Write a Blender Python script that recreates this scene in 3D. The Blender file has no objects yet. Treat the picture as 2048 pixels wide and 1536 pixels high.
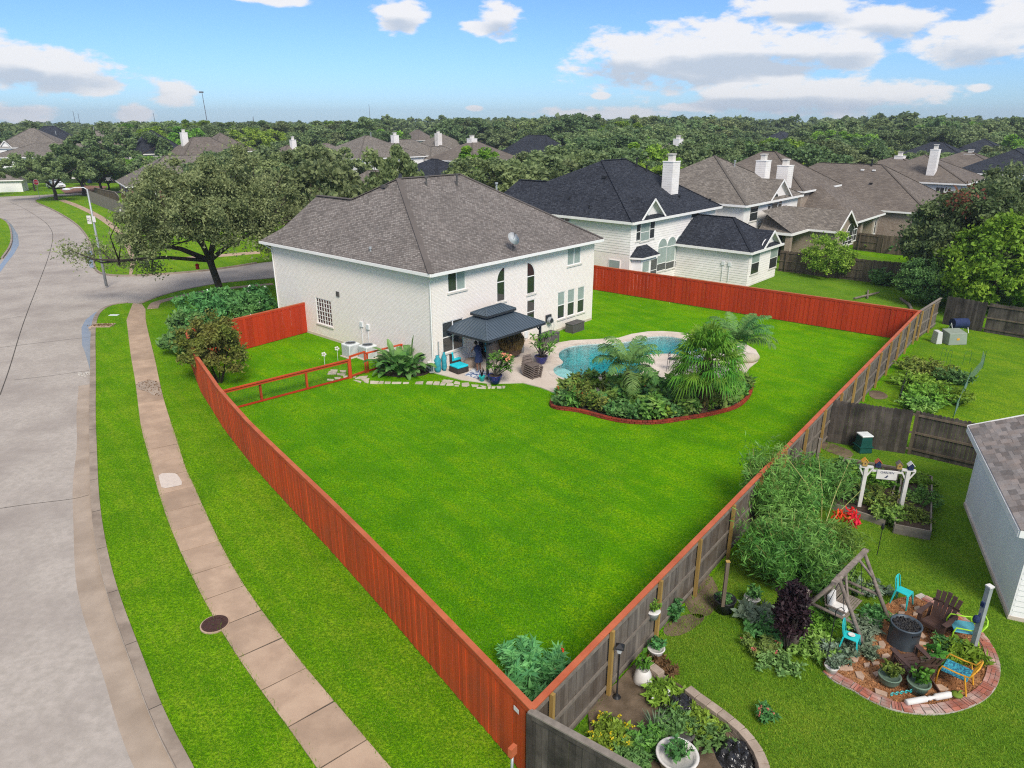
import bpy,math,random
import numpy as np
from mathutils import Vector,Matrix
R=random.Random(11)
NP=np.random.RandomState(5)
sc=bpy.context.scene
COL=sc.collection
PI=math.pi
# ------ camera
CAM_H=13.0
FOC=1420.0
TILT=math.atan(525.0/FOC)
cd=bpy.data.cameras.new('camera')
cd.sensor_width=36.0
cd.lens=36.0*FOC/2048.0
cd.clip_start=0.1
cd.clip_end=6000.0
cam=bpy.data.objects.new('camera',cd)
cam.location=(0,0,CAM_H)
cam.rotation_euler=(PI/2-TILT,0,0)
COL.objects.link(cam)
sc.camera=cam
# ------ light and exposure
SUN_EL,SUN_AZ=math.radians(44),math.radians(162)
sd=bpy.data.lights.new('sun','SUN')
sd.energy=2.4
sd.angle=math.radians(20)
sd.color=(1.0,0.94,0.84)
sun=bpy.data.objects.new('sun',sd)
dirv=Vector((math.sin(SUN_AZ)*math.cos(SUN_EL),math.cos(SUN_AZ)*math.cos(SUN_EL),math.sin(SUN_EL)))
sun.rotation_euler=dirv.to_track_quat('Z','Y').to_euler()
sun.location=(0,0,60)
COL.objects.link(sun)
sc.view_settings.view_transform='Standard'
sc.view_settings.look='None'
sc.view_settings.exposure=0.7
sc.view_settings.gamma=1.0
sc.view_settings.use_curve_mapping=False
sc.cycles.max_bounces=5
sc.cycles.diffuse_bounces=3
sc.cycles.transparent_max_bounces=6
sc.cycles.use_denoising=False
sc.cycles.filter_width=1.15
world=bpy.data.worlds.new('World')
sc.world=world
world.use_nodes=True
wn=world.node_tree
wn.nodes.clear()
def nd(t,typ,**kw):
 n=t.nodes.new(typ)
 for k,v in kw.items():
  if k.startswith('in_'):
   kk=k[3:]
   n.inputs[int(kk)if kk.isdigit()else kk].default_value=v
  else:
   setattr(n,k,v)
 return n
def mth(t,op,a,b=None,c=None,clamp=False):
 n=t.nodes.new('ShaderNodeMath')
 n.operation=op
 n.use_clamp=clamp
 for i,x in enumerate((a,b,c)):
  if x is None:
   continue
  if isinstance(x,(int,float)):
   n.inputs[i].default_value=x
  else:
   t.links.new(x,n.inputs[i])
 return n.outputs[0]
def mixc(t,f,a,b,bt='MIX'):
 n=t.nodes.new('ShaderNodeMix')
 n.data_type='RGBA'
 n.blend_type=bt
 for s,x in((0,f),(6,a),(7,b)):
  if isinstance(x,(int,float)):
   n.inputs[s].default_value=x
  elif isinstance(x,tuple):
   n.inputs[s].default_value=(x[0],x[1],x[2],1)
  else:
   t.links.new(x,n.inputs[s])
 return n.outputs[2]
def ramp(t,f,stops):
 n=t.nodes.new('ShaderNodeValToRGB')
 el=n.color_ramp.elements
 el[0].position,el[1].position=stops[0][0],stops[-1][0]
 for p,c in stops[1:-1]:
  el.new(p)
 for e,(p,c)in zip(sorted(el,key=lambda e:e.position),stops):
  e.color=(c,c,c,1)if isinstance(c,(int,float))else(c[0],c[1],c[2],1)
 t.links.new(f,n.inputs[0])
 return n.outputs[0]
def build_world():
 t=wn
 L=t.links.new
 sky=nd(t,'ShaderNodeTexSky',sky_type='NISHITA',sun_disc=False,sun_elevation=SUN_EL,sun_rotation=SUN_AZ,altitude=0.0,air_density=1.0,dust_density=0.3,ozone_density=2.0)
 tc=nd(t,'ShaderNodeTexCoord')
 sp=nd(t,'ShaderNodeSeparateXYZ')
 L(tc.outputs['Generated'],sp.inputs[0])
 az=mth(t,'MULTIPLY',mth(t,'ARCTAN2',sp.outputs[0],sp.outputs[1]),57.29578)
 el=mth(t,'MULTIPLY',mth(t,'ARCSINE',sp.outputs[2]),57.29578)
 def cpx(x,y,rx,ry):
  d=ray(x,y).normalized()
  return math.degrees(math.atan2(d.x,d.y)),math.degrees(math.asin(d.z)),rx/24.8*1.05,ry/24.8*1.12
 seen=[(1430,122,250,60),(1245,118,95,46),(1440,92,150,44),(1600,102,110,40),(1620,192,220,34),(1480,196,120,24),(1600,22,130,28),(1765,45,95,32),(1560,12,90,20),
(1712,102,50,30),(1955,84,90,44),(2015,30,60,34),(1900,60,40,20),(110,145,115,32),(20,118,50,36),(195,168,48,18),(350,190,45,20),(800,33,48,28),(1000,42,42,30),
(960,55,40,14),(550,0,62,9),(30,226,60,16),(262,226,34,18),(1190,228,150,14),(1385,213,60,9),(1205,191,20,6),(1960,176,18,6),(950,216,16,5)]
 clouds=[cpx(*c)for c in seen]+[(48,7,7,2.0),(62,12,9,3),(-55,8,9,2.4),(-75,14,10,3.5),(-120,10,12,3),(100,9,13,3.2),(150,13,14,4),(-160,9,11,3),(20,26,9,4),(-15,20,8,3.5),(-50,32,10,5),(60,38,12,5),(0,45,12,6)]
 cv=nd(t,'ShaderNodeCombineXYZ')
 L(az,cv.inputs[0])
 L(el,cv.inputs[1])
 sc3=nd(t,'ShaderNodeVectorMath',operation='MULTIPLY')
 L(cv.outputs[0],sc3.inputs[0])
 sc3.inputs[1].default_value=(0.42,1.0,1.0)
 n1=nd(t,'ShaderNodeTexNoise',in_Scale=0.85,in_Detail=9.0,in_Roughness=0.6)
 n1.noise_dimensions='3D'
 L(sc3.outputs[0],n1.inputs['Vector'])
 warp=nd(t,'ShaderNodeTexNoise',in_Scale=0.35,in_Detail=3.0)
 L(sc3.outputs[0],warp.inputs['Vector'])
 field=None
 hgt=None
 for(a,e,rx,ry)in clouds:
  s=nd(t,'ShaderNodeVectorMath',operation='SUBTRACT')
  L(cv.outputs[0],s.inputs[0])
  s.inputs[1].default_value=(a,e,0)
  m=nd(t,'ShaderNodeVectorMath',operation='MULTIPLY')
  L(s.outputs[0],m.inputs[0])
  m.inputs[1].default_value=(1/rx,1/ry,0)
  ln=nd(t,'ShaderNodeVectorMath',operation='LENGTH')
  L(m.outputs[0],ln.inputs[0])
  f=mth(t,'SUBTRACT',1.0,ln.outputs['Value'])
  field=f if field is None else mth(t,'SMOOTH_MAX',field,f,0.25)
  if ry>=1.0:
   sy=nd(t,'ShaderNodeSeparateXYZ')
   L(m.outputs[0],sy.inputs[0])
   h=mth(t,'MULTIPLY',mth(t,'MAXIMUM',f,0.0),sy.outputs[1])
   hgt=h if hgt is None else mth(t,'ADD',hgt,h)
 nz=mth(t,'MULTIPLY',mth(t,'SUBTRACT',n1.outputs[0],0.5),2.3)
 nz2=mth(t,'MULTIPLY',mth(t,'SUBTRACT',warp.outputs[0],0.5),0.9)
 dens=mth(t,'ADD',mth(t,'ADD',field,nz),nz2)
 n3=nd(t,'ShaderNodeTexNoise',in_Scale=2.6,in_Detail=5.0,in_Roughness=0.55)
 L(tc.outputs['Generated'],n3.inputs['Vector'])
 cov=nd(t,'ShaderNodeMapRange')
 L(el,cov.inputs[0])
 for i_,v_ in((1,10.0),(2,30.0),(3,-1.2),(4,0.25)):cov.inputs[i_].default_value=v_
 dens=mth(t,'MAXIMUM',dens,mth(t,'ADD',cov.outputs[0],mth(t,'MULTIPLY',mth(t,'SUBTRACT',n3.outputs[0],0.47),3.2)))
 d=nd(t,'ShaderNodeMapRange',interpolation_type='SMOOTHSTEP')
 L(dens,d.inputs[0])
 d.inputs[1].default_value=-0.02
 d.inputs[2].default_value=0.45
 shade=nd(t,'ShaderNodeMapRange',interpolation_type='SMOOTHSTEP')
 L(mth(t,'ADD',hgt,mth(t,'MULTIPLY',mth(t,'SUBTRACT',n1.outputs[0],0.5),0.5)),shade.inputs[0])
 shade.inputs[1].default_value=-0.26
 shade.inputs[2].default_value=0.05
 ccol=mixc(t,shade.outputs[0],(0.36,0.40,0.46),(0.60,0.59,0.59))
 up=nd(t,'ShaderNodeMapRange')
 L(el,up.inputs[0])
 up.inputs[1].default_value=0.0
 up.inputs[2].default_value=16.0
 tint=mixc(t,up.outputs[0],SKY_LOW,SKY_HIGH)
 skyc=mixc(t,1.0,sky.outputs[0],tint,'MULTIPLY')
 cl10=nd(t,'ShaderNodeVectorMath',operation='SCALE')
 L(ccol,cl10.inputs[0])
 cl10.inputs['Scale'].default_value=1.0/SKY_STRENGTH
 mx=mixc(t,mth(t,'MULTIPLY',d.outputs[0],0.93),skyc,cl10.outputs[0])
 bg=nd(t,'ShaderNodeBackground')
 bg.inputs[1].default_value=SKY_STRENGTH
 L(mx,bg.inputs[0])
 out=nd(t,'ShaderNodeOutputWorld')
 L(bg.outputs[0],out.inputs[0])
SKY_STRENGTH=0.12
SKY_LOW,SKY_HIGH=(0.36,0.55,0.88),(0.32,0.46,0.63)
# ------ pixel of the photograph -> point at height z
def G(px,py,z=0.0):
 u,v=(px-1024)/FOC,-(py-768)/FOC
 c,s=math.cos(TILT),math.sin(TILT)
 d=(u,c+v*s,-s+v*c)
 t=(z-CAM_H)/d[2]
 return Vector((d[0]*t,d[1]*t,z))
def ray(px,py):
 u,v=(px-1024)/FOC,-(py-768)/FOC
 c,s=math.cos(TILT),math.sin(TILT)
 return Vector((u,c+v*s,-s+v*c))
build_world()
def top_at(bx,by,ty):
 """height that a thing standing at ground pixel (bx, by) needs to reach pixel row ty"""
 g=G(bx,by)
 d=ray(bx,ty)
 return CAM_H+g.y/d.y*d.z
# ------ objects
def reg(o,label=None,cat=None,group=None,kind=None):
 if label:o['label']=label
 if cat:o['category']=cat
 if group:o['group']=group
 if kind:o['kind']=kind
 return o
def empty(name,loc=(0,0,0),rz=0.0,label=None,cat=None,group=None,parent=None):
 o=bpy.data.objects.new(name,None)
 o.empty_display_size=0.3
 o.location=loc
 o.rotation_euler=(0,0,rz)
 if parent:o.parent=parent
 COL.objects.link(o)
 return reg(o,label,cat,group)
def place(name,me,parent=None,loc=(0,0,0),rot=(0,0,0),scl=None):
 o=bpy.data.objects.new(name,me)
 o.location=loc
 o.rotation_euler=rot
 if scl is not None:o.scale=(scl,scl,scl)if isinstance(scl,(int,float))else scl
 if parent:o.parent=parent
 COL.objects.link(o)
 return o
def copy_tree(o,parent=None):
 c=o.copy()
 COL.objects.link(c)
 c.parent=parent
 for ch in list(o.children):
  copy_tree(ch,c)
 return c
class MB:
 def __init__(s):
  s.v,s.f,s.m,s.cur=[],[],[],0
 def poly(s,pts):
  n=len(s.v)
  s.v+=[tuple(p)for p in pts]
  s.f.append(tuple(range(n,n+len(pts))))
  s.m.append(s.cur)
  return s
 def hexa(s,p):
  """8 points: bottom ring 0-3, top ring 4-7"""
  n=len(s.v)
  s.v+=[tuple(q)for q in p]
  for f in((3,2,1,0),(4,5,6,7),(0,1,5,4),(1,2,6,5),(2,3,7,6),(3,0,4,7)):
   s.f.append(tuple(n+i for i in f))
   s.m.append(s.cur)
  return s
 def box(s,x0,y0,z0,x1,y1,z1):
  return s.hexa([(x0,y0,z0),(x1,y0,z0),(x1,y1,z0),(x0,y1,z0),(x0,y0,z1),(x1,y0,z1),(x1,y1,z1),(x0,y1,z1)])
 def cbox(s,c,sz,rz=0.0,tilt=0.0):
  """box centred at c, size sz, turned rz about z after tilt about x"""
  M=Matrix.Rotation(rz,3,'Z')@Matrix.Rotation(tilt,3,'X')
  c=Vector(c)
  x,y,z=sz[0]/2,sz[1]/2,sz[2]/2
  return s.hexa([c+M@Vector(q)for q in((-x,-y,-z),(x,-y,-z),(x,y,-z),(-x,y,-z),(-x,-y,z),(x,-y,z),(x,y,z),(-x,y,z))])
 def beam(s,a,b,w,h,up=(0,0,1)):
  a,b=Vector(a),Vector(b)
  d=(b-a).normalized()
  up=Vector(up)
  sx=d.cross(up)
  if sx.length<1e-4:sx=d.cross(Vector((1,0,0)))
  sx=sx.normalized()*(w/2)
  sy=sx.cross(d).normalized()*(h/2)
  return s.hexa([a-sx-sy,a+sx-sy,b+sx-sy,b-sx-sy,a-sx+sy,a+sx+sy,b+sx+sy,b-sx+sy])
 def prism(s,pts,z0,z1,bottom=False):
  n=len(s.v)
  k=len(pts)
  area=sum(pts[i][0]*pts[(i+1)%k][1]-pts[(i+1)%k][0]*pts[i][1]for i in range(k))
  if area<0:pts=pts[::-1]
  s.v+=[(p[0],p[1],z0)for p in pts]+[(p[0],p[1],z1)for p in pts]
  s.f.append(tuple(n+k+i for i in range(k)))
  s.m.append(s.cur)
  if bottom:
   s.f.append(tuple(n+i for i in reversed(range(k))))
   s.m.append(s.cur)
  for i in range(k):
   j=(i+1)%k
   s.f.append((n+i,n+j,n+k+j,n+k+i))
   s.m.append(s.cur)
  return s
 def tube(s,pts,rad,n=8,cap=True):
  pts=[Vector(p)for p in pts]
  if isinstance(rad,(int,float)):rad=[rad]*len(pts)
  base=len(s.v)
  prev=None
  for i,p in enumerate(pts):
   d=(pts[min(i+1,len(pts)-1)]-pts[max(i-1,0)]).normalized()
   if prev is None:
    a=d.orthogonal().normalized()
   else:
    a=(prev-d*prev.dot(d))
    a=a.normalized()if a.length>1e-5 else d.orthogonal().normalized()
   prev=a
   b=d.cross(a)
   for k in range(n):
    t=2*PI*k/n
    s.v.append(tuple(p+(a*math.cos(t)+b*math.sin(t))*rad[i]))
  for i in range(len(pts)-1):
   for k in range(n):
    q=base+i*n
    s.f.append((q+k,q+(k+1)%n,q+n+(k+1)%n,q+n+k))
    s.m.append(s.cur)
  if cap:
   s.f.append(tuple(base+k for k in reversed(range(n))))
   s.m.append(s.cur)
   q=base+(len(pts)-1)*n
   s.f.append(tuple(q+k for k in range(n)))
   s.m.append(s.cur)
  return s
 def lathe(s,prof,c=(0,0,0),n=20):
  base=len(s.v)
  for(r,z)in prof:
   for k in range(n):
    t=2*PI*k/n
    s.v.append((c[0]+r*math.cos(t),c[1]+r*math.sin(t),c[2]+z))
  for i in range(len(prof)-1):
   for k in range(n):
    q=base+i*n
    s.f.append((q+k,q+(k+1)%n,q+n+(k+1)%n,q+n+k))
    s.m.append(s.cur)
  for i,rev in((0,True),(len(prof)-1,False)):
   if prof[i][0]>1e-4:
    q=base+i*n
    r=range(n)
    s.f.append(tuple(q+k for k in(reversed(r)if rev else r)))
    s.m.append(s.cur)
  return s
 def ball(s,c,r,n=10,sq=(1,1,1)):
  base=len(s.v)
  h=max(4,n//2)
  for i in range(h+1):
   ph=PI*i/h
   for k in range(n):
    t=2*PI*k/n
    s.v.append((c[0]+r*sq[0]*math.sin(ph)*math.cos(t),c[1]+r*sq[1]*math.sin(ph)*math.sin(t),c[2]-r*sq[2]*math.cos(ph)))
  for i in range(h):
   for k in range(n):
    q=base+i*n
    s.f.append((q+k,q+(k+1)%n,q+n+(k+1)%n,q+n+k))
    s.m.append(s.cur)
  return s
 def mesh(s,name,mats,smooth=False):
  me=bpy.data.meshes.new(name)
  me.from_pydata(s.v,[],s.f)
  if not isinstance(mats,(list,tuple)):mats=[mats]
  for m in mats:me.materials.append(m)
  if len(mats)>1:me.polygons.foreach_set('material_index',s.m)
  if smooth:me.polygons.foreach_set('use_smooth',[True]*len(s.f))
  me.update()
  return me
 def obj(s,name,mats,parent=None,smooth=False,loc=(0,0,0),rot=(0,0,0),label=None,cat=None,group=None,kind=None,bevel=0):
  o=place(name,s.mesh(name,mats,smooth),parent,loc,rot)
  if bevel:
   b=o.modifiers.new('b','BEVEL')
   b.width=bevel
   b.segments=2
   b.limit_method='ANGLE'
  return reg(o,label,cat,group,kind)
def npmesh(name,V,F,mats,MI=None,smooth=False):
 me=bpy.data.meshes.new(name)
 V=np.asarray(V,dtype=np.float32)
 F=np.asarray(F,dtype=np.int32)
 n,k=F.shape
 me.vertices.add(len(V))
 me.vertices.foreach_set('co',V.ravel())
 me.loops.add(n*k)
 me.loops.foreach_set('vertex_index',F.ravel())
 me.polygons.add(n)
 me.polygons.foreach_set('loop_start',np.arange(0,n*k,k,dtype=np.int32))
 if not isinstance(mats,(list,tuple)):mats=[mats]
 for m in mats:me.materials.append(m)
 if MI is not None:me.polygons.foreach_set('material_index',np.asarray(MI,dtype=np.int32))
 if smooth:me.polygons.foreach_set('use_smooth',np.ones(n,dtype=bool))
 me.update(calc_edges=True)
 me.validate()
 return me
# ------ materials
def new_mat(name):
 m=bpy.data.materials.new(name)
 m.use_nodes=True
 t=m.node_tree
 t.nodes.clear()
 out=nd(t,'ShaderNodeOutputMaterial')
 bs=nd(t,'ShaderNodeBsdfPrincipled')
 t.links.new(bs.outputs[0],out.inputs[0])
 return m,t,bs,out
def noise(t,vec,scale,detail=4,rough=0.55,stretch=None):
 if stretch:
  mp=nd(t,'ShaderNodeMapping')
  mp.inputs['Scale'].default_value=stretch
  t.links.new(vec,mp.inputs[0])
  vec=mp.outputs[0]
 n=nd(t,'ShaderNodeTexNoise',in_Scale=scale,in_Detail=detail,in_Roughness=rough)
 t.links.new(vec,n.inputs['Vector'])
 return n.outputs[0]
def mat(name,a,b=None,scale=3.0,rough=0.8,bump=0.0,bscale=None,c=None,cscale=0.4,metal=0.0,rand=0.0,island=0.0,stretch=None,local=False,contrast=(0.35,0.65),dist=0.02,spec=0.3,coat=0.0):
 """a-b mixed by noise, patches of c at a larger scale, per-object (rand) and per-island brightness"""
 m,t,bs,out=new_mat(name)
 if local:
  vec=nd(t,'ShaderNodeTexCoord').outputs['Object']
 else:
  vec=nd(t,'ShaderNodeNewGeometry').outputs['Position']
 b=b or tuple(x*0.8 for x in a)
 n=noise(t,vec,scale,5,0.6,stretch)
 col=mixc(t,ramp(t,n,[(contrast[0],0.0),(contrast[1],1.0)]),a,b)
 if c:
  n2=noise(t,vec,cscale,4,0.6)
  col=mixc(t,ramp(t,n2,[(0.42,0.0),(0.68,1.0)]),col,c)
 if rand or island:
  if rand:
   r=nd(t,'ShaderNodeObjectInfo').outputs['Random']
   k=rand
  else:
   r=nd(t,'ShaderNodeNewGeometry').outputs['Random Per Island']
   k=island
  f=mth(t,'ADD',mth(t,'MULTIPLY',r,2*k),1-k)
  cc=nd(t,'ShaderNodeCombineXYZ')
  for i in range(3):t.links.new(f,cc.inputs[i])
  col=mixc(t,1.0,col,cc.outputs[0],'MULTIPLY')
 t.links.new(col,bs.inputs['Base Color'])
 bs.inputs['Roughness'].default_value=rough
 bs.inputs['Metallic'].default_value=metal
 bs.inputs['Specular IOR Level'].default_value=spec
 if coat:bs.inputs['Coat Weight'].default_value=coat
 if bump:
  bn=noise(t,vec,bscale or scale*6,4,0.65,stretch)
  bp=nd(t,'ShaderNodeBump',in_Strength=bump,in_Distance=dist)
  t.links.new(bn,bp.inputs['Height'])
  t.links.new(bp.outputs[0],bs.inputs['Normal'])
 return m
def leaf_mat(name,dark,light,yel=None,trans=0.25,rough=0.55,orand=0.18,vscale=0.5):
 m,t,bs,out=new_mat(name)
 geo=nd(t,'ShaderNodeNewGeometry')
 r=geo.outputs['Random Per Island']
 col=mixc(t,ramp(t,r,[(0.1,0.0),(0.9,1.0)]),dark,light)
 n=noise(t,geo.outputs['Position'],vscale,3)
 col=mixc(t,ramp(t,n,[(0.45,0.0),(0.72,0.75)]),col,yel or tuple(x*1.4 for x in light))
 oi=nd(t,'ShaderNodeObjectInfo').outputs['Random']
 hs=nd(t,'ShaderNodeHueSaturation')
 t.links.new(col,hs.inputs['Color'])
 t.links.new(mth(t,'ADD',mth(t,'MULTIPLY',oi,2*orand),1-orand),hs.inputs['Value'])
 r2=nd(t,'ShaderNodeMath',operation='FRACT')
 t.links.new(mth(t,'MULTIPLY',oi,17.31),r2.inputs[0])
 t.links.new(mth(t,'ADD',mth(t,'MULTIPLY',r2.outputs[0],0.05),0.475),hs.inputs['Hue'])
 bs.inputs['Roughness'].default_value=rough
 bs.inputs['Specular IOR Level'].default_value=0.2
 t.links.new(hs.outputs[0],bs.inputs['Base Color'])
 tr=nd(t,'ShaderNodeBsdfTranslucent')
 t.links.new(hs.outputs[0],tr.inputs[0])
 mx=nd(t,'ShaderNodeMixShader')
 mx.inputs[0].default_value=trans
 t.links.new(bs.outputs[0],mx.inputs[1])
 t.links.new(tr.outputs[0],mx.inputs[2])
 t.links.new(mx.outputs[0],out.inputs[0])
 return m
def grass_mat(name,base,light,dry,dark,stripe=None):
 m,t,bs,out=new_mat(name)
 vec=nd(t,'ShaderNodeNewGeometry').outputs['Position']
 n1=noise(t,vec,0.16,4,0.62)
 n2=noise(t,vec,1.1,4,0.65)
 n3=noise(t,vec,13.0,4,0.75)
 n4=noise(t,vec,55.0,2,0.8)
 col=mixc(t,ramp(t,n1,[(0.38,0.0),(0.62,1.0)]),base,light)
 mp=nd(t,'ShaderNodeMapping')
 mp.inputs['Rotation'].default_value=(0,0,0.9)
 t.links.new(vec,mp.inputs[0])
 ns=noise(t,mp.outputs[0],1.0,3,0.6,(0.12,1.6,1))
 col=mixc(t,ramp(t,ns,[(0.45,0.0),(0.62,0.5)]),col,dry)
 col=mixc(t,ramp(t,ns,[(0.34,0.45),(0.5,0.0)]),col,dark)
 col=mixc(t,ramp(t,n2,[(0.50,0.0),(0.72,0.75)]),col,dry)
 n5=noise(t,vec,0.45,5,0.7)
 col=mixc(t,ramp(t,n5,[(0.44,0.0),(0.64,0.8)]),col,dark)
 n6=noise(t,vec,4.5,3,0.7)
 col=mixc(t,ramp(t,n6,[(0.38,0.45),(0.58,0.0)]),col,dark)
 col=mixc(t,ramp(t,n3,[(0.40,0.95),(0.56,0.0)]),col,dark)
 col=mixc(t,ramp(t,n3,[(0.54,0.0),(0.70,0.7)]),col,tuple(min(1,x*1.35)for x in light))
 col=mixc(t,ramp(t,n4,[(0.40,0.45),(0.56,0.0)]),col,tuple(x*0.5 for x in dark))
 col=mixc(t,ramp(t,n4,[(0.52,0.0),(0.68,0.5)]),col,tuple(min(1,x*1.55)for x in light))
 t.links.new(col,bs.inputs['Base Color'])
 bs.inputs['Roughness'].default_value=0.9
 bs.inputs['Specular IOR Level'].default_value=0.03
 bp=nd(t,'ShaderNodeBump',in_Strength=0.9,in_Distance=0.05)
 t.links.new(mth(t,'ADD',n3,mth(t,'MULTIPLY',n4,0.6)),bp.inputs['Height'])
 t.links.new(bp.outputs[0],bs.inputs['Normal'])
 return m
def shingle_mat(name,cols,tabw=0.30,row=0.14,rough=0.9,stain=None):
 """asphalt shingles in object coordinates; the roof meshes give their slopes a UV map (metres along the eave, metres up the slope)"""
 m,t,bs,out=new_mat(name)
 uv=nd(t,'ShaderNodeUVMap')
 uv.uv_map='slope'
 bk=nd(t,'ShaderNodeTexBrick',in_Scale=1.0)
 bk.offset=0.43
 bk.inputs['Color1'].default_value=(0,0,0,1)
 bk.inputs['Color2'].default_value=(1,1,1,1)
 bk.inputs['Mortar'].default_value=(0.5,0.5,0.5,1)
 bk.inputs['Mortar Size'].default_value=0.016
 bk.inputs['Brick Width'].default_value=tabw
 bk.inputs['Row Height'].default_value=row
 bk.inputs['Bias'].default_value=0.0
 nw=noise(t,uv.outputs[0],3.0,2)
 t.links.new(uv.outputs[0],bk.inputs['Vector'])
 wn_=nd(t,'ShaderNodeTexWhiteNoise',noise_dimensions='2D')
 t.links.new(uv.outputs[0],wn_.inputs['Vector'])
 r=bk.outputs['Color']
 col=ramp(t,r,[(i/(len(cols)-1)*0.9+0.05,c)for i,c in enumerate(cols)])
 geo=nd(t,'ShaderNodeNewGeometry')
 big=noise(t,geo.outputs['Position'],0.55,4,0.6)
 col=mixc(t,ramp(t,big,[(0.42,0.0),(0.7,0.5)]),col,stain or tuple(x*0.9 for x in cols[0]))
 col=mixc(t,mth(t,'MULTIPLY',bk.outputs['Fac'],0.55),col,tuple(x*0.3 for x in cols[0]))  # dark seams between tabs, with the course shadow painted into the colour
 gr=noise(t,uv.outputs[0],45,3,0.7)
 col=mixc(t,ramp(t,gr,[(0.4,0.45),(0.6,0.0)]),col,tuple(x*0.45 for x in cols[0]))
 sp=nd(t,'ShaderNodeSeparateXYZ')
 t.links.new(uv.outputs[0],sp.inputs[0])
 fr=mth(t,'FRACT',mth(t,'DIVIDE',sp.outputs[1],row))
 t.links.new(col,bs.inputs['Base Color'])
 hb=mth(t,'ADD',mth(t,'SUBTRACT',1.0,fr),mth(t,'MULTIPLY',r,0.35))
 bp=nd(t,'ShaderNodeBump',in_Strength=0.8,in_Distance=0.03)
 t.links.new(hb,bp.inputs['Height'])
 bp2=nd(t,'ShaderNodeBump',in_Strength=0.4,in_Distance=0.01)
 t.links.new(gr,bp2.inputs['Height'])
 t.links.new(bp.outputs[0],bp2.inputs['Normal'])
 t.links.new(bp2.outputs[0],bs.inputs['Normal'])
 bs.inputs['Roughness'].default_value=rough
 bs.inputs['Specular IOR Level'].default_value=0.2
 return m
def brick_mat(name,c1,c2,mortar,w=0.21,h=0.075,ms=0.012,stain=None,uvname='slope',bumpd=0.012):
 m,t,bs,out=new_mat(name)
 uv=nd(t,'ShaderNodeUVMap')
 uv.uv_map=uvname
 bk=nd(t,'ShaderNodeTexBrick',in_Scale=1.0)
 bk.inputs['Color1'].default_value=(*c1,1)
 bk.inputs['Color2'].default_value=(*c2,1)
 bk.inputs['Mortar'].default_value=(*mortar,1)
 bk.inputs['Mortar Size'].default_value=ms
 bk.inputs['Brick Width'].default_value=w
 bk.inputs['Row Height'].default_value=h
 t.links.new(uv.outputs[0],bk.inputs['Vector'])
 geo=nd(t,'ShaderNodeNewGeometry')
 n=noise(t,geo.outputs['Position'],0.5,5,0.65)
 col=mixc(t,ramp(t,n,[(0.45,0.0),(0.7,0.55)]),bk.outputs['Color'],stain or tuple(x*0.8 for x in c1))
 n2=noise(t,geo.outputs['Position'],6,4,0.7)
 col=mixc(t,ramp(t,n2,[(0.5,0.0),(0.7,0.3)]),col,tuple(x*0.8 for x in c2))
 t.links.new(col,bs.inputs['Base Color'])
 bs.inputs['Roughness'].default_value=0.85
 bp=nd(t,'ShaderNodeBump',in_Strength=1.0,in_Distance=bumpd)
 t.links.new(mth(t,'SUBTRACT',1.0,bk.outputs['Fac']),bp.inputs['Height'])
 t.links.new(bp.outputs[0],bs.inputs['Normal'])
 return m
def glass_mat(name,tint,rough=0.06):
 m,t,bs,out=new_mat(name)
 geo=nd(t,'ShaderNodeNewGeometry')
 n=noise(t,geo.outputs['Position'],1.3,2)
 col=mixc(t,n,tint,tuple(x*0.6 for x in tint))
 t.links.new(col,bs.inputs['Base Color'])
 bs.inputs['Roughness'].default_value=rough
 bs.inputs['Specular IOR Level'].default_value=0.9
 return m
M={}
M['lawn']=grass_mat('lawn',(0.130,0.355,0.002),(0.205,0.475,0.002),(0.34,0.48,0.006),(0.050,0.20,0.002))
M['verge']=grass_mat('verge',(0.15,0.345,0.004),(0.22,0.44,0.006),(0.35,0.42,0.03),(0.055,0.18,0.003))
M['yard']=grass_mat('yard',(0.15,0.28,0.02),(0.21,0.37,0.022),(0.29,0.36,0.035),(0.07,0.18,0.012))
M['brightyard']=grass_mat('brightyard',(0.13,0.30,0.012),(0.26,0.42,0.01),(0.36,0.42,0.02),(0.06,0.17,0.01))
M['land']=grass_mat('land',(0.05,0.12,0.02),(0.07,0.16,0.02),(0.09,0.12,0.03),(0.02,0.06,0.01))
M['street']=mat('street',(0.43,0.38,0.335),(0.35,0.31,0.27),5.0,0.8,0.3,40,c=(0.29,0.25,0.22),cscale=0.30,dist=0.01)
M['gutter']=mat('gutter',(0.42,0.335,0.26),(0.35,0.275,0.21),1.2,0.6,0.2,25,c=(0.28,0.215,0.16),cscale=0.5,dist=0.01)
M['wet']=mat('wet',(0.24,0.25,0.25),(0.30,0.30,0.29),1.2,0.22,spec=0.4)
M['kerb']=mat('kerb',(0.36,0.29,0.23),(0.28,0.225,0.175),2.0,0.8,0.25,25,c=(0.20,0.155,0.12),cscale=0.9,dist=0.01)
M['joint']=mat('joint',(0.10,0.085,0.07),(0.05,0.045,0.04),4.0,0.9)
M['slab']=mat('slab',(0.45,0.325,0.23),(0.385,0.27,0.19),1.4,0.85,0.3,45,c=(0.33,0.235,0.165),cscale=0.7,rand=0.11,dist=0.008)
M['deck']=mat('deck',(0.66,0.575,0.50),(0.58,0.50,0.43),1.5,0.8,0.2,40,c=(0.52,0.43,0.35),cscale=0.4,dist=0.006)
M['coping']=mat('coping',(0.60,0.52,0.45),(0.53,0.45,0.38),2.5,0.75,0.2,40,dist=0.006,rand=0.08)
M['soil']=mat('soil',(0.035,0.025,0.018),(0.065,0.045,0.03),5.0,0.95,0.8,25,dist=0.04)
M['dirt']=mat('dirt',(0.22,0.16,0.11),(0.14,0.10,0.065),2.0,0.95,0.5,20,c=(0.07,0.05,0.03),cscale=0.9,dist=0.03)
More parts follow.
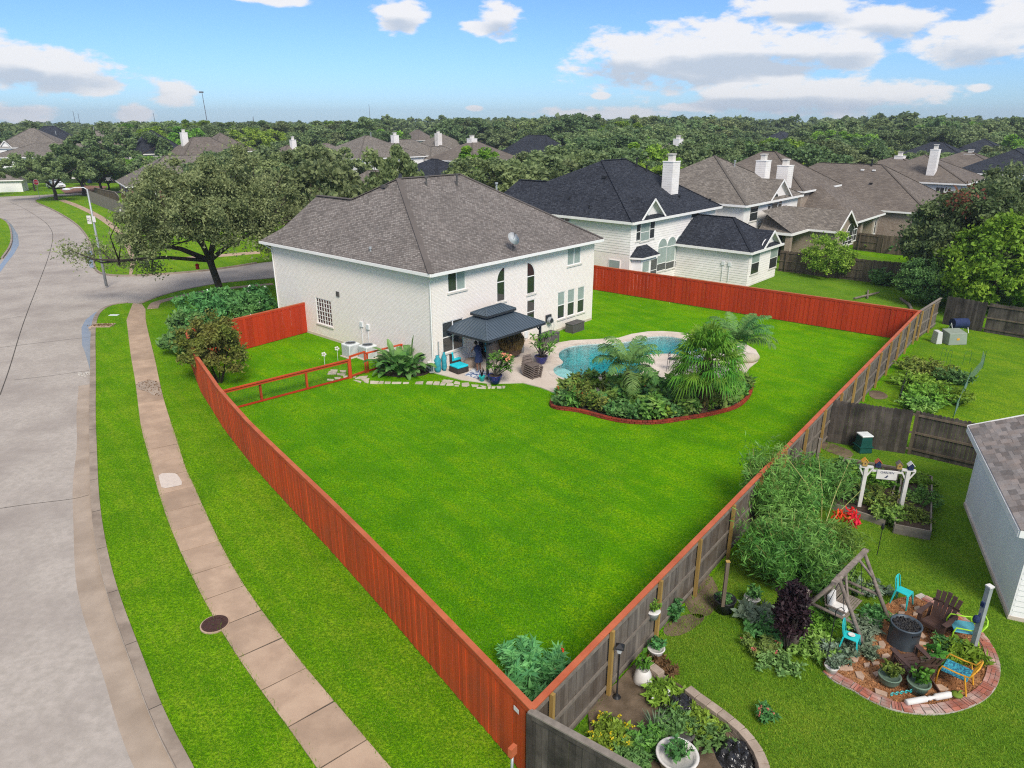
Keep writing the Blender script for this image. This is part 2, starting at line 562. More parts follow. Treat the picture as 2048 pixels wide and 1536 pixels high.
M['gravel']=mat('gravel',(0.36,0.155,0.06),(0.24,0.10,0.04),20.0,0.95,0.9,60,c=(0.42,0.22,0.10),cscale=1.6,dist=0.03)
M['redpaint']=mat('redpaint',(0.56,0.072,0.014),(0.45,0.052,0.010),1.6,0.7,0.35,30,rand=0.13,c=(0.40,0.062,0.018),cscale=0.8,stretch=(1,1,0.15),dist=0.006)
M['redcap']=mat('redcap',(0.50,0.13,0.055),(0.40,0.085,0.032),1.5,0.6,0.15,30,rand=0.05,dist=0.004)
M['reddeep']=mat('reddeep',(0.48,0.040,0.009),(0.38,0.030,0.008),1.2,0.6,0.25,30,rand=0.10,stretch=(1,1,0.15),dist=0.006)
M['greywood']=mat('greywood',(0.20,0.17,0.14),(0.115,0.098,0.085),5,0.85,0.6,40,rand=0.24,stretch=(1,1,0.12),dist=0.008,c=(0.10,0.075,0.055),cscale=1.1)
M['darkwood']=mat('darkwood',(0.115,0.095,0.08),(0.06,0.05,0.042),5,0.85,0.6,40,rand=0.28,stretch=(1,1,0.12),dist=0.008,c=(0.035,0.03,0.025),cscale=1.4)
M['brownwood']=mat('brownwood',(0.155,0.12,0.085),(0.08,0.06,0.042),5,0.85,0.6,40,rand=0.28,stretch=(1,1,0.12),dist=0.008)
M['railwood']=mat('railwood',(0.24,0.205,0.17),(0.17,0.145,0.12),6,0.85,0.4,40,rand=0.15,dist=0.006)
M['newpost']=mat('newpost',(0.42,0.27,0.08),(0.32,0.20,0.06),5,0.75,0.4,40,rand=0.12,stretch=(1,1,0.15),dist=0.006)
M['logwood']=mat('logwood',(0.27,0.22,0.185),(0.15,0.12,0.10),7,0.85,0.5,30,rand=0.12,dist=0.01)
M['whitebrick']=brick_mat('whitebrick',(0.92,0.835,0.78),(0.84,0.76,0.705),(0.79,0.715,0.66),stain=(0.84,0.745,0.67),bumpd=0.003)
M['siding']=mat('siding',(0.88,0.83,0.80),(0.82,0.775,0.745),1.5,0.6,c=(0.76,0.70,0.66),cscale=0.4)
M['sidinggrey']=mat('sidinggrey',(0.84,0.825,0.81),(0.78,0.765,0.75),0.8,0.75,0.2,60,dist=0.004)
M['trim']=mat('trim',(0.66,0.62,0.57),(0.60,0.56,0.51),2.0,0.5)
M['trimwhite']=mat('trimwhite',(0.85,0.825,0.80),(0.80,0.775,0.75),2.0,0.5)
M['tanbrick']=brick_mat('tanbrick',(0.40,0.31,0.24),(0.28,0.20,0.15),(0.34,0.29,0.24),stain=(0.45,0.38,0.31))
M['redbrick']=brick_mat('redbrick',(0.26,0.075,0.045),(0.18,0.05,0.032),(0.30,0.22,0.18))
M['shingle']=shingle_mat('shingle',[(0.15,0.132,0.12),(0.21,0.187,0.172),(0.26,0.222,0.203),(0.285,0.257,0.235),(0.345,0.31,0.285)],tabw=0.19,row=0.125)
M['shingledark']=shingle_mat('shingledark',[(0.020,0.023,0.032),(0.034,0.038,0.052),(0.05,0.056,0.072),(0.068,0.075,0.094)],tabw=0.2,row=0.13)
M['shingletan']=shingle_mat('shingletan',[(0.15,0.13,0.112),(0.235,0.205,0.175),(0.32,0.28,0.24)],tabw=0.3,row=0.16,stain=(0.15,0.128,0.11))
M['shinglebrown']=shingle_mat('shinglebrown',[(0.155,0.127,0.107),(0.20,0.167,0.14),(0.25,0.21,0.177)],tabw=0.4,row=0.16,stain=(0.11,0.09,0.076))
M['shingletab']=mat('shingletab',(0.245,0.22,0.205),(0.195,0.172,0.16),8,0.9,0.5,60,rand=0.34,c=(0.24,0.195,0.17),cscale=2.2,dist=0.006)
M['shingletabi']=mat('shingletabi',(0.245,0.22,0.205),(0.195,0.172,0.16),8,0.9,0.5,60,island=0.34,c=(0.24,0.195,0.17),cscale=2.2,dist=0.006)
M['glass']=glass_mat('glass',(0.05,0.055,0.055))
M['glassmirror']=glass_mat('glassmirror',(0.03,0.035,0.035),0.02)
M['glassmirror'].node_tree.nodes['Principled BSDF'].inputs['Metallic'].default_value=0.0
M['blind']=mat('blind',(0.33,0.39,0.36),(0.27,0.33,0.305),2,0.35,spec=0.5)
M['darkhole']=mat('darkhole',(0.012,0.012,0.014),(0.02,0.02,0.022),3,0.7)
M['metalroof']=mat('metalroof',(0.082,0.112,0.142),(0.10,0.13,0.162),0.8,0.38,metal=0.35,spec=0.5)
M['metaldark']=mat('metaldark',(0.045,0.052,0.062),(0.035,0.04,0.05),3,0.45,metal=0.3)
M['black']=mat('black',(0.015,0.015,0.017),(0.03,0.03,0.032),6,0.45)
M['blackbag']=mat('blackbag',(0.012,0.012,0.014),(0.02,0.02,0.022),6,0.22,0.6,6,dist=0.05,spec=0.6)
M['galv']=mat('galv',(0.42,0.44,0.45),(0.34,0.36,0.37),4,0.5,metal=0.3)
M['galvlight']=mat('galvlight',(0.72,0.74,0.74),(0.64,0.66,0.66),4,0.5)
M['greybox']=mat('greybox',(0.075,0.07,0.068),(0.10,0.095,0.09),5,0.6,0.3,30,dist=0.006)
M['rattan']=mat('rattan',(0.035,0.028,0.024),(0.06,0.048,0.04),40,0.6,0.6,80,dist=0.01)
M['turq']=mat('turq',(0.02,0.58,0.68),(0.015,0.50,0.60),6,0.75,0.2,40,dist=0.004)
M['turqmetal']=mat('turqmetal',(0.02,0.50,0.50),(0.018,0.44,0.45),4,0.35,spec=0.5)
M['aqua']=mat('aqua',(0.05,0.36,0.42),(0.03,0.25,0.32),10,0.8)
M['navy']=mat('navy',(0.012,0.022,0.07),(0.02,0.035,0.10),6,0.8)
M['blueglaze']=mat('blueglaze',(0.008,0.012,0.11),(0.012,0.02,0.16),4,0.15,spec=0.6)
M['beige']=mat('beige',(0.34,0.27,0.21),(0.26,0.20,0.155),4,0.9,0.4,8,dist=0.03)
M['rug']=mat('rug',(0.65,0.66,0.68),(0.06,0.11,0.25),5.0,0.95,contrast=(0.47,0.53))
M['stone']=mat('stone',(0.52,0.46,0.37),(0.42,0.36,0.28),4,0.85,0.5,25,rand=0.15,dist=0.01)
M['flag']=mat('flag',(0.50,0.35,0.26),(0.40,0.27,0.19),5,0.85,0.4,25,rand=0.2,dist=0.01)
M['paver']=mat('paver',(0.37,0.295,0.235),(0.29,0.225,0.175),5,0.85,0.5,30,rand=0.14,dist=0.01)
M['edgered']=mat('edgered',(0.30,0.042,0.020),(0.235,0.032,0.016),3,0.7,0.4,20,rand=0.18,dist=0.02,c=(0.15,0.03,0.018),cscale=1.2)
M['brickred']=mat('brickred',(0.38,0.13,0.085),(0.30,0.095,0.065),6,0.85,0.5,30,rand=0.25,c=(0.42,0.33,0.29),cscale=1.5,dist=0.01)
M['mortar']=mat('mortar',(0.48,0.43,0.39),(0.40,0.36,0.32),8,0.9,0.4,30,dist=0.01)
M['brownplastic']=mat('brownplastic',(0.085,0.048,0.038),(0.065,0.036,0.028),6,0.5,0.25,40,rand=0.1,dist=0.004)
M['lounger']=mat('lounger',(0.165,0.13,0.11),(0.13,0.10,0.088),5,0.55)
M['pitgrey']=mat('pitgrey',(0.075,0.095,0.115),(0.06,0.078,0.095),2,0.4,metal=0.2)
M['lava']=mat('lava',(0.03,0.028,0.028),(0.06,0.055,0.05),12,0.6,rand=0.4)
M['potgreen']=mat('potgreen',(0.16,0.23,0.17),(0.12,0.18,0.13),4,0.4)
M['potwhite']=mat('potwhite',(0.70,0.67,0.64),(0.60,0.57,0.54),5,0.6,0.2,30,dist=0.005)
M['yellow']=mat('yellow',(0.72,0.36,0.03),(0.65,0.30,0.025),5,0.4)
M['lime']=mat('lime',(0.40,0.72,0.04),(0.34,0.62,0.03),5,0.4)
M['mosaic']=mat('mosaic',(0.05,0.34,0.42),(0.02,0.10,0.18),22,0.4,contrast=(0.46,0.54))
M['tableblue']=mat('tableblue',(0.10,0.36,0.44),(0.08,0.30,0.38),8,0.35)
M['green']=mat('green',(0.008,0.06,0.05),(0.01,0.075,0.062),3,0.45)
M['padgreen']=mat('padgreen',(0.26,0.30,0.24),(0.22,0.255,0.20),2,0.5)
M['padlight']=mat('padlight',(0.56,0.56,0.54),(0.50,0.50,0.48),2,0.5)
M['red']=mat('red',(0.55,0.012,0.02),(0.45,0.01,0.016),4,0.45)
M['signred']=mat('signred',(0.50,0.012,0.022),(0.46,0.010,0.02),4,0.4)
M['carwhite']=mat('carwhite',(0.80,0.80,0.80),(0.76,0.76,0.77),1,0.25,spec=0.5,coat=0.5)
M['tyre']=mat('tyre',(0.02,0.02,0.02),(0.03,0.03,0.03),5,0.8)
M['skin']=mat('skin',(0.20,0.10,0.065),(0.17,0.085,0.055),4,0.55)
M['hair']=mat('hair',(0.012,0.009,0.008),(0.02,0.015,0.012),20,0.5)
M['bark']=mat('bark',(0.075,0.058,0.045),(0.03,0.024,0.02),8,0.95,0.9,20,stretch=(1,1,0.3),dist=0.05)
M['palmbark']=mat('palmbark',(0.13,0.085,0.055),(0.045,0.03,0.022),9,0.95,0.9,18,dist=0.06)
M['cane']=mat('cane',(0.34,0.33,0.10),(0.24,0.25,0.08),3,0.5)
M['driftwood']=mat('driftwood',(0.24,0.20,0.165),(0.12,0.10,0.08),6,0.9,0.6,25,dist=0.02)
M['manhole']=mat('manhole',(0.07,0.032,0.026),(0.045,0.022,0.018),12,0.75,0.8,30,dist=0.02)
M['concretew']=mat('concretew',(0.55,0.52,0.47),(0.46,0.43,0.39),3,0.85,0.3,30,dist=0.01)
M['coverw']=mat('coverw',(0.62,0.64,0.66),(0.20,0.30,0.42),14,0.6,contrast=(0.58,0.64))
M['oak']=leaf_mat('oak',(0.075,0.115,0.045),(0.25,0.31,0.125),(0.34,0.40,0.18),vscale=0.7,trans=0.32)
M['oakfar']=leaf_mat('oakfar',(0.109,0.167,0.065),(0.232,0.312,0.123),(0.290,0.377,0.145),orand=0.26,vscale=0.35,trans=0.32)
M['bright']=leaf_mat('bright',(0.104,0.208,0.026),(0.247,0.429,0.052),(0.351,0.520,0.065),trans=0.32)
M['yellowgreen']=leaf_mat('yellowgreen',(0.07,0.17,0.014),(0.17,0.33,0.03),(0.26,0.42,0.035),trans=0.32)
M['darkleaf']=leaf_mat('darkleaf',(0.065,0.113,0.043),(0.160,0.239,0.087),(0.246,0.319,0.116))
M['shrub']=leaf_mat('shrub',(0.065,0.174,0.051),(0.160,0.348,0.102),(0.145,0.290,0.072))
M['crepe']=leaf_mat('crepe',(0.091,0.143,0.026),(0.234,0.299,0.052),(0.312,0.260,0.078))
M['palm']=leaf_mat('palm',(0.06,0.19,0.015),(0.17,0.38,0.035),(0.27,0.44,0.05),rough=0.6,trans=0.3)
M['palmgrey']=leaf_mat('palmgrey',(0.07,0.19,0.05),(0.18,0.35,0.09),(0.25,0.40,0.11),rough=0.6,trans=0.3)
M['bananaleaf']=leaf_mat('bananaleaf',(0.025,0.10,0.022),(0.09,0.24,0.05),(0.22,0.38,0.12),rough=0.4)
M['plumeria']=leaf_mat('plumeria',(0.048,0.156,0.018),(0.132,0.312,0.036),(0.192,0.396,0.060),rough=0.35)
M['bamboo']=leaf_mat('bamboo',(0.072,0.189,0.029),(0.203,0.392,0.072),(0.319,0.464,0.102),rough=0.45)
M['canna']=leaf_mat('canna',(0.087,0.203,0.043),(0.217,0.406,0.072),(0.319,0.348,0.102),rough=0.5)
M['burgundy']=leaf_mat('burgundy',(0.012,0.008,0.010),(0.040,0.020,0.026),(0.060,0.030,0.035))
M['fern']=leaf_mat('fern',(0.09,0.30,0.10),(0.24,0.52,0.18),(0.30,0.58,0.20),trans=0.35)
M['silver']=leaf_mat('silver',(0.100,0.160,0.090),(0.260,0.340,0.220),(0.320,0.400,0.300))
M['dryleaf']=leaf_mat('dryleaf',(0.130,0.075,0.030),(0.260,0.160,0.070),(0.200,0.130,0.060))
M['redleaf']=leaf_mat('redleaf',(0.10,0.04,0.02),(0.20,0.08,0.035),(0.16,0.10,0.04))
M['flowerred']=leaf_mat('flowerred',(0.550,0.012,0.012),(0.750,0.020,0.020),(0.800,0.050,0.030))
M['flowerorange']=leaf_mat('flowerorange',(0.650,0.080,0.010),(0.800,0.130,0.020),(0.800,0.200,0.050))
M['flowerpink']=leaf_mat('flowerpink',(0.650,0.140,0.140),(0.800,0.250,0.220),(0.800,0.300,0.200))
M['floweryellow']=leaf_mat('floweryellow',(0.700,0.500,0.020),(0.850,0.650,0.030),(0.800,0.600,0.030))
M['flowerwhite']=leaf_mat('flowerwhite',(0.750,0.730,0.700),(0.850,0.830,0.820),(0.800,0.780,0.780))
M['bladev']=leaf_mat('bladev',(0.090,0.225,0.012),(0.255,0.465,0.024),(0.390,0.495,0.060),trans=0.35,orand=0.0,vscale=0.6)
M['bladey']=leaf_mat('bladey',(0.108,0.230,0.016),(0.270,0.446,0.027),(0.405,0.486,0.054),trans=0.35,orand=0.0,vscale=0.6)
M['blade']=leaf_mat('blade',(0.075,0.213,0.010),(0.200,0.425,0.018),(0.300,0.450,0.037),trans=0.35,orand=0.0,vscale=0.6)
# ------ foliage generators
def leafset(C,size,aspect=1.9,rng=NP,up=0.0,dirs=None,fold=0.0):
 """one four-cornered leaf at each centre in C"""
 C=np.asarray(C,dtype=np.float64)
 n=len(C)
 size=np.broadcast_to(np.asarray(size,dtype=np.float64),(n,))[:,None]
 if dirs is None:
  u=rng.normal(size=(n,3))
  u[:,2]=u[:,2]*(1-up)+up*np.abs(u[:,2])*1.5
 else:
  u=np.asarray(dirs,dtype=np.float64)+rng.normal(size=(n,3))*0.001
 u/=np.linalg.norm(u,axis=1,keepdims=True)+1e-9
 w=rng.normal(size=(n,3))
 v=np.cross(u,w)
 v/=np.linalg.norm(v,axis=1,keepdims=True)+1e-9
 a=u*size*aspect*0.5
 b=v*size*0.5
 V=np.empty((n,4,3))
 V[:,0]=C-a
 V[:,1]=C+b
 V[:,2]=C+a
 V[:,3]=C-b
 F=np.arange(n*4).reshape(n,4)
 return V.reshape(-1,3),F
def crown_pts(n,r,clumps,cr,seed,low=-0.25,shell=0.55,flat=0.75,lobes=0.22,loose=1.0):
 """centres of leaves gathered in clumps over an uneven dome of half sizes r"""
 rng=np.random.RandomState(seed)
 d=rng.normal(size=(clumps*3,3))
 d/=np.linalg.norm(d,axis=1,keepdims=True)
 d=d[d[:,2]>low][:clumps]
 k=len(d)
 ph=rng.rand(6)*6.28
 az=np.arctan2(d[:,1],d[:,0])
 wob=1+lobes*(np.sin(2*az+ph[0])*0.5+np.sin(3*az+ph[1])*0.5+np.sin(5*az+ph[2])*0.4)
 rad=(shell+(1-shell)*rng.rand(k)**0.55)*wob
 cc=d*rad[:,None]*np.array(r)
 cc[:,2]=np.where(cc[:,2]<0,cc[:,2]*0.7,cc[:,2])
 w=rng.rand(k)+0.5
 idx=rng.choice(k,n,p=w/w.sum())
 g=rng.normal(size=(n,3))
 g/=np.linalg.norm(g,axis=1,keepdims=True)
 g*=(rng.rand(n,1)**0.45)
 size=cr*(0.6+0.8*rng.rand(k))[idx][:,None]*float(np.mean(r))
 size=size*np.where(rng.rand(n,1)<0.28,loose,1.0)
 pts=cc[idx]+g*size*np.array([1,1,flat])
 return pts,cc,rng
def crown_mesh(name,n,r,clumps,cr,leaf,seed,mt,**kw):
 pts,cc,rng=crown_pts(n,r,clumps,cr,seed,**kw)
 V,F=leafset(pts,leaf*(0.6+0.8*rng.rand(n)),1.7,rng)
 return npmesh(name,V,F,mt),cc
def trunk_mesh(name,base,fork,cc,r0,mt,nlimb=7,sides=8,seed=1):
 rr=random.Random(seed)
 mb=MB()
 base,fork=Vector(base),Vector(fork)
 mid=(base+fork)/2+Vector((rr.uniform(-.1,.1),rr.uniform(-.1,.1),0))*(fork-base).length*0.5
 mb.tube([base,base+Vector((0,0,0.3)),mid,fork],[r0*1.5,r0*1.1,r0*0.95,r0*0.85],sides)
 cs=sorted(cc,key=lambda c:rr.random())[:nlimb]
 for c in cs:
  c=Vector(c)
  m1=fork.lerp(c,0.45)+Vector((rr.uniform(-.3,.3),rr.uniform(-.3,.3),rr.uniform(-0.1,.5)))
  mb.tube([fork-Vector((0,0,0.15)),m1,c],[r0*0.55,r0*0.32,r0*0.09],max(5,sides-2))
 return mb.mesh(name,mt,True)
PROTO={}
def tree_proto(key,n,r,clumps,cr,leaf,seed,mt,trunk_h,r0,**kw):
 nl=kw.pop('nlimb',7)
 me,cc=crown_mesh('crown',n,r,clumps,cr,leaf,seed,mt,**kw)
 zc=trunk_h+r[2]*0.42
 tm=trunk_mesh('trunk',(0,0,-0.15),(0,0,trunk_h*0.72),[c+np.array([0,0,zc])for c in cc],r0,M['bark'],nl,seed=seed)
 PROTO[key]=(me,tm,zc,(r[0],r[2]))
def put_tree(key,x,y,s=1.0,rz=None,label='',group=None,name='tree',cat='tree',mt=None,sz=None,z0=0.0):
 me,tm,zc,_=PROTO[key]
 e=empty(name,(x,y,z0),R.uniform(0,6.28)if rz is None else rz,label,cat,group)
 e.scale=(s,s,s if sz is None else sz)
 place('trunk',tm,e)
 c=place('crown',me,e,(0,0,zc))
 if mt is not None:
  c.material_slots[0].link='OBJECT'
  c.material_slots[0].material=mt
 return e
def blades(name,C,h,w,mt,seed=3,lean=0.5,kind='stuff',label=None):
 """grass blades: one triangle each, at ground points C (n,3)"""
 rng=np.random.RandomState(seed)
 n=len(C)
 a=rng.rand(n)*6.283
 hh=h*(0.5+rng.rand(n))
 ww=w*(0.6+0.8*rng.rand(n))
 ln=lean*hh*rng.rand(n)
 b=rng.rand(n)*6.283
 V=np.empty((n,3,3))
 side=np.stack([np.cos(a),np.sin(a),np.zeros(n)],1)*ww[:,None]/2
 V[:,0]=C-side
 V[:,1]=C+side
 V[:,2]=C+np.stack([np.cos(b)*ln,np.sin(b)*ln,hh],1)
 F=np.arange(n*3).reshape(n,3)
 o=place(name,npmesh(name,V.reshape(-1,3),F,mt))
 return reg(o,label,None,None,kind)
def inpoly(X,Y,poly):
 ins=np.zeros(len(X),dtype=bool)
 k=len(poly)
 j=k-1
 for i in range(k):
  xi,yi,xj,yj=poly[i][0],poly[i][1],poly[j][0],poly[j][1]
  c=((yi>Y)!=(yj>Y))&(X<(xj-xi)*(Y-yi)/(yj-yi+1e-12)+xi)
  ins^=c
  j=i
 return ins
def scatter_poly(poly,n,seed,z=0.0,near=None):
 rng=np.random.RandomState(seed)
 xs=[p[0]for p in poly]
 ys=[p[1]for p in poly]
 X=rng.uniform(min(xs),max(xs),n*3)
 Y=rng.uniform(min(ys),max(ys),n*3)
 k=inpoly(X,Y,poly)
 if near:
  d=np.sqrt(X**2+Y**2)
  k&=rng.rand(len(X))<np.clip((near/np.maximum(d,1))**2,0,1)
 X,Y=X[k][:n],Y[k][:n]
 return np.stack([X,Y,np.full(len(X),z)],1)
def tuft_plant(name,x,y,nst,h,spread,leaf,mt,label,cat='plant',group=None,seed=1,stem=None,n_per=14,z=0.0,aspect=2.6,flowers=None,parent=None,droop=0.25):
 """a leafy herb or shrub: stems that fan out from the ground and carry leaves along them"""
 rng=np.random.RandomState(seed)
 e=empty(name,(x,y,z),0,label,cat,group)
 mb=MB()
 P,D=[],[]
 tips=[]
 for i in range(nst):
  a=rng.rand()*6.283
  o=spread*math.sqrt(rng.rand())
  hh=h*(0.65+0.45*rng.rand())*(1-0.35*(o/max(spread,1e-3)))
  b0=np.array([math.cos(a)*o*0.35,math.sin(a)*o*0.35,0])
  tip=np.array([math.cos(a)*o,math.sin(a)*o,hh])
  mid=(b0+tip)/2+np.array([0,0,hh*0.12])
  if i%2==0 or nst<30:mb.tube([b0,mid,tip],[leaf*0.12,leaf*0.10,leaf*0.05],4,False)
  for k in range(n_per):
   t=0.12+0.88*(k+rng.rand())/n_per
   p=b0*(1-t)**2+2*mid*t*(1-t)+tip*t*t
   d=rng.normal(size=3)*np.array([1,1,0.5])
   d/=np.linalg.norm(d)
   d[2]+=0.15-droop*rng.rand()
   P.append(p+d*leaf*0.8)
   D.append(d)
  tips.append(tip)
 place('stem',mb.mesh('stem',stem or M['bark']),e)
 P=np.array(P)
 V,F=leafset(P,leaf*(0.6+0.7*rng.rand(len(P))),aspect,rng,dirs=np.array(D))
 place('foliage',npmesh('foliage',V,F,mt),e)
 if flowers:
  fm,fn,fs=flowers
  Q=[]
  for i in range(fn):
   c=tips[rng.randint(len(tips))]+rng.normal(size=3)*leaf*0.4
   Q.append(c+rng.normal(size=(7,3))*fs*0.45)
  Q=np.concatenate(Q)
  V,F=leafset(Q,fs*0.9,1.2,rng)
  place('flower',npmesh('flower',V,F,fm),e)
 return e
def fan_frond(V,F,base,az,elv,L,fanr,rng,nl=22):
 """a palmate leaf: stalk then a fan of narrow leaflets whose ends droop"""
 az+=rng.uniform(-.1,.1)
 d=np.array([math.cos(az)*math.cos(elv),math.sin(az)*math.cos(elv),math.sin(elv)])
 side=np.array([-math.sin(az),math.cos(az),0])
 upv=np.cross(d,side)*-1
 if upv[2]<0:upv=-upv
 hub=base+d*L-np.array([0,0,0.12*L*L*(1-elv/1.6)])
 d2=d-np.array([0,0,0.35])
 d2/=np.linalg.norm(d2)
 def tri(a,b,c,e):
  k=len(V)
  V.extend([a,b,c,e])
  F.append((k,k+1,k+2,k+3))
 w=side*0.025
 tri(base-w,base+w,hub+w,hub-w)
 for i in range(nl):
  t=(i/(nl-1)-0.5)*3.9
  ld=d2*math.cos(t)+side*math.sin(t)+upv*0.10*rng.rand()
  ld/=np.linalg.norm(ld)
  ln=fanr*(1-0.13*abs(t))*rng.uniform(0.88,1.08)
  wd=np.cross(ld,upv)
  wd=wd/(np.linalg.norm(wd)+1e-9)*0.035+upv*rng.uniform(-.012,.012)
  m=hub+ld*ln*0.6
  tip=hub+ld*ln*0.93-np.array([0,0,ln*rng.uniform(0.16,0.5)])
  tri(hub,m-wd,m+wd,hub)
  V[-1]=hub+wd*0.2
  tri(m-wd,tip,tip,m+wd)
  V[-2]=tip+wd*0.1
def pinnate_frond(V,F,base,az,elv,L,rng,pairs=34,ll=0.42,droop=0.9,lw=0.022,RV=None):
 p=np.array(base,dtype=float)
 d0=elv
 prev=p.copy()
 N=pairs
 pts=[]
 for i in range(N+1):
  t=i/N
  e=d0-droop*t*t*1.6
  d=np.array([math.cos(az)*math.cos(e),math.sin(az)*math.cos(e),math.sin(e)])
  pts.append((p.copy(),d))
  p=p+d*L/N
 side=np.array([-math.sin(az),math.cos(az),0])
 for i in range(N):
  a,d=pts[i]
  b,_=pts[i+1]
  w=side*0.022*(1-i/N)+side*0.004
  k=len(V)
  V.extend([a-w,a+w,b+w,b-w])
  F.append((k,k+1,k+2,k+3))
  t=i/N
  if t<0.16:continue
  l=ll*math.sin(PI*min(1,0.12+t*0.86))**0.6
  for sgn in(-1,1):
   q=side*sgn*0.85+d*0.5+np.array([0,0,rng.uniform(-0.25,0.2)])
   q/=np.linalg.norm(q)
   m=a+q*l*0.55
   tip=a+q*l*0.95-np.array([0,0,l*rng.uniform(0.15,0.6)])
   ww=d*lw
   k=len(V)
   V.extend([a-ww*0.5,m-ww,m+ww,a+ww*0.5])
   F.append((k,k+1,k+2,k+3))
   k=len(V)
   V.extend([m-ww,tip,tip+ww*0.2,m+ww])
   F.append((k,k+1,k+2,k+3))
def big_leaf(V,F,base,az,elv,stalk,L,W,rng,seg=6,droop=1.0,notch=True):
 """a banana or bird-of-paradise leaf: stalk and a wide blade with a keel, edges a little torn"""
 side=np.array([-math.sin(az),math.cos(az),0])
 d=np.array([math.cos(az)*math.cos(elv),math.sin(az)*math.cos(elv),math.sin(elv)])
 hub=np.array(base)+d*stalk
 w=side*0.025
 k=len(V)
 V.extend([base-w,base+w,hub+w*.6,hub-w*.6])
 F.append((k,k+1,k+2,k+3))
 p=hub.copy()
 pr=None
 for i in range(seg+1):
  t=i/seg
  e=elv-droop*t*1.1
  dd=np.array([math.cos(az)*math.cos(e),math.sin(az)*math.cos(e),math.sin(e)])
  nup=np.cross(side,dd)
  if nup[2]<0:nup=-nup
  ww=W*0.5*(math.sin(PI*min(0.97,0.10+t*0.88))**0.55)
  j1,j2=rng.uniform(0.8,1.08),rng.uniform(0.8,1.08)
  l=p+side*ww*j1+nup*ww*0.28
  r=p-side*ww*j2+nup*ww*0.28
  cur=(l,p.copy(),r)
  if pr is not None:
   k=len(V)
   V.extend([pr[1],pr[0],cur[0],cur[1]])
   F.append((k,k+1,k+2,k+3))
   k=len(V)
   V.extend([pr[1],cur[1],cur[2],pr[2]])
   F.append((k,k+1,k+2,k+3))
  pr=cur
  p=p+dd*L/seg
# ------ the ground
def P2(lst,z=0.0):
 return[G(x,y,z).to_2d()for x,y in lst]
def smooth(pts,it=2,closed=False):
 pts=[Vector(p)for p in pts]
 for _ in range(it):
  q=[]
  n=len(pts)
  rng=range(n)if closed else range(n-1)
  if not closed:q.append(pts[0])
  for i in rng:
   a,b=pts[i],pts[(i+1)%n]
   q+=[a.lerp(b,0.25),a.lerp(b,0.75)]
  if not closed:q.append(pts[-1])
  pts=q
 return pts
def offset(pts,d):
 """shift an open polyline sideways (to the left of its direction for d > 0)"""
 out=[]
 for i,p in enumerate(pts):
  t=(pts[min(i+1,len(pts)-1)]-pts[max(i-1,0)]).normalized()
  out.append(p+Vector((-t.y,t.x))*d)
 return out
def band(mb,A,B,z0,z1,closed=False):
 """solid strip between polylines A and B (same count)"""
 n=len(A)
 for i in range(n if closed else n-1):
  j=(i+1)%n
  mb.hexa([(A[i].x,A[i].y,z0),(B[i].x,B[i].y,z0),(B[j].x,B[j].y,z0),(A[j].x,A[j].y,z0),(A[i].x,A[i].y,z1),(B[i].x,B[i].y,z1),(B[j].x,B[j].y,z1),(A[j].x,A[j].y,z1)])
 return mb
def sheet(name,poly,z,m,label=None,thick=None,kind='structure',parent=None):
 mb=MB()
 if thick is None:
  a=sum(poly[i][0]*poly[(i+1)%len(poly)][1]-poly[(i+1)%len(poly)][0]*poly[i][1]for i in range(len(poly)))
  if a<0:poly=poly[::-1]
  mb.poly([(p[0],p[1],z)for p in poly])
 else:
  mb.prism([(p[0],p[1])for p in poly],z-thick,z)
 return mb.obj(name,m,parent,label=label,kind=kind)
def resample(pts,step):
 pts=[Vector(p)for p in pts]
 out=[pts[0].copy()]
 acc=0.0
 for a,b in zip(pts,pts[1:]):
  l=(b-a).length
  t=step-acc
  while t<=l:
   out.append(a.lerp(b,t/l))
   t+=step
  acc=(acc+l)%step if l else acc
 return out
ROAD_Z=-0.13
sheet('ground',[(-1900,-60),(1900,-60),(1900,2400),(-1900,2400)],-0.16,M['land'],'flat ground running out to the horizon')
sheet('street',[(-90,-5),(60,-5),(60,260),(-140,260),(-140,60)],ROAD_Z,M['street'],'pale concrete street curving past the corner lot')
KERB_TOP=[(389,1536),(331,1430),(286,1314),(232,1173),(207,1066),(197,983),(194,900),(191,833),(192,745),(190.5,669),(193,641),(202,622),(222,610),(245,606),(265,606)]
KERB_SIDE=[(284,607),(293,603),(318,593),(352,583),(395,574),(434,567),(490,561),(542,557),(700,540)]
ka=smooth(P2(KERB_TOP),2)
ka=[G(430,1640).to_2d(),]+ka
kb=smooth(P2(KERB_SIDE),2)
near_edge=Vector((-1.5,-4.0))
LOT=[near_edge]+ka+kb+[Vector((30,95)),Vector((300,330)),Vector((700,330)),Vector((300,-4))]
mbl=MB().prism([tuple(p)for p in LOT],-0.155,-0.012)
mbl.obj('lawn',M['verge'],kind='structure',label='mown grass of the corner lot and its verges')
def kerb(line,side,label,w=0.28):
 """kerb stone along the street edge with joints, and a gutter apron in front of it"""
 A=resample(line,0.55)
 B=offset(A,side*w)
 e=band(MB(),A,B,-0.155,0.012).obj('kerb',M['kerb'],kind='structure',label=label)
 mj=MB()
 for i in range(2,len(A)-1,5):
  t=(A[i+1]-A[i]).normalized()*0.012
  a,b=A[i],B[i]
  a=a+(a-b).normalized()*-0.002
  mj.prism([tuple(a-t),tuple(b-t),tuple(b+t),tuple(a+t)],-0.1,0.0145)
 mj.obj('joint',M['joint'],e)
 return A,B
KA,KB=kerb(ka,1,'worn concrete kerb along the near verge')
kerb(kb,1,'kerb along the side street beside the oak')
G1=offset(KA,0.28+0.02)
G2=[p+(p-q).normalized()*(0.58+0.09*math.sin(i*0.11)+0.03*math.sin(i*.43))for i,(p,q)in enumerate(zip(offset(KA,0.30),KA))]
n0=len(KA)
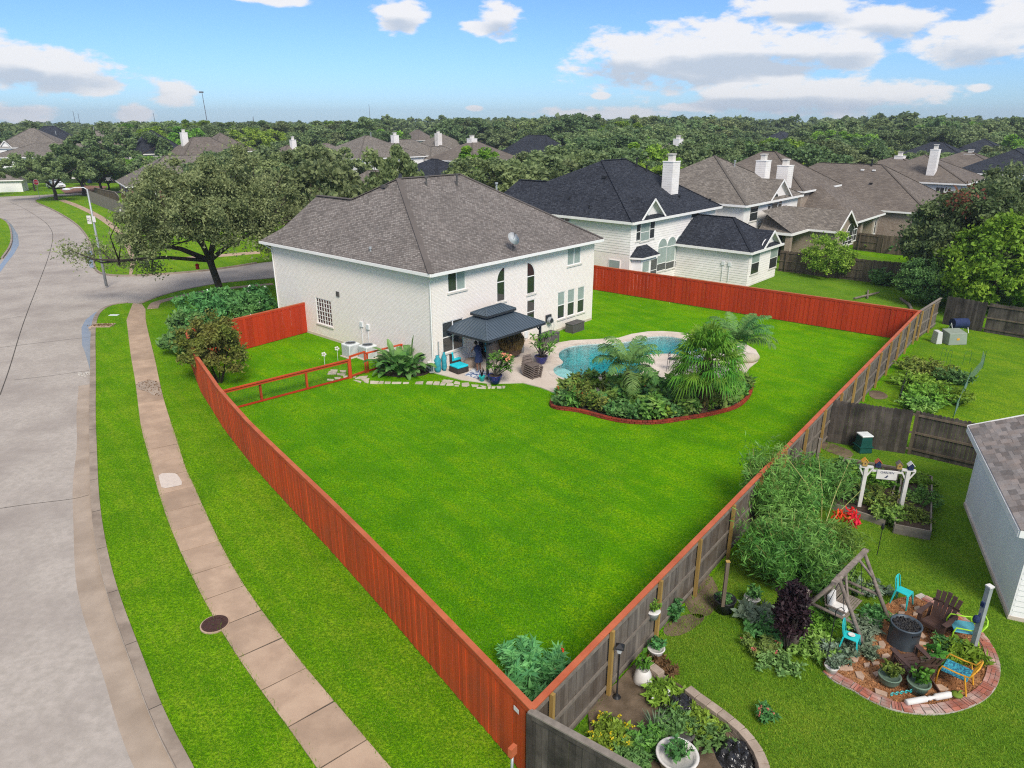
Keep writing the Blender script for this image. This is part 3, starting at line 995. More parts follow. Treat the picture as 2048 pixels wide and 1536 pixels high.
gcut=next(i for i,p in enumerate(KA)if p.y>36)
band(MB(),G1[:gcut],G2[:gcut],-0.14,ROAD_Z+0.004).obj('gutter',M['gutter'],kind='structure',label='stained tan gutter strip beside the kerb')
WETPX=[(180,741),(176,725),(170,705),(164,690),(163,655),(171,640),(190,625),(222,612),(248,607),(262,606),(250,611),(222,616),(204,627),(194,641),(189,668),(186,700),(181,741)]
sheet('gutter_water',P2(WETPX,ROAD_Z),ROAD_Z+0.006,M['wet'],'shallow water standing in the gutter by the corner')
sheet('gutter_water',P2([(0,445),(10,437),(24,450),(36,470),(38,490),(28,508),(12,528),(0,545),(0,530),(10,516),(22,500),(26,480),(20,460)],ROAD_Z),ROAD_Z+0.006,M['wet'],'blue wet gutter on the far side of the street')
sheet('gutter_water',P2([(175,505),(184,500),(190,520),(190,536),(180,535),(174,520)],ROAD_Z),ROAD_Z+0.006,M['wet'],'puddle at the side street kerb')
mj=MB()
def joint(px,w=0.02):
 p=smooth(P2(px,ROAD_Z),2)
 A,B=offset(p,w/2),offset(p,-w/2)
 for i in range(len(p)-1):
  mj.poly([(A[i].x,A[i].y,ROAD_Z+0.008),(B[i].x,B[i].y,ROAD_Z+0.008),(B[i+1].x,B[i+1].y,ROAD_Z+0.008),(A[i+1].x,A[i+1].y,ROAD_Z+0.008)])
joint([(0,790),(20,735),(40,665),(60,610),(80,560),(97,515),(106,480),(105,462),(92,445),(70,430),(45,415),(20,404)],0.05)
for l in([(0,695),(60,688),(180,674)],[(28,760),(100,752),(178,741)],[(0,1017),(60,1008),(150,998),(178,990)],[(0,640),(45,632)],[(100,520),(180,515)],
[(103,492),(175,490)],[(60,430),(100,425)]):
 joint(l,0.025)
mj.obj('street_joint',M['joint'],bpy.data.objects['street'])
FARB=[(512,524),(440,536),(360,544),(265,550),(217,549),(195,542),(190,530),(189,510),(186,495),(175,470),(155,447),(120,425),(95,413),(75,405),(71,402),(74,399),(90,395),(112,392.5),(145,390.5),(180,389),(230,386)]
fb=smooth(P2(FARB),2)
blk=[Vector((30,112))]+fb+[Vector((-20,150)),Vector((40,150))]
FK=resample(fb,1.0)
band(MB(),FK,offset(FK,0.16),-0.155,0.012).obj('kerb',M['kerb'],kind='structure',label='kerb rounding the far corner of the side street')
sheet('far_lawn',[tuple(p)for p in blk],-0.012,M['brightyard'],'bright lawn strip across the side street',0.14)
LC=smooth(P2([(0,436),(15,445),(22,467),(20,490),(0,517)]),2)
sheet('far_lawn',[tuple(p)for p in LC]+[(-90,LC[-1].y),(-90,LC[0].y)],-0.012,M['brightyard'],'grass corner left of the street',0.14)
LK=resample(LC,0.6)
band(MB(),LK,offset(LK,0.18),-0.155,0.012).obj('kerb',M['kerb'],kind='structure',label='kerb of the grass corner left of the street')
LD=P2([(-60,393),(0,392),(62,389.5),(120,386.5),(180,383.5),(260,380)])
sheet('far_lawn',[tuple(p)for p in LD]+[(60,300),(-400,300),(-400,90)],-0.012,M['brightyard'],'lawn in front of the houses across the far street',0.14)
sheet('driveway',P2([(130,386.5),(205,382),(215,372),(170,371),(118,377)]),-0.008+0.02,mat('drivebrick',(0.24,0.13,0.09),(0.19,0.10,0.07),3),'brown brick driveway behind the white car',0.03)
SWL=[(634,1536),(586,1467),(518,1376),(460,1291),(430,1240),(400,1185),(360,1103),(333,1035),(317,985),(305,940),(294,900),(289,883),(281,851),(275,798),(270,757),(262,716),(258,681),(253,640)]
SWR=[(783,1536),(762,1513),(679,1415),(609,1333),(551,1258),(497,1186),(443,1095),(402,1003),(385,965),(372,940),(356,886),(340,839),(327,798),(319,763),(311,722),(299,675),(291,640),(290,618)]
sl,sr=smooth(P2(SWL),2),smooth(P2(SWR),2)
def at_len(pts,f):
 L=[0]
 for a,b in zip(pts,pts[1:]):L.append(L[-1]+(b-a).length)
 s=f*L[-1]
 for i in range(len(pts)-1):
  if L[i+1]>=s:
   return pts[i].lerp(pts[i+1],(s-L[i])/max(1e-9,L[i+1]-L[i]))
 return pts[-1]
sl=[G(700,1640).to_2d()]+sl
sr=[G(870,1640).to_2d()]+sr
sw=empty('sidewalk',(0,0,0))
reg(sw,'sidewalk of square concrete slabs between the verge and the red fence',kind='structure')
K=300
SRD=[at_len(sr,i/1500)for i in range(1501)]
def across(f):
 a_=at_len(sl,f)
 return min(SRD,key=lambda q:(q-a_).length_squared)
cl=[(at_len(sl,i/K)+at_len(sr,i/K))/2 for i in range(K+1)]
tot=sum((b-a).length for a,b in zip(cl,cl[1:]))
ns=int(tot/1.55)
band(MB(),[at_len(sl,i/60)for i in range(61)],[at_len(sr,i/60)for i in range(61)],-0.1,-0.006).obj('bed',M['joint'],sw)
light_slab=None
for i in range(ns):
 f0,f1=i/ns,(i+1)/ns
 g=0.022/tot
 a,b,c,d=at_len(sl,f0+g),across(f0+g),across(f1-g),at_len(sl,f1-g)
 dz=R.uniform(-0.004,0.006)
 o=MB().hexa([(a.x,a.y,-0.08),(b.x,b.y,-0.08),(c.x,c.y,-0.08),(d.x,d.y,-0.08),(a.x,a.y,0.018+dz),(b.x,b.y,0.018+dz+R.uniform(-.003,.003)),(c.x,c.y,0.018+dz),(d.x,d.y,0.018+dz)]).obj('slab',M['slab'],sw,bevel=0.008)
sheet('patch',smooth(P2([(316,947),(348,946),(356,950),(367,969),(352,973),(324,978),(320,966)],0.018),1,True),0.0285,mat('newconcrete',(0.60,0.52,0.45),(0.54,0.46,0.40),6,0.8),'pale patch of fresh cement on one slab',kind=None,parent=sw)
mbp=[tuple(p)for p in smooth(P2([(272,765),(310,758),(322,775),(325,792),(305,790),(298,784),(274,778)],0.03),1,True)]
sheet('puddle',mbp,0.031,M['gutter'],'brown puddle with dead leaves on the sidewalk')
pts=scatter_poly(mbp,120,4,0.036)
V,F=leafset(pts,0.06,1.6)
reg(place('fallen_leaves',npmesh('fallen_leaves',V,F,M['dryleaf'])),'dead leaves drifted on the sidewalk',kind='stuff')
sheet('ramp',P2([(266,606),(284,608),(291,618),(291,640),(253,640),(260,620)]),-0.004,M['slab'],'sidewalk ramp down to the side street',kind='structure')
wl=smooth(P2([(294,618),(300,606),(318,601),(352,592),(395,583),(434,577),(490,571),(545,566)]),2)
band(MB(),wl,offset(wl,-0.75),-0.1,0.01).obj('side_walk',M['slab'],kind='structure',label='narrow concrete walk following the side street')
for l,r,lb in(([(258,549),(262,520),(252,495),(238,470),(215,450),(185,430),(150,413),(118,401)],[(264,549),(272,520),(262,490),(248,466),(226,446),(198,428),(160,410),(128,399)],'brown sidewalk through the far verge'),
([(345,516),(400,512),(520,502)],[(345,520),(400,517),(520,507)],'concrete walk on the far side of the side street')):
 band(MB(),smooth(P2(l),1),smooth(P2(r),1),-0.1,0.012).obj('far_walk',M['slab'],kind='structure',label=lb)
FL=[Vector(p)for p in((-18.3,38.4),(-15.85,33.9),(-14.35,31.55),(-13.0,29.4),(-11.65,27.45),(-10.35,25.6),(-9.0,23.8),(-7.7,22.1),(-5.6,19.35),(-4.0,17.2),(-2.95,15.75),(0.40,11.1))]
FR=[Vector((0.40,11.1)),Vector((28.55,46.3))]
BACK=[Vector((6.7,57.6)),Vector((25.3,42.75))]
HN=Vector((-4.18,36.30))
HA=math.radians(48.8)
AU=Vector((math.cos(HA),math.sin(HA)))
BU=Vector((-AU.y,AU.x))
LAWN=FL+[Vector((25.3,42.55))]+[Vector((6.7,57.5))]+[Vector((2,62)),Vector((-6,60)),Vector((-16,50))]
sheet('yard_lawn',LAWN,0.0,M['lawn'],'vivid green lawn of the fenced back yard')
sheet('neighbour_lawn',[tuple(FR[0]),(1.2,6),(40,6),(40,25),tuple(G(1960,935).to_2d()),(14.25,28.5)],0.0,M['yard'],'neighbour lawn with raised beds and the brick ring')
sheet('neighbour_lawn',[(14.27,28.5),tuple(G(1960,935).to_2d()),(60,22),(60,42),tuple(G(2048,676).to_2d()),(28.9,46.8)],0.0,M['brightyard'],'yellow green neighbour lawn behind the grey board fence')
sheet('neighbour_lawn',[(7.0,57.7),(25.4,42.9),(28.6,46.5),(45,60),(38,70),(30,90),(12,64)],0.0,M['yard'],'lawn beyond the long red fence')
# ------ fences
def slope_uv(me):
 uv=me.uv_layers.new(name='slope')
 dat=np.zeros(len(me.loops)*2,dtype=np.float32)
 for p in me.polygons:
  n=p.normal
  h=Vector((0,0,1)).cross(n)
  if h.length<0.02:h=Vector((1,0,0))
  h.normalize()
  s=n.cross(h)
  for li in p.loop_indices:
   c=me.vertices[me.loops[li].vertex_index].co
   dat[2*li]=c.dot(h)+37.3
   dat[2*li+1]=c.dot(s)+53.1
 uv.data.foreach_set('uv',dat)
 return me
def uvobj(mb,name,m,parent=None,**kw):
 o=mb.obj(name,m,parent,**kw)
 slope_uv(o.data)
 return o
def picket_mesh(w,h,t,m,dog=False):
 mb=MB()
 if dog:
  c=w*0.28
  mb.hexa([(-w/2,-t/2,0),(w/2,-t/2,0),(w/2,t/2,0),(-w/2,t/2,0),(-w/2,-t/2,h-c),(w/2,-t/2,h-c),(w/2,t/2,h-c),(-w/2,t/2,h-c)])
  mb.hexa([(-w/2,-t/2,h-c),(w/2,-t/2,h-c),(w/2,t/2,h-c),(-w/2,t/2,h-c),(-w/2+c,-t/2,h),(w/2-c,-t/2,h),(w/2-c,t/2,h),(-w/2+c,t/2,h)])
 else:
  mb.box(-w/2,-t/2,0,w/2,t/2,h)
 return mb.mesh('picket',m)
def board_fence(name,label,pts,side,h=1.96,bw=0.150,gap=0.004,m='redpaint',cap='redcap',z0=0.0,posts=None,rails=None,post_m='newpost',dog=False,cat='fence',capw=0.15,jit=0.004,group=None,alt=0.0,hj=0.0,kickm=None,postoff=0.0,caph=0.045,poststep=2.44,flip_every=0):
 """boards on one side of the line (side = +1 left of its direction), rails and posts on the other"""
 pts=[Vector(p[:2])for p in pts]
 e=empty(name,(pts[0].x,pts[0].y,z0),0,label,cat,group)
 o0=pts[0]
 tot=sum((b-a).length for a,b in zip(pts,pts[1:]))
 step=bw+gap
 n=int(tot/step)
 me=picket_mesh(bw,h-(0.0 if not cap else 0.02),0.018,M[m],dog)
 def at(s):
  acc=0
  for a,b in zip(pts,pts[1:]):
   l=(b-a).length
   if s<=acc+l or b is pts[-1]:
    d=(b-a).normalized()
    return a+d*(s-acc),d
   acc+=l
 for i in range(n):
  p,d=at((i+0.5)*step)
  nrm=Vector((-d.y,d.x))*side
  sgn=1
  if flip_every and int((i*step)/flip_every)%2==1:sgn=-1
  off=0.035*sgn+R.uniform(-jit,jit)+(alt if i%2 else 0)
  q=p+nrm*off-o0
  pk=place('picket',me,e,(q.x,q.y,(-0.02+R.uniform(0,hj))if not cap else 0.03+R.uniform(0,.01)),(R.uniform(-.004,.004),0,math.atan2(d.y,d.x)+R.uniform(-.01,.01)))
 acc=0
 for a,b in zip(pts,pts[1:]):
  d=(b-a).normalized()
  nrm=Vector((-d.y,d.x))*side
  l=(b-a).length
  if rails:
   for zr in(0.25,0.98,h-0.18):
    sgn=-1
    MB().beam(((a-o0)+nrm*0.0*sgn).to_3d()+Vector((0,0,zr)),((b-o0)+nrm*0.0).to_3d()+Vector((0,0,zr)),0.04,0.085).obj('rail',M[rails],e)
  if kickm:
   MB().beam(((a-o0)+nrm*0.045).to_3d()+Vector((0,0,0.08)),((b-o0)+nrm*0.045).to_3d()+Vector((0,0,0.08)),0.03,0.15).obj('kick_board',M[kickm],e)
  if cap:
   k=max(1,round(l/2.6))
   ext=0.03
   for j in range(k):
    p0,p1=a.lerp(b,j/k)-o0,a.lerp(b,(j+1)/k)-o0
    if j==0:p0=p0-d*ext
    if j==k-1:p1=p1+d*ext
    MB().beam((p0+d*0.003).to_3d()+Vector((0,0,h+caph/2+R.uniform(-.002,.002))),(p1-d*0.003).to_3d()+Vector((0,0,h+caph/2)),capw,caph).obj('cap',M[cap],e,bevel=0.006)
   MB().beam((a-o0+nrm*0.058).to_3d()+Vector((0,0,h-0.06)),(b-o0+nrm*0.058).to_3d()+Vector((0,0,h-0.06)),0.022,0.11).obj('trim_board',M[m],e)
 if post_m and poststep:
  pm=MB().box(-0.045,-0.045,-0.1,0.045,0.045,h-0.03).mesh('post',M[post_m])
  s=0.6+postoff
  while s<tot:
   p,d=at(s)
   nrm=Vector((-d.y,d.x))*side
   q=p-nrm*0.068-o0
   place('post',pm,e,(q.x,q.y,0),(R.uniform(-.01,.01),0,math.atan2(d.y,d.x)))
   s+=poststep
 return e
front_fence=board_fence('fence','long curving red board fence facing the sidewalk, with a flat cap',FL,-1,m='redpaint',cap='redcap',alt=.008,gap=.002,rails='reddeep',post_m='reddeep')
back_fence=board_fence('fence','straight dark red board fence at the back of the green lawn',BACK,-1,h=1.98,m='reddeep',cap='redcap',rails='brownwood',post_m=None,alt=0.016,bw=.153,gap=.002)
hw=G(619,664)
ret_fence=board_fence('fence','short red board fence joining the curved fence to the white house',[FL[0],Vector((hw.x-0.02,hw.y+0.05))],-1,h=1.98,m='reddeep',cap='redcap',rails='reddeep',post_m=None,alt=0.016,bw=.153,gap=.002)
right_fence=board_fence('fence','weathered grey board fence with red painted cap between the two back yards',[FR[0],G(1838,623,2.0).to_2d()],1,h=1.96,m='greywood',cap='redcap',rails='railwood',post_m='newpost',jit=0.008,hj=0)
right_fence2=board_fence('fence','short capped stretch of the grey fence past the red back fence corner',[G(1838,623,2.0).to_2d()+Vector((.05,.05)),FR[1]],1,h=1.96,m='greywood',cap='railwood',rails='railwood',post_m='newpost',jit=0.008,poststep=2.4)
near_fence=board_fence('fence','grey board fence with grey cap at the bottom corner of the yards',[Vector((0.37,11.03)),G(1275,1536,2.0).to_2d(),Vector((6.9,5.6))],-1,h=1.94,m='darkwood',cap='railwood',rails='railwood',post_m='railwood',jit=0.01,z0=0)
MB().box(-.06,-.06,-.1,.06,.06,1.93).obj('post',M['darkwood'],near_fence,loc=(.0,-.02,0),rot=(0,0,.9))
div_fence=board_fence('fence','dark weathered board fence across the neighbour yards behind the green bin',[G(1667,797,2.0).to_2d(),G(1817,908).to_2d()],-1,h=1.95,m='darkwood',cap=None,rails='brownwood',post_m=None,dog=True,hj=0.05,bw=0.14)
q_=G(1817,908).to_2d()-G(1667,797,2.0).to_2d()
MB().box(-.06,-.05,-.1,.06,.05,1.93).obj('post',M['brownwood'],div_fence,loc=(q_.x+.02,q_.y,0),rot=(0,0,-.7))
div_fence2=board_fence('fence','dark board fence showing its brown rails beside the white garage',[G(1817,908).to_2d()+Vector((.03,0)),G(1985,948).to_2d()],1,h=1.93,m='darkwood',cap=None,rails='brownwood',post_m=None,dog=True,hj=0.05,bw=0.14,kickm='brownwood')
up_a,up_b,up_c=G(1880,650).to_2d()+Vector((.35,.35)),G(1966,664).to_2d(),G(2120,690).to_2d()
up_fence=board_fence('fence','tall grey board fence behind the utility box',[up_a,up_b],-1,h=1.95,m='darkwood',cap=None,rails='brownwood',post_m=None,dog=True,hj=0.05)
up_fence2=board_fence('fence','grey board fence panel with visible rails at the right edge',[up_b+Vector((.02,0)),up_c],1,h=1.95,m='darkwood',cap=None,rails='brownwood',post_m=None,dog=True,hj=0.05,kickm='brownwood')
nb1=[G(1556,542).to_2d(),G(1709,561).to_2d(),G(1870,578).to_2d()]
nb_fence=board_fence('fence','brown board fence behind the neighbour house with the dark roof',nb1,1,h=1.9,m='brownwood',cap=None,rails='brownwood',post_m='brownwood',dog=True,hj=0.06,flip_every=2.4)
nb2=[G(1705,499).to_2d(),G(1760,506).to_2d(),G(1850,516).to_2d()]
nb_fence2=board_fence('fence','grey brown fence behind the tan brick gabled wing',nb2,1,h=1.85,m='brownwood',cap=None,rails='brownwood',post_m='brownwood',dog=True,hj=0.05,flip_every=2.4,bw=0.16)
nb3=[G(1757,460).to_2d(),G(1850,468).to_2d()]
nb_fence3=board_fence('fence','farther grey fence below the tan brick house',nb3,1,h=1.85,m='greywood',cap=None,rails='brownwood',post_m='brownwood',hj=0.05,flip_every=2.4,bw=0.18)
lf=smooth(P2([(181,404),(205,414),(230,424),(254,436)]),1)
left_fence=board_fence('fence','grey board fence curving beside the brown far sidewalk',lf,-1,h=1.95,m='railwood',cap=None,rails=None,post_m=None,hj=0.04,bw=0.17)
lf2=P2([(193,398),(234,408),(243,418)])
left_fence2=board_fence('fence','brown fence in front of the low brick house',lf2,-1,h=1.95,m='brownwood',cap='railwood',rails='brownwood',post_m=None,bw=0.2)
left_fence3=board_fence('fence','grey fence at the left edge beyond the street',P2([(-30,379),(28,378)]),-1,h=1.85,m='greywood',cap=None,rails=None,post_m=None,bw=0.22)
ra,rb,rc,rd=G(452,823).to_2d(),G(699.6,757).to_2d(),G(732,746).to_2d(),G(806,726).to_2d()
rf=empty('rail_fence',(ra.x,ra.y,0),0,'low red rail fence dividing the side yard from the lawn','fence')
def lr(p):return(p-ra).to_3d()
MB().beam(lr(ra)+Vector((0,0,1.06)),lr(rb)+Vector((0,0,1.06)),0.14,0.05).beam(lr(ra)+Vector((0,0,0.97)),lr(rb)+Vector((0,0,0.97)),0.04,0.12).obj('top_rail',M['redpaint'],rf)
MB().beam(lr(ra)+Vector((0,0,0.07)),lr(rb)+Vector((0,0,0.07)),0.05,0.09).obj('bottom_rail',M['reddeep'],rf)
for q in(ra+(rb-ra)*0.01,G(524,802).to_2d(),G(615,779).to_2d(),rb):
 MB().box(-0.05,-0.05,0,0.05,0.05,1.03 if q is not rb else 1.1).obj('post',M['redpaint'],rf,loc=lr(q),rot=(0,0,0.75))
wm=MB()
for i in range(90):
 t=i/90
 p=lr(ra.lerp(rb,t))
 wm.beam(p+Vector((0,0,0.1)),p+Vector((0,0,0.93)),0.004,0.004)
for k in range(9):
 z=0.12+k*0.1
 wm.beam(lr(ra)+Vector((0,0,z)),lr(rb)+Vector((0,0,z)),0.004,0.004)
wm.obj('wire_mesh',M['metaldark'],rf,kind='stuff')
gt=empty('garden_gate',(rb.x,rb.y,0),0,'open framed red garden gate at the end of the rail fence','gate')
a3,b3=Vector((0.08,0.06,0)),(rc-rb).to_3d()
for z in(0.12,1.22):
 MB().beam(a3+Vector((0,0,z)),b3+Vector((0,0,z)),0.09,0.09).obj('gate_rail',M['redpaint'],gt)
for p in(a3,b3):
 MB().beam(p,p+Vector((0,0,1.25)),0.09,0.09).obj('gate_post',M['redpaint'],gt)
rf2=empty('rail_fence',(rc.x,rc.y,0),0,'short red rail beside the gate running into the banana plants','fence')
d3=(rd-rc).to_3d()
MB().beam(Vector((0.05,0.05,1.12)),d3+Vector((0,0,1.12)),0.13,0.06).obj('top_rail',M['redpaint'],rf2)
MB().beam(Vector((0.05,0.05,0.1)),d3+Vector((0,0,0.1)),0.05,0.09).obj('bottom_rail',M['reddeep'],rf2)
for t in(0.06,0.98):
 MB().beam(d3*t,d3*t+Vector((0,0,1.12)),0.09,0.09).obj('post',M['redpaint'],rf2)
# ------ houses
class House:
 def __init__(s,name,label,N,ang=HA,cat='house',group=None):
  s.N,s.a=Vector((N[0],N[1])),ang
  s.u,s.v=Vector((math.cos(ang),math.sin(ang))),Vector((-math.sin(ang),math.cos(ang)))
  s.e=empty(name,(N[0],N[1],0),ang,label,cat,group)
 def A(s,v,px,py):
  """point of wall v = const seen at a pixel -> (u, z)"""
  return s._w(s.v,v,s.u,px,py)
 def B(s,u,px,py):
  return s._w(s.u,u,s.v,px,py)
 def _w(s,nrm,off,tan,px,py):
  d=ray(px,py)
  d2=d.to_2d()
  t=(off+s.N.dot(nrm))/d2.dot(nrm)
  p=d2*t
  return(p-s.N).dot(tan),CAM_H+d.z*t
 def wp(s,u,v,z=0.0):
  p=s.N+s.u*u+s.v*v
  return Vector((p.x,p.y,z))
 def S(s,plane,px,py):
  """pixel -> local point on the roof plane through 3 local points"""
  a,b,c=[s.wp(*q)for q in plane]
  n=(b-a).cross(c-a)
  o=Vector((0,0,CAM_H))
  d=ray(px,py)
  t=(a-o).dot(n)/d.dot(n)
  p=o+d*t
  q=p.to_2d()-s.N
  return Vector((q.dot(s.u),q.dot(s.v),p.z))
def wallbox(h,u0,v0,u1,v1,z0,z1,m,holes=None,skip=()):
 """four walls; holes = {'A': [(t0,z0,t1,z1)], 'B': [...]} cut the two walls that face the viewer"""
 holes=holes or{}
 for w in('A','B','C','D'):
  if w in skip:continue
  mb=MB()
  hs=holes.get(w,[])
  if w in 'AC':
   v=v0 if w=='A' else v1
   P=lambda t,z,d=0.0:(t,v+d,z)
   ts,te=u0,u1
  else:
   u=u0 if w=='B' else u1
   P=lambda t,z,d=0.0:(u+d,t,z)
   ts,te=v0,v1
  xs=sorted({ts,te}|{x for q in hs for x in(q[0],q[2])})
  zs=sorted({z0,z1}|{x for q in hs for x in(q[1],q[3])})
  for i in range(len(xs)-1):
   for j in range(len(zs)-1):
    cx,cz=(xs[i]+xs[i+1])/2,(zs[j]+zs[j+1])/2
    if any(q[0]<cx<q[2]and q[1]<cz<q[3]for q in hs):continue
    q=[P(xs[i],zs[j]),P(xs[i+1],zs[j]),P(xs[i+1],zs[j+1]),P(xs[i],zs[j+1])]
    if w in 'BC':q.reverse()
    mb.poly(q)
  for(a,b,c,d)in hs:
   D=0.11
   for q in([P(a,b),P(a,d),P(a,d,D),P(a,b,D)],[P(c,b),P(c,b,D),P(c,d,D),P(c,d)],[P(a,d),P(c,d),P(c,d,D),P(a,d,D)],[P(a,b),P(a,b,D),P(c,b,D),P(c,b)]):
    mb.poly(q)
  uvobj(mb,'wall',m,h.e)
def clapwall(h,w,off,t0,t1,z0,z1,m,row=0.2,top=None):
 """lapped boards on a wall; top(z) may give narrower ends (for gables)"""
 mb=MB()
 z=z0
 while z<z1-0.01:
  ze=min(z+row,z1)
  a0,a1=(t0,t1)
  if top:
   a0,a1=top((z+ze)/2)
  if a1-a0>0.05:
   f=(lambda t,zz,d:(t,off-d,zz))if w=='A' else(lambda t,zz,d:(off-d,t,zz))
   mb.poly([f(a0,z,0.025),f(a1,z,0.025),f(a1,ze,0.006),f(a0,ze,0.006)])
   mb.poly([f(a0,z,0.0),f(a1,z,0.0),f(a1,z,0.025),f(a0,z,0.025)])
  z=ze
 return mb.obj('siding',m,h.e)
def window(h,w,off,t0,z0,t1,z1,cols=1,rows=1,arch=None,glass='glass',glass2=None,fr=0.05,proud=False,sill=True,muntin=None,frm='trimwhite',spandrel=None,colsplit=None,rowsplit=None,shift=0.0):
 """a framed window on wall A (v = off) or B (u = off). arch: None, 'full', 'left', 'right'"""
 s=1
 dep=(0.02 if not proud else-0.055)
 f=(lambda t,z,d:(t,off+d,z))if w=='A' else(lambda t,z,d:(off+d,t,z))
 mb=MB()
 W,H=t1-t0,z1-z0
 rise=0.0
 if arch=='full':rise=W/2
 elif arch:rise=min(W*1.15,H*0.45)
 zs=z1-rise
 def bar(a,b,c,d):
  mb.hexa([f(a,b,dep),f(c,b,dep),f(c,b,dep+0.06),f(a,b,dep+0.06),f(a,d,dep),f(c,d,dep),f(c,d,dep+0.06),f(a,d,dep+0.06)])
 bar(t0,z0,t1,z0+fr)
 if arch!='full' or True:
  bar(t0,z0+fr,t0+fr,zs if arch in('full','left')else z1-fr)
  bar(t1-fr,z0+fr,t1,zs if arch in('full','right')else z1-fr)
 def archpt(k,n,grow=0.0):
  if arch=='full':
   a=PI-PI*k/n
   r=W/2-grow
   return(t0+t1)/2+r*math.cos(a),zs+r*math.sin(a)
  if arch=='left':
   a=PI-PI/2*k/n
   return t1+(W-grow)*math.cos(a),zs+(rise-grow)*math.sin(a)
  a=PI/2-PI/2*k/n
  return t0+(W-grow)*math.cos(a),zs+(rise-grow)*math.sin(a)
 n=14
 if arch:
  for k in range(n):
   (a,b),(c,d)=archpt(k,n),archpt(k+1,n)
   (a2,b2),(c2,d2)=archpt(k,n,fr),archpt(k+1,n,fr)
   mb.hexa([f(a2,b2,dep),f(c2,d2,dep),f(c2,d2,dep+.06),f(a2,b2,dep+.06),f(a,b,dep),f(c,d,dep),f(c,d,dep+.06),f(a,b,dep+.06)])
  bar(t0+fr,zs-fr/2,t1-fr,zs+fr/2)
 else:
  bar(t0,z1-fr,t1,z1)
 cs=colsplit or[i/cols for i in range(1,cols)]
 rs=rowsplit or[i/rows for i in range(1,rows)]
 for c in cs:bar(t0+W*c-fr*.55,z0+fr,t0+W*c+fr*.55,(zs if arch else z1)-fr)
 for r in rs:bar(t0+fr,z0+(zs-z0)*r-fr*.45,t1-fr,z0+(zs-z0)*r+fr*.45)
 if muntin:
  nc,nr=muntin
  for i in range(1,nc):
   x=t0+W*i/nc
   bar(x-0.011,z0+fr,x+0.011,z1-fr)
  for i in range(1,nr):
   z=z0+H*i/nr
   bar(t0+fr,z-0.011,t1-fr,z+0.011)
 wo=mb.obj('window',M[frm],h.e)
 gd=dep+(0.035 if not proud else 0.012)
 xs=[0]+list(cs)+[1]
 zz=[0]+list(rs)+[1]
 for i in range(len(xs)-1):
  for j in range(len(zz)-1):
   g=glass
   if glass2 and((cols>1 and i==len(xs)-2)or(cols==1 and j==0)):g=glass2
   a,c=t0+W*xs[i]+fr*.3,t0+W*xs[i+1]-fr*.3
   b,d=z0+(zs-z0)*zz[j]+fr*.3,z0+(zs-z0)*zz[j+1]-fr*.3
   MB().poly([f(a,b,gd),f(c,b,gd),f(c,d,gd),f(a,d,gd)]).obj('pane',M[g],wo)
 if arch:
  q=[archpt(k,n,fr*.5)for k in range(n+1)]
  if arch=='left':q.append((t1-fr*.5,zs))
  if arch=='right':q.append((t0+fr*.5,zs))
  MB().poly([f(a,b,gd)for a,b in q]).obj('pane',M[glass],wo)
 if sill:
  q0=-0.07
  mb=MB().hexa([f(t0-.08,z0-.09,q0),f(t1+.08,z0-.09,q0),f(t1+.08,z0-.09,0.0),f(t0-.08,z0-.09,0.0),f(t0-.08,z0-.003,q0),f(t1+.08,z0-.003,q0),f(t1+.08,z0-.003,dep),f(t0-.08,z0-.003,dep)])
  mb.obj('sill',M['trim'],wo)
 if spandrel and arch:
  q=[archpt(k,n,-0.0)for k in range(n+1)]
  top=z1+0.0
  for k in range(n):
   (a,b),(c,d)=q[k],q[k+1]
   if w=='A':uvobj(MB().poly([f(a,b,0.0),f(c,d,0.0),f(c,top,0.0),f(a,top,0.0)]),'arch_brick',spandrel,wo)if False else None
  mb=MB()
  for k in range(n):
   (a,b),(c,d)=q[k],q[k+1]
   mb.poly([f(a,b,0.0),f(c,d,0.0),f(c,top,0.0),f(a,top,0.0)])
   mb.poly([f(a,b,0.0),f(a,b,0.1),f(c,d,0.1),f(c,d,0.0)])
  uvobj(mb,'arch_brick',spandrel,wo)
 return wo
def roof_faces(h,faces,m,name='roof',under=0.0,parent=None):
 mb=MB()
 for f in faces:mb.poly(f)
 return uvobj(mb,name,m,parent or h.e)
def eave(h,pts,m='trimwhite',d=0.2,t=0.12,closed=False,name='gutter',soffit=None):
 """gutter board along an eave line, just below and outside the roof edge"""
 k=len(pts)
 for i in range(k if closed else k-1):
  a,b=Vector(pts[i]),Vector(pts[(i+1)%k])
  MB().beam(a-Vector((0,0,d/2+0.012)),b-Vector((0,0,d/2+0.012)),t,d).obj(name,M[m],h.e)
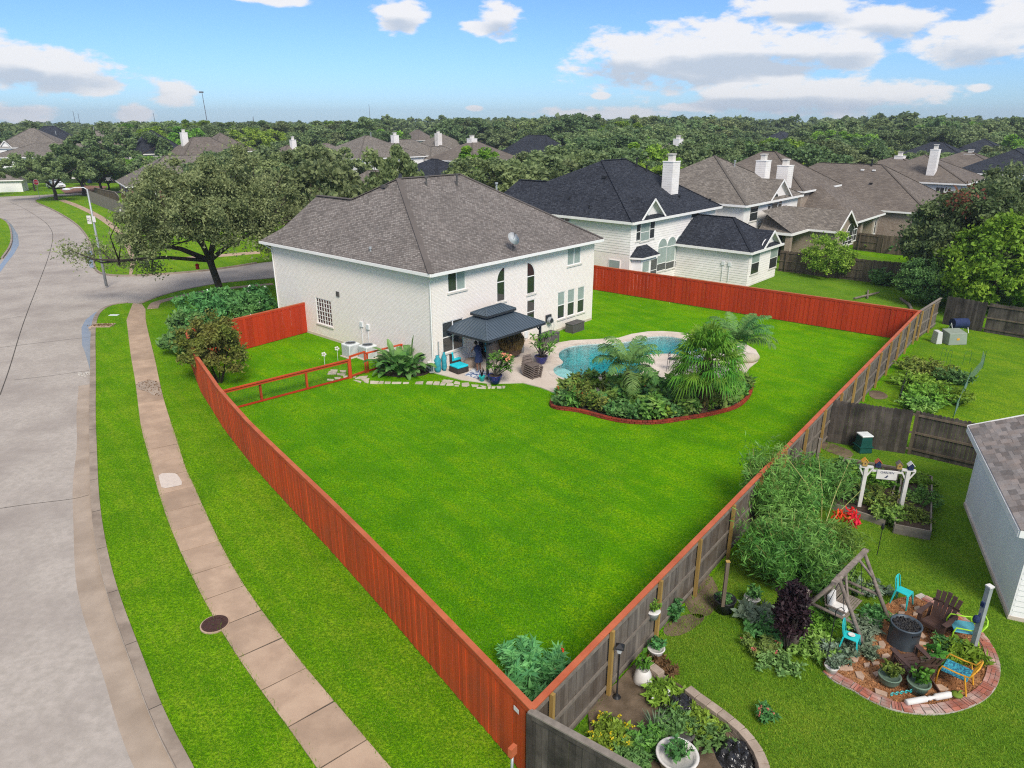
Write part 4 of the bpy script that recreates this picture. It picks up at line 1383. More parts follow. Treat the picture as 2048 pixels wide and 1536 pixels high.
def hip(h,u0,v0,u1,v1,ze,pitch,m,axis=None,gut='trimwhite',rv=None):
 """plain hip roof over a rectangle; returns ridge ends and height"""
 W,D=u1-u0,v1-v0
 if(axis or('u' if W>=D else 'v'))=='u':
  r=min(D/2,W/2)
  A,B=((u0+r,v0+D/2),(u1-r,v0+D/2))
  zr=ze+D/2*pitch
 else:
  r=min(W/2,D/2)
  A,B=((u0+W/2,v0+r),(u0+W/2,v1-r))
  zr=ze+W/2*pitch
 a,b=(*A,zr),(*B,zr)
 c00,c10,c11,c01=(u0,v0,ze),(u1,v0,ze),(u1,v1,ze),(u0,v1,ze)
 if(axis or('u' if W>=D else 'v'))=='u':
  fs=[[c00,c10,b,a],[c10,c11,b],[c11,c01,a,b],[c01,c00,a]]
 else:
  fs=[[c00,c10,a],[c10,c11,b,a],[c11,c01,b],[c01,c00,a,b]]
 roof_faces(h,fs,m)
 mb=MB().poly([(u0,v0,ze-0.03),(u0,v1,ze-0.03),(u1,v1,ze-0.03),(u1,v0,ze-0.03)])
 mb.obj('soffit',M['trim'],h.e)
 eave(h,[c00,c10,c11,c01],gut,closed=True)
 for p,q in((c00,a),(c10,a if fs[0][2]==a and len(fs[0])==3 else b),(a,b)):
  MB().beam(Vector(p)+Vector((0,0,0.015)),Vector(q)+Vector((0,0,0.015)),0.26,0.03).obj('ridge_cap',m,h.e)
 return a,b,zr
def gable_dormer(h,w,off,tl,tr,zl,za,depth,mroof,mwall,over=0.3,clap=True,rake=0.16):
 """a gable whose triangular wall stands on wall A (v=off) from tl to tr, springing at zl with its apex at za; the little roof runs back into the main slope"""
 tm=(tl+tr)/2
 f=(lambda t,d,z:(t,off+d,z))if w=='A' else(lambda t,d,z:(off+d,t,z))
 o=-over
 roof_faces(h,[[f(tl,o,zl),f(tm,o,za),f(tm,depth,za),f(tl,depth*0.12,zl)],[f(tm,o,za),f(tr,o,zl),f(tr,depth*0.12,zl),f(tm,depth,za)]],mroof,'gable_roof')
 s=(tr-tl)*0.10
 mb=MB().poly([f(tl+s,0,zl),f(tr-s,0,zl),f(tm,0,za-s*(za-zl)/(tm-tl))])
 uvobj(mb,'gable_wall',mwall,h.e)
 MB().poly([f(tl,o,zl-.02),f(tl+s,0.0,zl-.02),f(tm,0.0,za-s*(za-zl)/(tm-tl)-.02),f(tm,o,za-.02)]).poly([f(tr,o,zl-.02),f(tr-s,0.0,zl-.02),f(tm,0.0,za-s*(za-zl)/(tm-tl)-.02),f(tm,o,za-.02)]).obj('soffit',M['trim'],h.e)
 for t in(tl,tr):
  a,b=Vector(f(t,o-.02,zl-.06)),Vector(f(tm,o-.02,za-.06))
  MB().beam(a,b,0.04,rake,up=(0,0,1)).obj('bargeboard',M['trimwhite'],h.e)
def chimney(h,u,v,w,d,z0,z1,m='siding',cap=True,flue=True,parent=None):
 mb=MB().box(u-w/2,v-d/2,z0,u+w/2,v+d/2,z1)
 o=mb.obj('chimney',M[m],h.e)
 mr=MB()
 z=z0+0.2
 while z<z1:
  for(a,b,c,e)in((u-w/2-.012,v-d/2-.012,u+w/2+.012,v-d/2+.001),(u-w/2-.012,v-d/2,u-w/2+.001,v+d/2)):
   mr.box(a,b,z,c,e,z+0.17)
  z+=0.2
 mr.obj('siding',M[m],o)
 MB().box(u-w/2-.05,v-d/2-.05,z1,u+w/2+.05,v+d/2+.05,z1+.06).obj('chimney_cap',M['trimwhite'],o)
 if flue:
  MB().box(u-w*.22,v-d*.22,z1+.06,u+w*.22,v+d*.22,z1+.55).box(u-w*.28,v-d*.28,z1+.62,u+w*.28,v+d*.28,z1+.7).box(u-.05,v-.05,z1+.5,u+.05,v+.05,z1+.65).obj('flue',M['trim'],o)
 return o
def vent(h,p,kind='pipe',hgt=0.5,m='metaldark',r=0.06):
 if kind=='pipe':
  MB().tube([p-Vector((0,0,.2)),p+Vector((0,0,hgt))],r,8).tube([p+Vector((0,0,hgt)),p+Vector((0,0,hgt+.12))],r*1.8,8).obj('vent_pipe',M[m],h.e)
 else:
  MB().cbox(p+Vector((0,0,.08)),(.4,.35,.16),0,0.0).obj('roof_vent',M[m],h.e)
# --- the white brick house of the lot
MH=House('brick_house','large two storey white brick house with brown grey shingle roof beside the pool',HN)
LA,LB,ZE=15.67,16.6,5.62
UI,VI,UO,VO=0.40,0.45,15.30,15.9
zr,MU,MV,MU2=9.68,5.15,8.3,10.5
def plB(u):return ZE+(zr-ZE)/MU*u
su,sz_=3.5,plB(3.5)
v1s,v2s,bu,bz=MV+(LB-MV)*(MU-su)/MU,14.7,1.05,plB(1.05)
vbend=15.35
roofsM=[[(0,0,ZE),(LA,0,ZE),(MU2,MV,zr),(MU,MV,zr)],[(0,LB,ZE),(0,0,ZE),(MU,MV,zr),(su,v1s,sz_),(su,v2s,sz_),(bu,vbend,bz)],[(LA,0,ZE),(LA,LB,ZE),(MU2,MV,zr)],
[(MU2,MV,zr),(LA,LB,ZE),(7.0,LB,ZE),(su,v1s,sz_),(MU,MV,zr)],[(su,v1s,sz_),(7.0,LB,ZE),(5.9,vbend,bz),(su,v2s,sz_)],[(0,LB,ZE),(bu,vbend,bz),(5.9,vbend,bz),(7.0,LB,ZE)],
]
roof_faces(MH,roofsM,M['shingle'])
MB().poly([(bu,vbend,bz),(su,v2s,sz_),(5.9,vbend,bz)]).obj('gable_wall',M['trim'],MH.e)
MB().poly([(0,0,ZE-.03),(0,LB,ZE-.03),(LA,LB,ZE-.03),(LA,0,ZE-.03)]).obj('soffit',M['trim'],MH.e)
eave(MH,[(0,LB,ZE),(0,0,ZE),(LA,0,ZE),(LA,LB,ZE)],'trimwhite',d=0.16,t=0.13)
for p,q in(((0,0,ZE),(MU,MV,zr)),((LA,0,ZE),(MU2,MV,zr)),((MU,MV,zr),(MU2,MV,zr)),((su,v1s,sz_),(su,v2s,sz_)),((MU,MV,zr),(su,v1s,sz_))):
 MB().beam(Vector(p)+Vector((0,0,.02)),Vector(q)+Vector((0,0,.02)),0.30,0.04).obj('ridge_cap',M['shingle'],MH.e)
 slope_uv(MH.e.children[-1].data)
def rectA(h,v,x0,y0,x1,y1):
 u0,z1=h.A(v,x0,y0)
 u1,z0=h.A(v,x1,y1)
 return u0,z0,u1,z1
wA=[]
def mhA(tl,br,**kw):
 u0,z1=MH.A(VI,*tl)
 u1,z0=MH.A(VI,*br)
 wA.append((u0,z0,u1,z1))
 return dict(t0=u0,z0=z0,t1=u1,z1=z1,**kw)
specs=[mhA((894.9,541.5),(932,577.5),cols=2,glass='glass',glass2='blind'),mhA((993.5,536.5),(1010.9,601),arch='left',glass='glassmirror',rowsplit=[0.02]),
mhA((1054.4,525),(1070.4,585.2),arch='right',glass='glassmirror',rowsplit=[0.02]),mhA((1054.2,601.5),(1070,645),rows=2,glass='glassmirror'),mhA((993.6,617),(1010.7,662),rows=2,glass='glassmirror'),
mhA((1135.6,497.2),(1161.6,525.9),cols=2,glass='blind',glass2='blind'),mhA((1116,585.2),(1129.3,634.9),rows=2,glass='blind',glass2='glass'),mhA((1135.9,580),(1148.8,628.8),rows=2,glass='blind',glass2='glass'),
mhA((1156,575),(1168.2,623),rows=2,glass='blind',glass2='glass'),mhA((884,646),(928,694.6),cols=2,rows=2,glass='glass',glass2='glass')]
t0,z1=MH.B(UI,630.4,594)
t1,z0=MH.B(UI,666,654.5)
if t1<t0:t0,t1=t1,t0
wB=[(t0,z0,t1,z1)]
dA=(3.9,0.05,4.85,2.15)
wallbox(MH,UI,VI,UO,VO,-0.05,ZE-0.05,M['whitebrick'],{'A':wA+[dA],'B':wB})
for s_ in specs:
 window(MH,'A',VI,spandrel=M['whitebrick']if s_.get('arch')else None,**s_)
window(MH,'B',UI,t0,z0,t1,z1,cols=2,rows=2,muntin=(6,6),glass='glass')
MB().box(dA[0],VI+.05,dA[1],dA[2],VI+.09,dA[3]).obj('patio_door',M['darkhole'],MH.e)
MB().box(UI-.012,VI-.012,-.05,UO,VI,.16).box(UI-.012,VI,-.05,UI,VO,.16).obj('foundation',M['deck'],MH.e)
for(u,v)in((UI-.05,VI+.12),(UI-.05,VO-.1),(UI+.25,VI-.05)):
 pass
MB().tube([(0.0,.18,ZE-.16),(UI-.02,.42,ZE-.45),(UI-.05,.5,ZE-.6),(UI-.05,.5,0.15)],0.04,6).obj('downspout',M['trimwhite'],MH.e)
MB().tube([(0.0,LB-.35,ZE-.16),(UI-.05,LB-.8,ZE-.5),(UI-.05,LB-.85,0.15)],0.04,6).obj('downspout',M['trimwhite'],MH.e)
MB().tube([(UI+.3,VI-.05,1.75),(UI+.3,VI-.05,0.1)],0.04,6).obj('conduit',M['galv'],MH.e)
PLA=[(0,0,ZE),(LA,0,ZE),(MU,MV,zr)]
PLB=[(0,0,ZE),(0,LB,ZE),(MU,MV,zr)]
vent(MH,MH.S(PLB,770,375),'box',m='greybox')
vent(MH,MH.S(PLB,741,502),'pipe',0.12,'galv',0.05)
vent(MH,MH.S(PLA,853,371),'pipe',0.42,'greybox',0.055)
vent(MH,MH.S(PLA,914,371),'pipe',0.62,'greybox',0.06)
vent(MH,MH.S(PLA,993,376),'pipe',0.25,'galv',0.06)
for(px,py,w_,h_)in((676,588,.28,.30),):
 t,z=MH.B(UI,px,py)
 MB().box(UI-.06,t-w_/2,z-h_/2,UI,t+w_/2,z+h_/2).obj('wall_vent',M['greybox'],MH.e)
for(px,py)in((724,648.6),(737,654)):
 t,z=MH.B(UI,px,py)
 MB().box(UI-.1,t-.12,z-.14,UI,t+.12,z+.16).tube([(UI-.04,t,z-.1),(UI-.04,t,0.35)],0.025,6).obj('meter_box',M['galvlight'],MH.e)
t,z=MH.A(VI,1051,669)
MB().box(t-.15,VI-.1,z-.2,t+.15,VI,z+.2).tube([(t,VI-.05,z),(t,VI-.05,0.1)],.02,6).obj('meter_box',M['galvlight'],MH.e)
p=MH.S(PLA,1026,503)
dish=empty('satellite_dish',MH.wp(p.x,p.y,p.z),0.3,'pale round satellite dish on the edge of the brown shingle roof','satellite dish')
mb=MB()
ax=Vector((0.25,-0.75,0.62)).normalized()
q=ax.to_track_quat('Z','Y')
prof=[(0.0,0.0)]+[(0.36*k/6,0.09*(k/6)**2)for k in range(1,7)]
mb.lathe(prof,n=20)
mb.v=[tuple(q@Vector((x,y*1.15,z))+Vector((0,0,0.72)))for x,y,z in mb.v]
mb.obj('reflector',M['galvlight'],dish,True)
MB().tube([(0,0,-.1),(0,.0,.45),(0.02,.05,.7)],.025,6).tube([(-.2,-.15,0),(0,0,.35)],.015,5).tube([(.2,-.15,0),(0,0,.35)],.015,5).obj('mast',M['greybox'],dish)
MB().tube([Vector((0,0,.55)),Vector((0,0,.72))+ax*.42+Vector((-.1,0,.1))],.013,5).cbox(Vector((0,0,.72))+ax*.45+Vector((-.1,0,.1)),(.07,.07,.1)).obj('feed_arm',M['greybox'],dish)
# --- neighbour with the dark roof
HB=House('siding_house','white lap sided house with dark slate blue roof and tall white chimney next door',G(1267,444.8,5.6))
La,Lb,ze,zb=15.4,16.6,5.6,9.78
mu,mv,mu2=5.9,7.2,9.6
su,sz_=3.3,ze+(zb-ze)/mu*3.3
v1s,v2s=mv+(Lb-mv)*(mu-su)/mu,14.6
bu,bz,vb=1.0,ze+(zb-ze)/mu*1.0,15.4
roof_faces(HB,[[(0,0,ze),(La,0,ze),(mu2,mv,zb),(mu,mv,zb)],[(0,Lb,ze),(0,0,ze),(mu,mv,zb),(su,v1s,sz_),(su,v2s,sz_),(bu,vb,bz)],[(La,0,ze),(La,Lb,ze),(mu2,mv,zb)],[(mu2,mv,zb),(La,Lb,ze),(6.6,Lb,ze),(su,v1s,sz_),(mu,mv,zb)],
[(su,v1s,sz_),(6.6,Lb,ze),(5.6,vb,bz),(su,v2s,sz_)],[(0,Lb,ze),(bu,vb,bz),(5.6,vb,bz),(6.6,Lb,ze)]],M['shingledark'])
MB().poly([(bu,vb,bz),(su,v2s,sz_),(5.6,vb,bz)]).obj('gable_wall',M['trim'],HB.e)
MB().poly([(0,0,ze-.03),(0,Lb,ze-.03),(La,Lb,ze-.03),(La,0,ze-.03)]).obj('soffit',M['trimwhite'],HB.e)
eave(HB,[(0,Lb,ze),(0,0,ze),(La,0,ze),(La,Lb,ze)],'trimwhite',d=0.2,t=0.13)
for p,q in(((0,0,ze),(mu,mv,zb)),((La,0,ze),(mu2,mv,zb)),((mu,mv,zb),(mu2,mv,zb)),((su,v1s,sz_),(su,v2s,sz_))):
 uvobj(MB().beam(Vector(p)+Vector((0,0,.02)),Vector(q)+Vector((0,0,.02)),0.30,0.04),'ridge_cap',M['shingledark'],HB.e)
BV,BU_=0.45,0.4
MB().box(BU_,BV,-.1,La-.4,Lb-.6,ze-.04).obj('wall',M['siding'],HB.e)
clapwall(HB,'A',BV,BU_,La-.4,0.1,ze-.05,M['siding'])
clapwall(HB,'B',BU_,BV,Lb-.6,2.95,ze-.05,M['siding'])
uvobj(MB().poly([(BU_-.02,Lb-.6,0),(BU_-.02,BV-.02,0),(BU_-.02,BV-.02,2.9),(BU_-.02,Lb-.6,2.9)]).poly([(BU_-.02,BV-.03,0),(BU_+2.0,BV-.03,0),(BU_+2.0,BV-.03,2.6),(BU_-.02,BV-.03,2.6)]),'brick_wall',M['whitebrick'],HB.e)
def hbA(x0,y0,x1,y1,**kw):
 a=rectA(HB,BV,x0,y0,x1,y1)
 return window(HB,'A',BV,*a,proud=True,**kw)
hbA(1272.5,446,1280,481,rows=2,glass='glass',fr=.06)
hbA(1282,428,1297.5,480,arch='full',rows=2,glass='blind',fr=.06)
hbA(1300,438,1307.5,476,rows=2,glass='glass',fr=.06)
hbA(1316,478,1330,539,arch='full',glass='blind',rows=2,rowsplit=[.33],fr=.07,glass2='glass')
hbA(1334,474.5,1348,535,arch='full',glass='blind',rows=2,rowsplit=[.33],fr=.07,glass2='glass')
hbA(1351,471,1365,531,arch='full',glass='blind',rows=2,rowsplit=[.33],fr=.07,glass2='glass')
hbA(1382,426.5,1396,434,cols=2,fr=.06)
t0_,z1_=HB.B(BU_,1141,435)
t1_,z0_=HB.B(BU_,1130,443)
window(HB,'B',BU_,min(t0_,t1_),z0_,max(t0_,t1_)+.6,z1_,cols=2,proud=True,sill=False)
t0_,z1_=HB.B(BU_-.02,1218,518)
t1_,z0_=HB.B(BU_-.02,1240,540)
window(HB,'B',BU_-.02,min(t0_,t1_),z0_,max(t0_,t1_),z1_,proud=True,glass='blind')
c0,_=HB.A(BV,1260,520)
c1,_=HB.A(BV,1303,510)
bz1=2.75
MB().prism([(c0+.2,BV),(c0+.5,BV-.75),(c1-.5,BV-.75),(c1-.1,BV)],0,bz1).obj('bay',M['trimwhite'],HB.e)
bb=[(c0-.1,BV-.0,bz1),(c0+.35,BV-1.0,bz1),(c1-.35,BV-1.0,bz1),(c1+.2,BV,bz1)]
t_=[(c0+.9,BV-.0,bz1+.75),(c1-.9,BV-.0,bz1+.75)]
roof_faces(HB,[[bb[0],bb[1],t_[0]],[bb[1],bb[2],t_[1],t_[0]],[bb[2],bb[3],t_[1]]],M['shingledark'],'bay_roof')
eave(HB,bb,'trimwhite',d=.14,t=.06)
for k in range(2):
 a=c0+.62+k*(c1-c0-1.0)*.55
 window(HB,'A',BV-.75,a,.5,a+(c1-c0-1.1)*.48,bz1-.35,rows=2,proud=True,glass='blind' if k==0 else 'glass',sill=False,cols=1)
gl,_=HB.A(BV,1276,440)
gr,_=HB.A(BV,1323,431)
_,ga=HB.A(BV-.35,1303,398)
gable_dormer(HB,'A',BV,gl-.1,gr+.15,ze-.05,ga,4.2,M['shingledark'],M['siding'],over=.38)
PLA2=[(0,0,ze),(La,0,ze),(mu,mv,zb)]
p=HB.S(PLA2,1342,384)
_,zc=HB.A(p.y,1346,324)
chimney(HB,p.x+.1,p.y+.2,1.25,1.0,p.z-.9,zc)
for(x,y,hh)in((1273,335,.75),(1293,344,.5)):
 vent(HB,HB.S(PLA2,x,y),'pipe',hh,'black',.07)
vent(HB,HB.S([(0,0,ze),(0,Lb,ze),(mu,mv,zb)],1209,356),'box',m='black')
for(x,y)in((1359,396),(1420,403)):
 vent(HB,HB.S(PLA2,x,y),'pipe',.15,'black',.06)
for(x,y)in((1178.5,418),(1139,400)):
 vent(HB,HB.S([(0,0,ze),(0,Lb,ze),(mu,mv,zb)],x,y),'pipe',.2,'black',.05)
HG=House('garage_wing','low white lap sided wing with dark roof and small gable beside the air conditioners',G(1504,505,3.0),cat='building')
hip(HG,0,0,6.7,10.5,3.0,0.66,M['shingledark'],'v')
MB().box(.35,.35,-.1,6.35,10.2,2.97).obj('wall',M['siding'],HG.e)
clapwall(HG,'A',.35,.35,6.35,.1,2.97,M['siding'])
clapwall(HG,'B',.35,.35,10.2,.1,2.97,M['siding'])
for(a,b,c,d)in((1504.5,503,1515,545),(1541.5,494,1551,533.5)):
 q=rectA(HG,.35,a,b,c,d)
 window(HG,'A',.35,*q,rows=2,rowsplit=[.48],proud=True,glass='blind',glass2='glass')
gl,_=HG.A(.35,1520,496)
gr,_=HG.A(.35,1555,487)
_,ga=HG.A(0,1541.5,463.4)
gable_dormer(HG,'A',.35,gl,gr,2.95,ga,3.2,M['shingledark'],M['siding'],over=.35,rake=.18)
q=rectA(HG,.35,1524,480,1538,495)
window(HG,'A',.35,q[0],2.98,q[2],q[3],arch='full',proud=True,sill=False,glass='glassmirror')
for(px,py)in((1447,526),(1460,528)):
 t,z=HG.B(.35,px,py)
 MB().box(.22,t-.12,z-.15,.33,t+.12,z+.15).tube([(.27,t,z-.1),(.27,t,.3)],.025,6).obj('meter_box',M['galvlight'],HG.e)
def simple_house(name,label,N,La,Lb,ze,pitch,roof,wall='siding',ang=HA,chim=(),axis=None,claps=False,wins=(),winsB=(),cat='house',pipes=(),group=None,brick=False):
 h=House(name,label,N,ang,cat,group)
 a,b,z=hip(h,0,0,La,Lb,ze,pitch,M[roof],axis)
 mb=MB().box(.4,.4,-.1,La-.4,Lb-.4,ze-.04)
 uvobj(mb,'wall',M[wall],h.e)
 if claps:
  clapwall(h,'A',.4,.4,La-.4,.1,ze-.05,M[wall])
  clapwall(h,'B',.4,.4,Lb-.4,.1,ze-.05,M[wall])
 for(u,v,w,d,zt)in chim:
  chimney(h,u,v,w,d,ze-1,zt)
 for(t,z0,w,hh)in wins:window(h,'A',.4,t,z0,t+w,z0+hh,rows=2,proud=True,glass='glass')
 for(t,z0,w,hh)in winsB:window(h,'B',.4,t,z0,t+w,z0+hh,rows=2,proud=True,glass='glass')
 return h
# --- grey brown roofed house with the white dormer gable (behind the dark roof)
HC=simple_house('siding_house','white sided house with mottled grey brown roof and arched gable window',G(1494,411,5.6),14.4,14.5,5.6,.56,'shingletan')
gl,_=HC.A(.4,1535,398.5)
gr,_=HC.A(.4,1578.5,392)
_,ga=HC.A(.1,1560,360)
gable_dormer(HC,'A',.4,gl,gr,5.55,ga,5.0,M['shingletan'],M['siding'],over=.35)
for q,kw in(((1501,409,1513,440),dict(rows=2)),((1543.5,387,1554,421),dict(arch='full',rows=1,glass='glass')),((1536.5,398,1541.5,423),dict(rows=2)),((1556,395,1561.5,419),dict(rows=2))):
 window(HC,'A',.4,*rectA(HC,.4,*q),proud=True,**kw)
PC=[(0,0,5.6),(14.4,0,5.6),(7.2,7.2,5.6+7.2*.56)]
p=HC.S(PC,1524,352)
_,zc=HC.A(p.y,1522,322)
chimney(HC,p.x,p.y,1.35,1.1,p.z-.8,zc)
vent(HC,HC.S(PC,1469,333),'pipe',.5,'galv',.07)
N2=G(1584,467,3.0)
HW=House('brick_wing','single storey wing with tan brick gable and covered porch behind the brown fence',N2,cat='building')
ur,zr_=HW.A(0,1630,455.5)
p1=HW.B(0,1520,434)[0]
roof_faces(HW,[[(0,0,3.0),(ur,0,3.0),(ur,3.2,4.9),(0,3.2,4.9)],[(0,p1,3.0),(0,0,3.0),(2.2,3.2,4.9),(2.2,p1,4.9)]],M['shingletan'])
eave(HW,[(0,p1,3.0),(0,0,3.0),(ur,0,3.0)],'trimwhite',d=.24)
MB().poly([(0,0,2.95),(0,p1,2.95),(ur,p1,2.95),(ur,0,2.95)]).obj('soffit',M['trim'],HW.e)
for(u,v)in((.35,.35),(ur-.4,.5)):
 uvobj(MB().box(u-.25,v-.25,0,u+.25,v+.25,2.95),'column',M['tanbrick'],HW.e)
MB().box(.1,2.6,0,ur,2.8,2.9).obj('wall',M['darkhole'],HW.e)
GA=G(1678.5,463.2,3.0).to_2d()-HW.N
gu,gv=GA.dot(HW.u),GA.dot(HW.v)
GB=G(1719,451.5,3.0).to_2d()-HW.N
gu2=GB.dot(HW.u)
_,gz=HW.A(gv,1706,420.5)
gm=(gu+gu2)/2
dep=9.5
roof_faces(HW,[[(gu,gv,3.0),(gm,gv,gz),(gm,gv+dep,gz),(gu,gv+dep,3.0)],[(gm,gv,gz),(gu2,gv,3.0),(gu2,gv+dep,3.0),(gm,gv+dep,gz)]],M['shingletan'])
uvobj(MB().poly([(gu+.35,gv+.4,0),(gu2-.35,gv+.4,0),(gu2-.35,gv+.4,3.1),(gm,gv+.4,gz-.2),(gu+.35,gv+.4,3.1)]).poly([(gu+.35,gv+dep,0),(gu+.35,gv+.4,0),(gu+.35,gv+.4,3.1),(gu+.35,gv+dep,3.1)]),'wall',M['tanbrick'],HW.e)
for t in(gu,gu2):
 MB().beam(Vector((t,gv-.02,2.93)),Vector((gm,gv-.02,gz-.07)),.05,.2).obj('bargeboard',M['trimwhite'],HW.e)
eave(HW,[(gu,gv+dep,3.0),(gu,gv,3.0)],'trimwhite')
for a,kw in(((1687,466,1694,487),dict(rows=2)),((1694.5,449,1704,486),dict(arch='full',rows=2)),((1705.5,459,1710,480),dict(rows=2))):
 window(HW,'A',gv+.4,*rectA(HW,gv+.4,*a),proud=True,**kw)
# --- large weathered brown roof further back, with its low front wing
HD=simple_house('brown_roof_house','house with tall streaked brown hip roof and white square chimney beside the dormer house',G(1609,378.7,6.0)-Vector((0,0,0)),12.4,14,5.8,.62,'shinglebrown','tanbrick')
PD=[(0,0,5.8),(12.4,0,5.8),(6.2,6.2,5.8+6.2*.62)]
p=HD.S(PD,1567,366)
_,zc=HD.A(p.y,1567,332)
chimney(HD,p.x,p.y,1.5,1.2,p.z-1.5,zc)
HD2=House('brick_wing','low brown roofed tan brick wing with a porch under the streaked brown roof',G(1716.5,442.7,3.0),cat='building')
e1=HD2.A(0,1770,430)[0]
roof_faces(HD2,[[(0,0,3.0),(e1,0,3.0),(e1-3.5,5.5,6.1),(3.5,5.5,6.1)],[(0,14,3.0),(0,0,3.0),(3.5,5.5,6.1),(3.5,14,6.1)],[(e1,0,3.0),(e1,11,3.0),(e1-3.5,5.5,6.1)]],M['shinglebrown'])
eave(HD2,[(0,14,3.0),(0,0,3.0),(e1,0,3.0)],'trimwhite')
uvobj(MB().box(e1-2.6,.5,0,e1-.4,5,2.95).box(3.1,.5,0,3.9,1.2,2.95),'wall',M['tanbrick'],HD2.e)
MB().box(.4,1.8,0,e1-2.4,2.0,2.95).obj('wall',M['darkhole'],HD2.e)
window(HD2,'A',.5,e1-1.9,.7,e1-1.2,2.5,proud=True,rows=2)
GF=[G(1756,422,3.2).to_2d(),G(1778,425,3.2).to_2d()]
HE=simple_house('brown_roof_house','broad pale brown hip roofed tan brick house beyond the low porch wing',G(1858,427,3.0),16,24,3.0,.60,'shinglebrown','tanbrick')
gable_dormer(HE,'B',.4,11.0,14.5,2.95,5.2,3.5,M['shinglebrown'],M['tanbrick'],over=.3)
PE=[(0,0,3.0),(16,0,3.0),(8,8,3.0+8*.6)]
for(x,y)in((1725,341),(1748,342)):
 p=HE.S([(0,0,3.0),(0,24,3.0),(8,8,7.8)],x,y)
 vent(HE,p,'box',m='trimwhite')
vent(HE,HE.S([(0,0,3.0),(0,24,3.0),(8,8,7.8)],1743,332),'pipe',.7,'black',.1)
vent(HE,HE.S([(0,0,3.0),(0,24,3.0),(8,8,7.8)],1742,368),'box',m='black')
KEEPF={}
def far_house(name,label,ridge,zr,La,Lb,ze,roof='shinglebrown',wall='siding',ang=HA,chims=(),pipes=(),axis=None,gable=None,keep=.85):
 """place a hip house so that the near end of its ridge is seen at the pixel `ridge` at height zr"""
 axis=axis or('u' if La>=Lb else 'v')
 half=min(La,Lb)/2
 g=G(ridge[0],ridge[1],zr).to_2d()
 u,v=Vector((math.cos(ang),math.sin(ang))),Vector((-math.sin(ang),math.cos(ang)))
 N=g-u*half-v*half
 h=simple_house(name,label,N,La,Lb,ze,(zr-ze)/half,roof,wall,ang,axis=axis)
 KEEPF[h.e.name]=keep
 for(x,y,ytop,w)in chims:
  pl=[(0,0,ze),(La,0,ze),(half,half,zr)]
  p=h.S(pl,x,y)
  if not(-1<p.x<La+1 and-1<p.y<Lb+1):p=Vector((half,half,zr-1))
  _,zc=h.A(p.y,x,ytop)
  chimney(h,p.x,p.y,w,w*.8,max(ze-1,p.z-2),zc)
 for(x,y)in pipes:
  vent(h,h.S([(0,0,ze),(La,0,ze),(half,half,zr)],x,y),'pipe',.7,'galv',.08)
 if gable:
  t0,t1,za=gable
  gable_dormer(h,'A',.4,t0,t1,ze-.05,za,4.0,M[roof],M[wall])
 for(t,w_)in((.18,1.1),(.45,1.5),(.72,1.1)):
  if La>8:window(h,'A',.4,La*t,ze-1.9,La*t+w_,ze-.6,cols=2,proud=True,sill=False,glass='glass')
  if Lb>8:window(h,'B',.4,Lb*t,ze-1.9,Lb*t+w_,ze-.6,cols=2,proud=True,sill=False,glass='glass')
 return h
far_house('brown_roof_house','brown roofed house with pale chimney and row of white roof vents on the right',(1800,314),7.5,16,17,4.6,chims=((1795,343,313,1.7),))
far_house('brown_roof_house','brown roofed house carrying two satellite dishes',(1850,309),8.4,15,15,5.0,chims=((1866,328,300,1.3),))
far_house('brown_roof_house','brown hip roofed house with wide white double chimney at the right',(1942,303),8.4,16,17,5.0,chims=((1937,337,309,1.9),(1960,362,327,2.0)))
far_house('dark_roof_house','dark slate roofed white house at the right edge behind the red tipped tree',(2030,298),9.0,20,14,5.6,'shingledark')
far_house('dark_roof_house','small dark roof peeking from the woods at upper right',(1885,284),9.0,12,14,6,'shingledark',keep=.35)
far_house('dark_roof_house','bluish roof half sunk in the woods at far right',(1968,277),9.4,14,14,6,'shingledark',keep=.35)
far_house('dark_roof_house','slate blue roof among trees above the dormer house',(1560,263),9.6,16,12,6,'shingledark',keep=.45)
far_house('tan_roof_house','small pinkish roof with slim white chimney inside the woods',(1338,287),9.2,9,9,6,'shingletan',chims=((1355,300,279,1.5),))
far_house('dark_roof_house','steep slate blue roof poking up between trees near the middle',(1092,270),10.3,11,16,5.8,'shingledark',ang=HA,keep=.6)
far_house('dark_roof_house','navy shingled roof just behind the ridge of the brick house',(874,318),8.9,15,16,5.2,'shingledark','redbrick',chims=())
far_house('brown_roof_house','old brown roof with pale stripes and white chimney behind the navy roof',(944,281),9.3,15,14,5.6,chims=((911,302,278,1.7),))
far_house('tan_roof_house','two storey white house with wide grey brown roof and red brick panel',(730,271),10.2,18,17,6.0,'shingletan','trimwhite',pipes=((742,273),),keep=1.5)
h_=far_house('tan_roof_house','grey roofed white wing with a row of windows beside the wide roof',(790,279),9.2,17,12,5.8,'shingletan','trimwhite',chims=((790,283,271,1.4),))
far_house('tan_roof_house','grey tan roof with two slim chimneys past the white wing',(880,268),9.6,14,13,5.8,'shingletan',chims=((877,287,267,1.6),(865,292,281,1.4)))
far_house('tan_roof_house','low grey roof in front of the two slim chimneys',(862,293),7.6,14,10,4.6,'shingletan')
far_house('tan_roof_house','distant grey roof peak over the slim chimneys',(838,259),10.0,10,12,6,'shinglebrown')
far_house('tan_roof_house','orange brick house corner with low tan roof between oak and navy roof',(735,341),5.6,9,7,3.2,'shingletan','redbrick')
far_house('tan_roof_house','hidden brown roof with white chimney above the big oak',(575,290),8.6,12,12,5.4,'shinglebrown',keep=.4,chims=((587,296,280,1.0),))
far_house('tan_roof_house','pale roof slope half hidden by the oak behind it',(648,286),8.2,12,11,5.0,'shingletan',keep=.5)
LANG=math.radians(20)
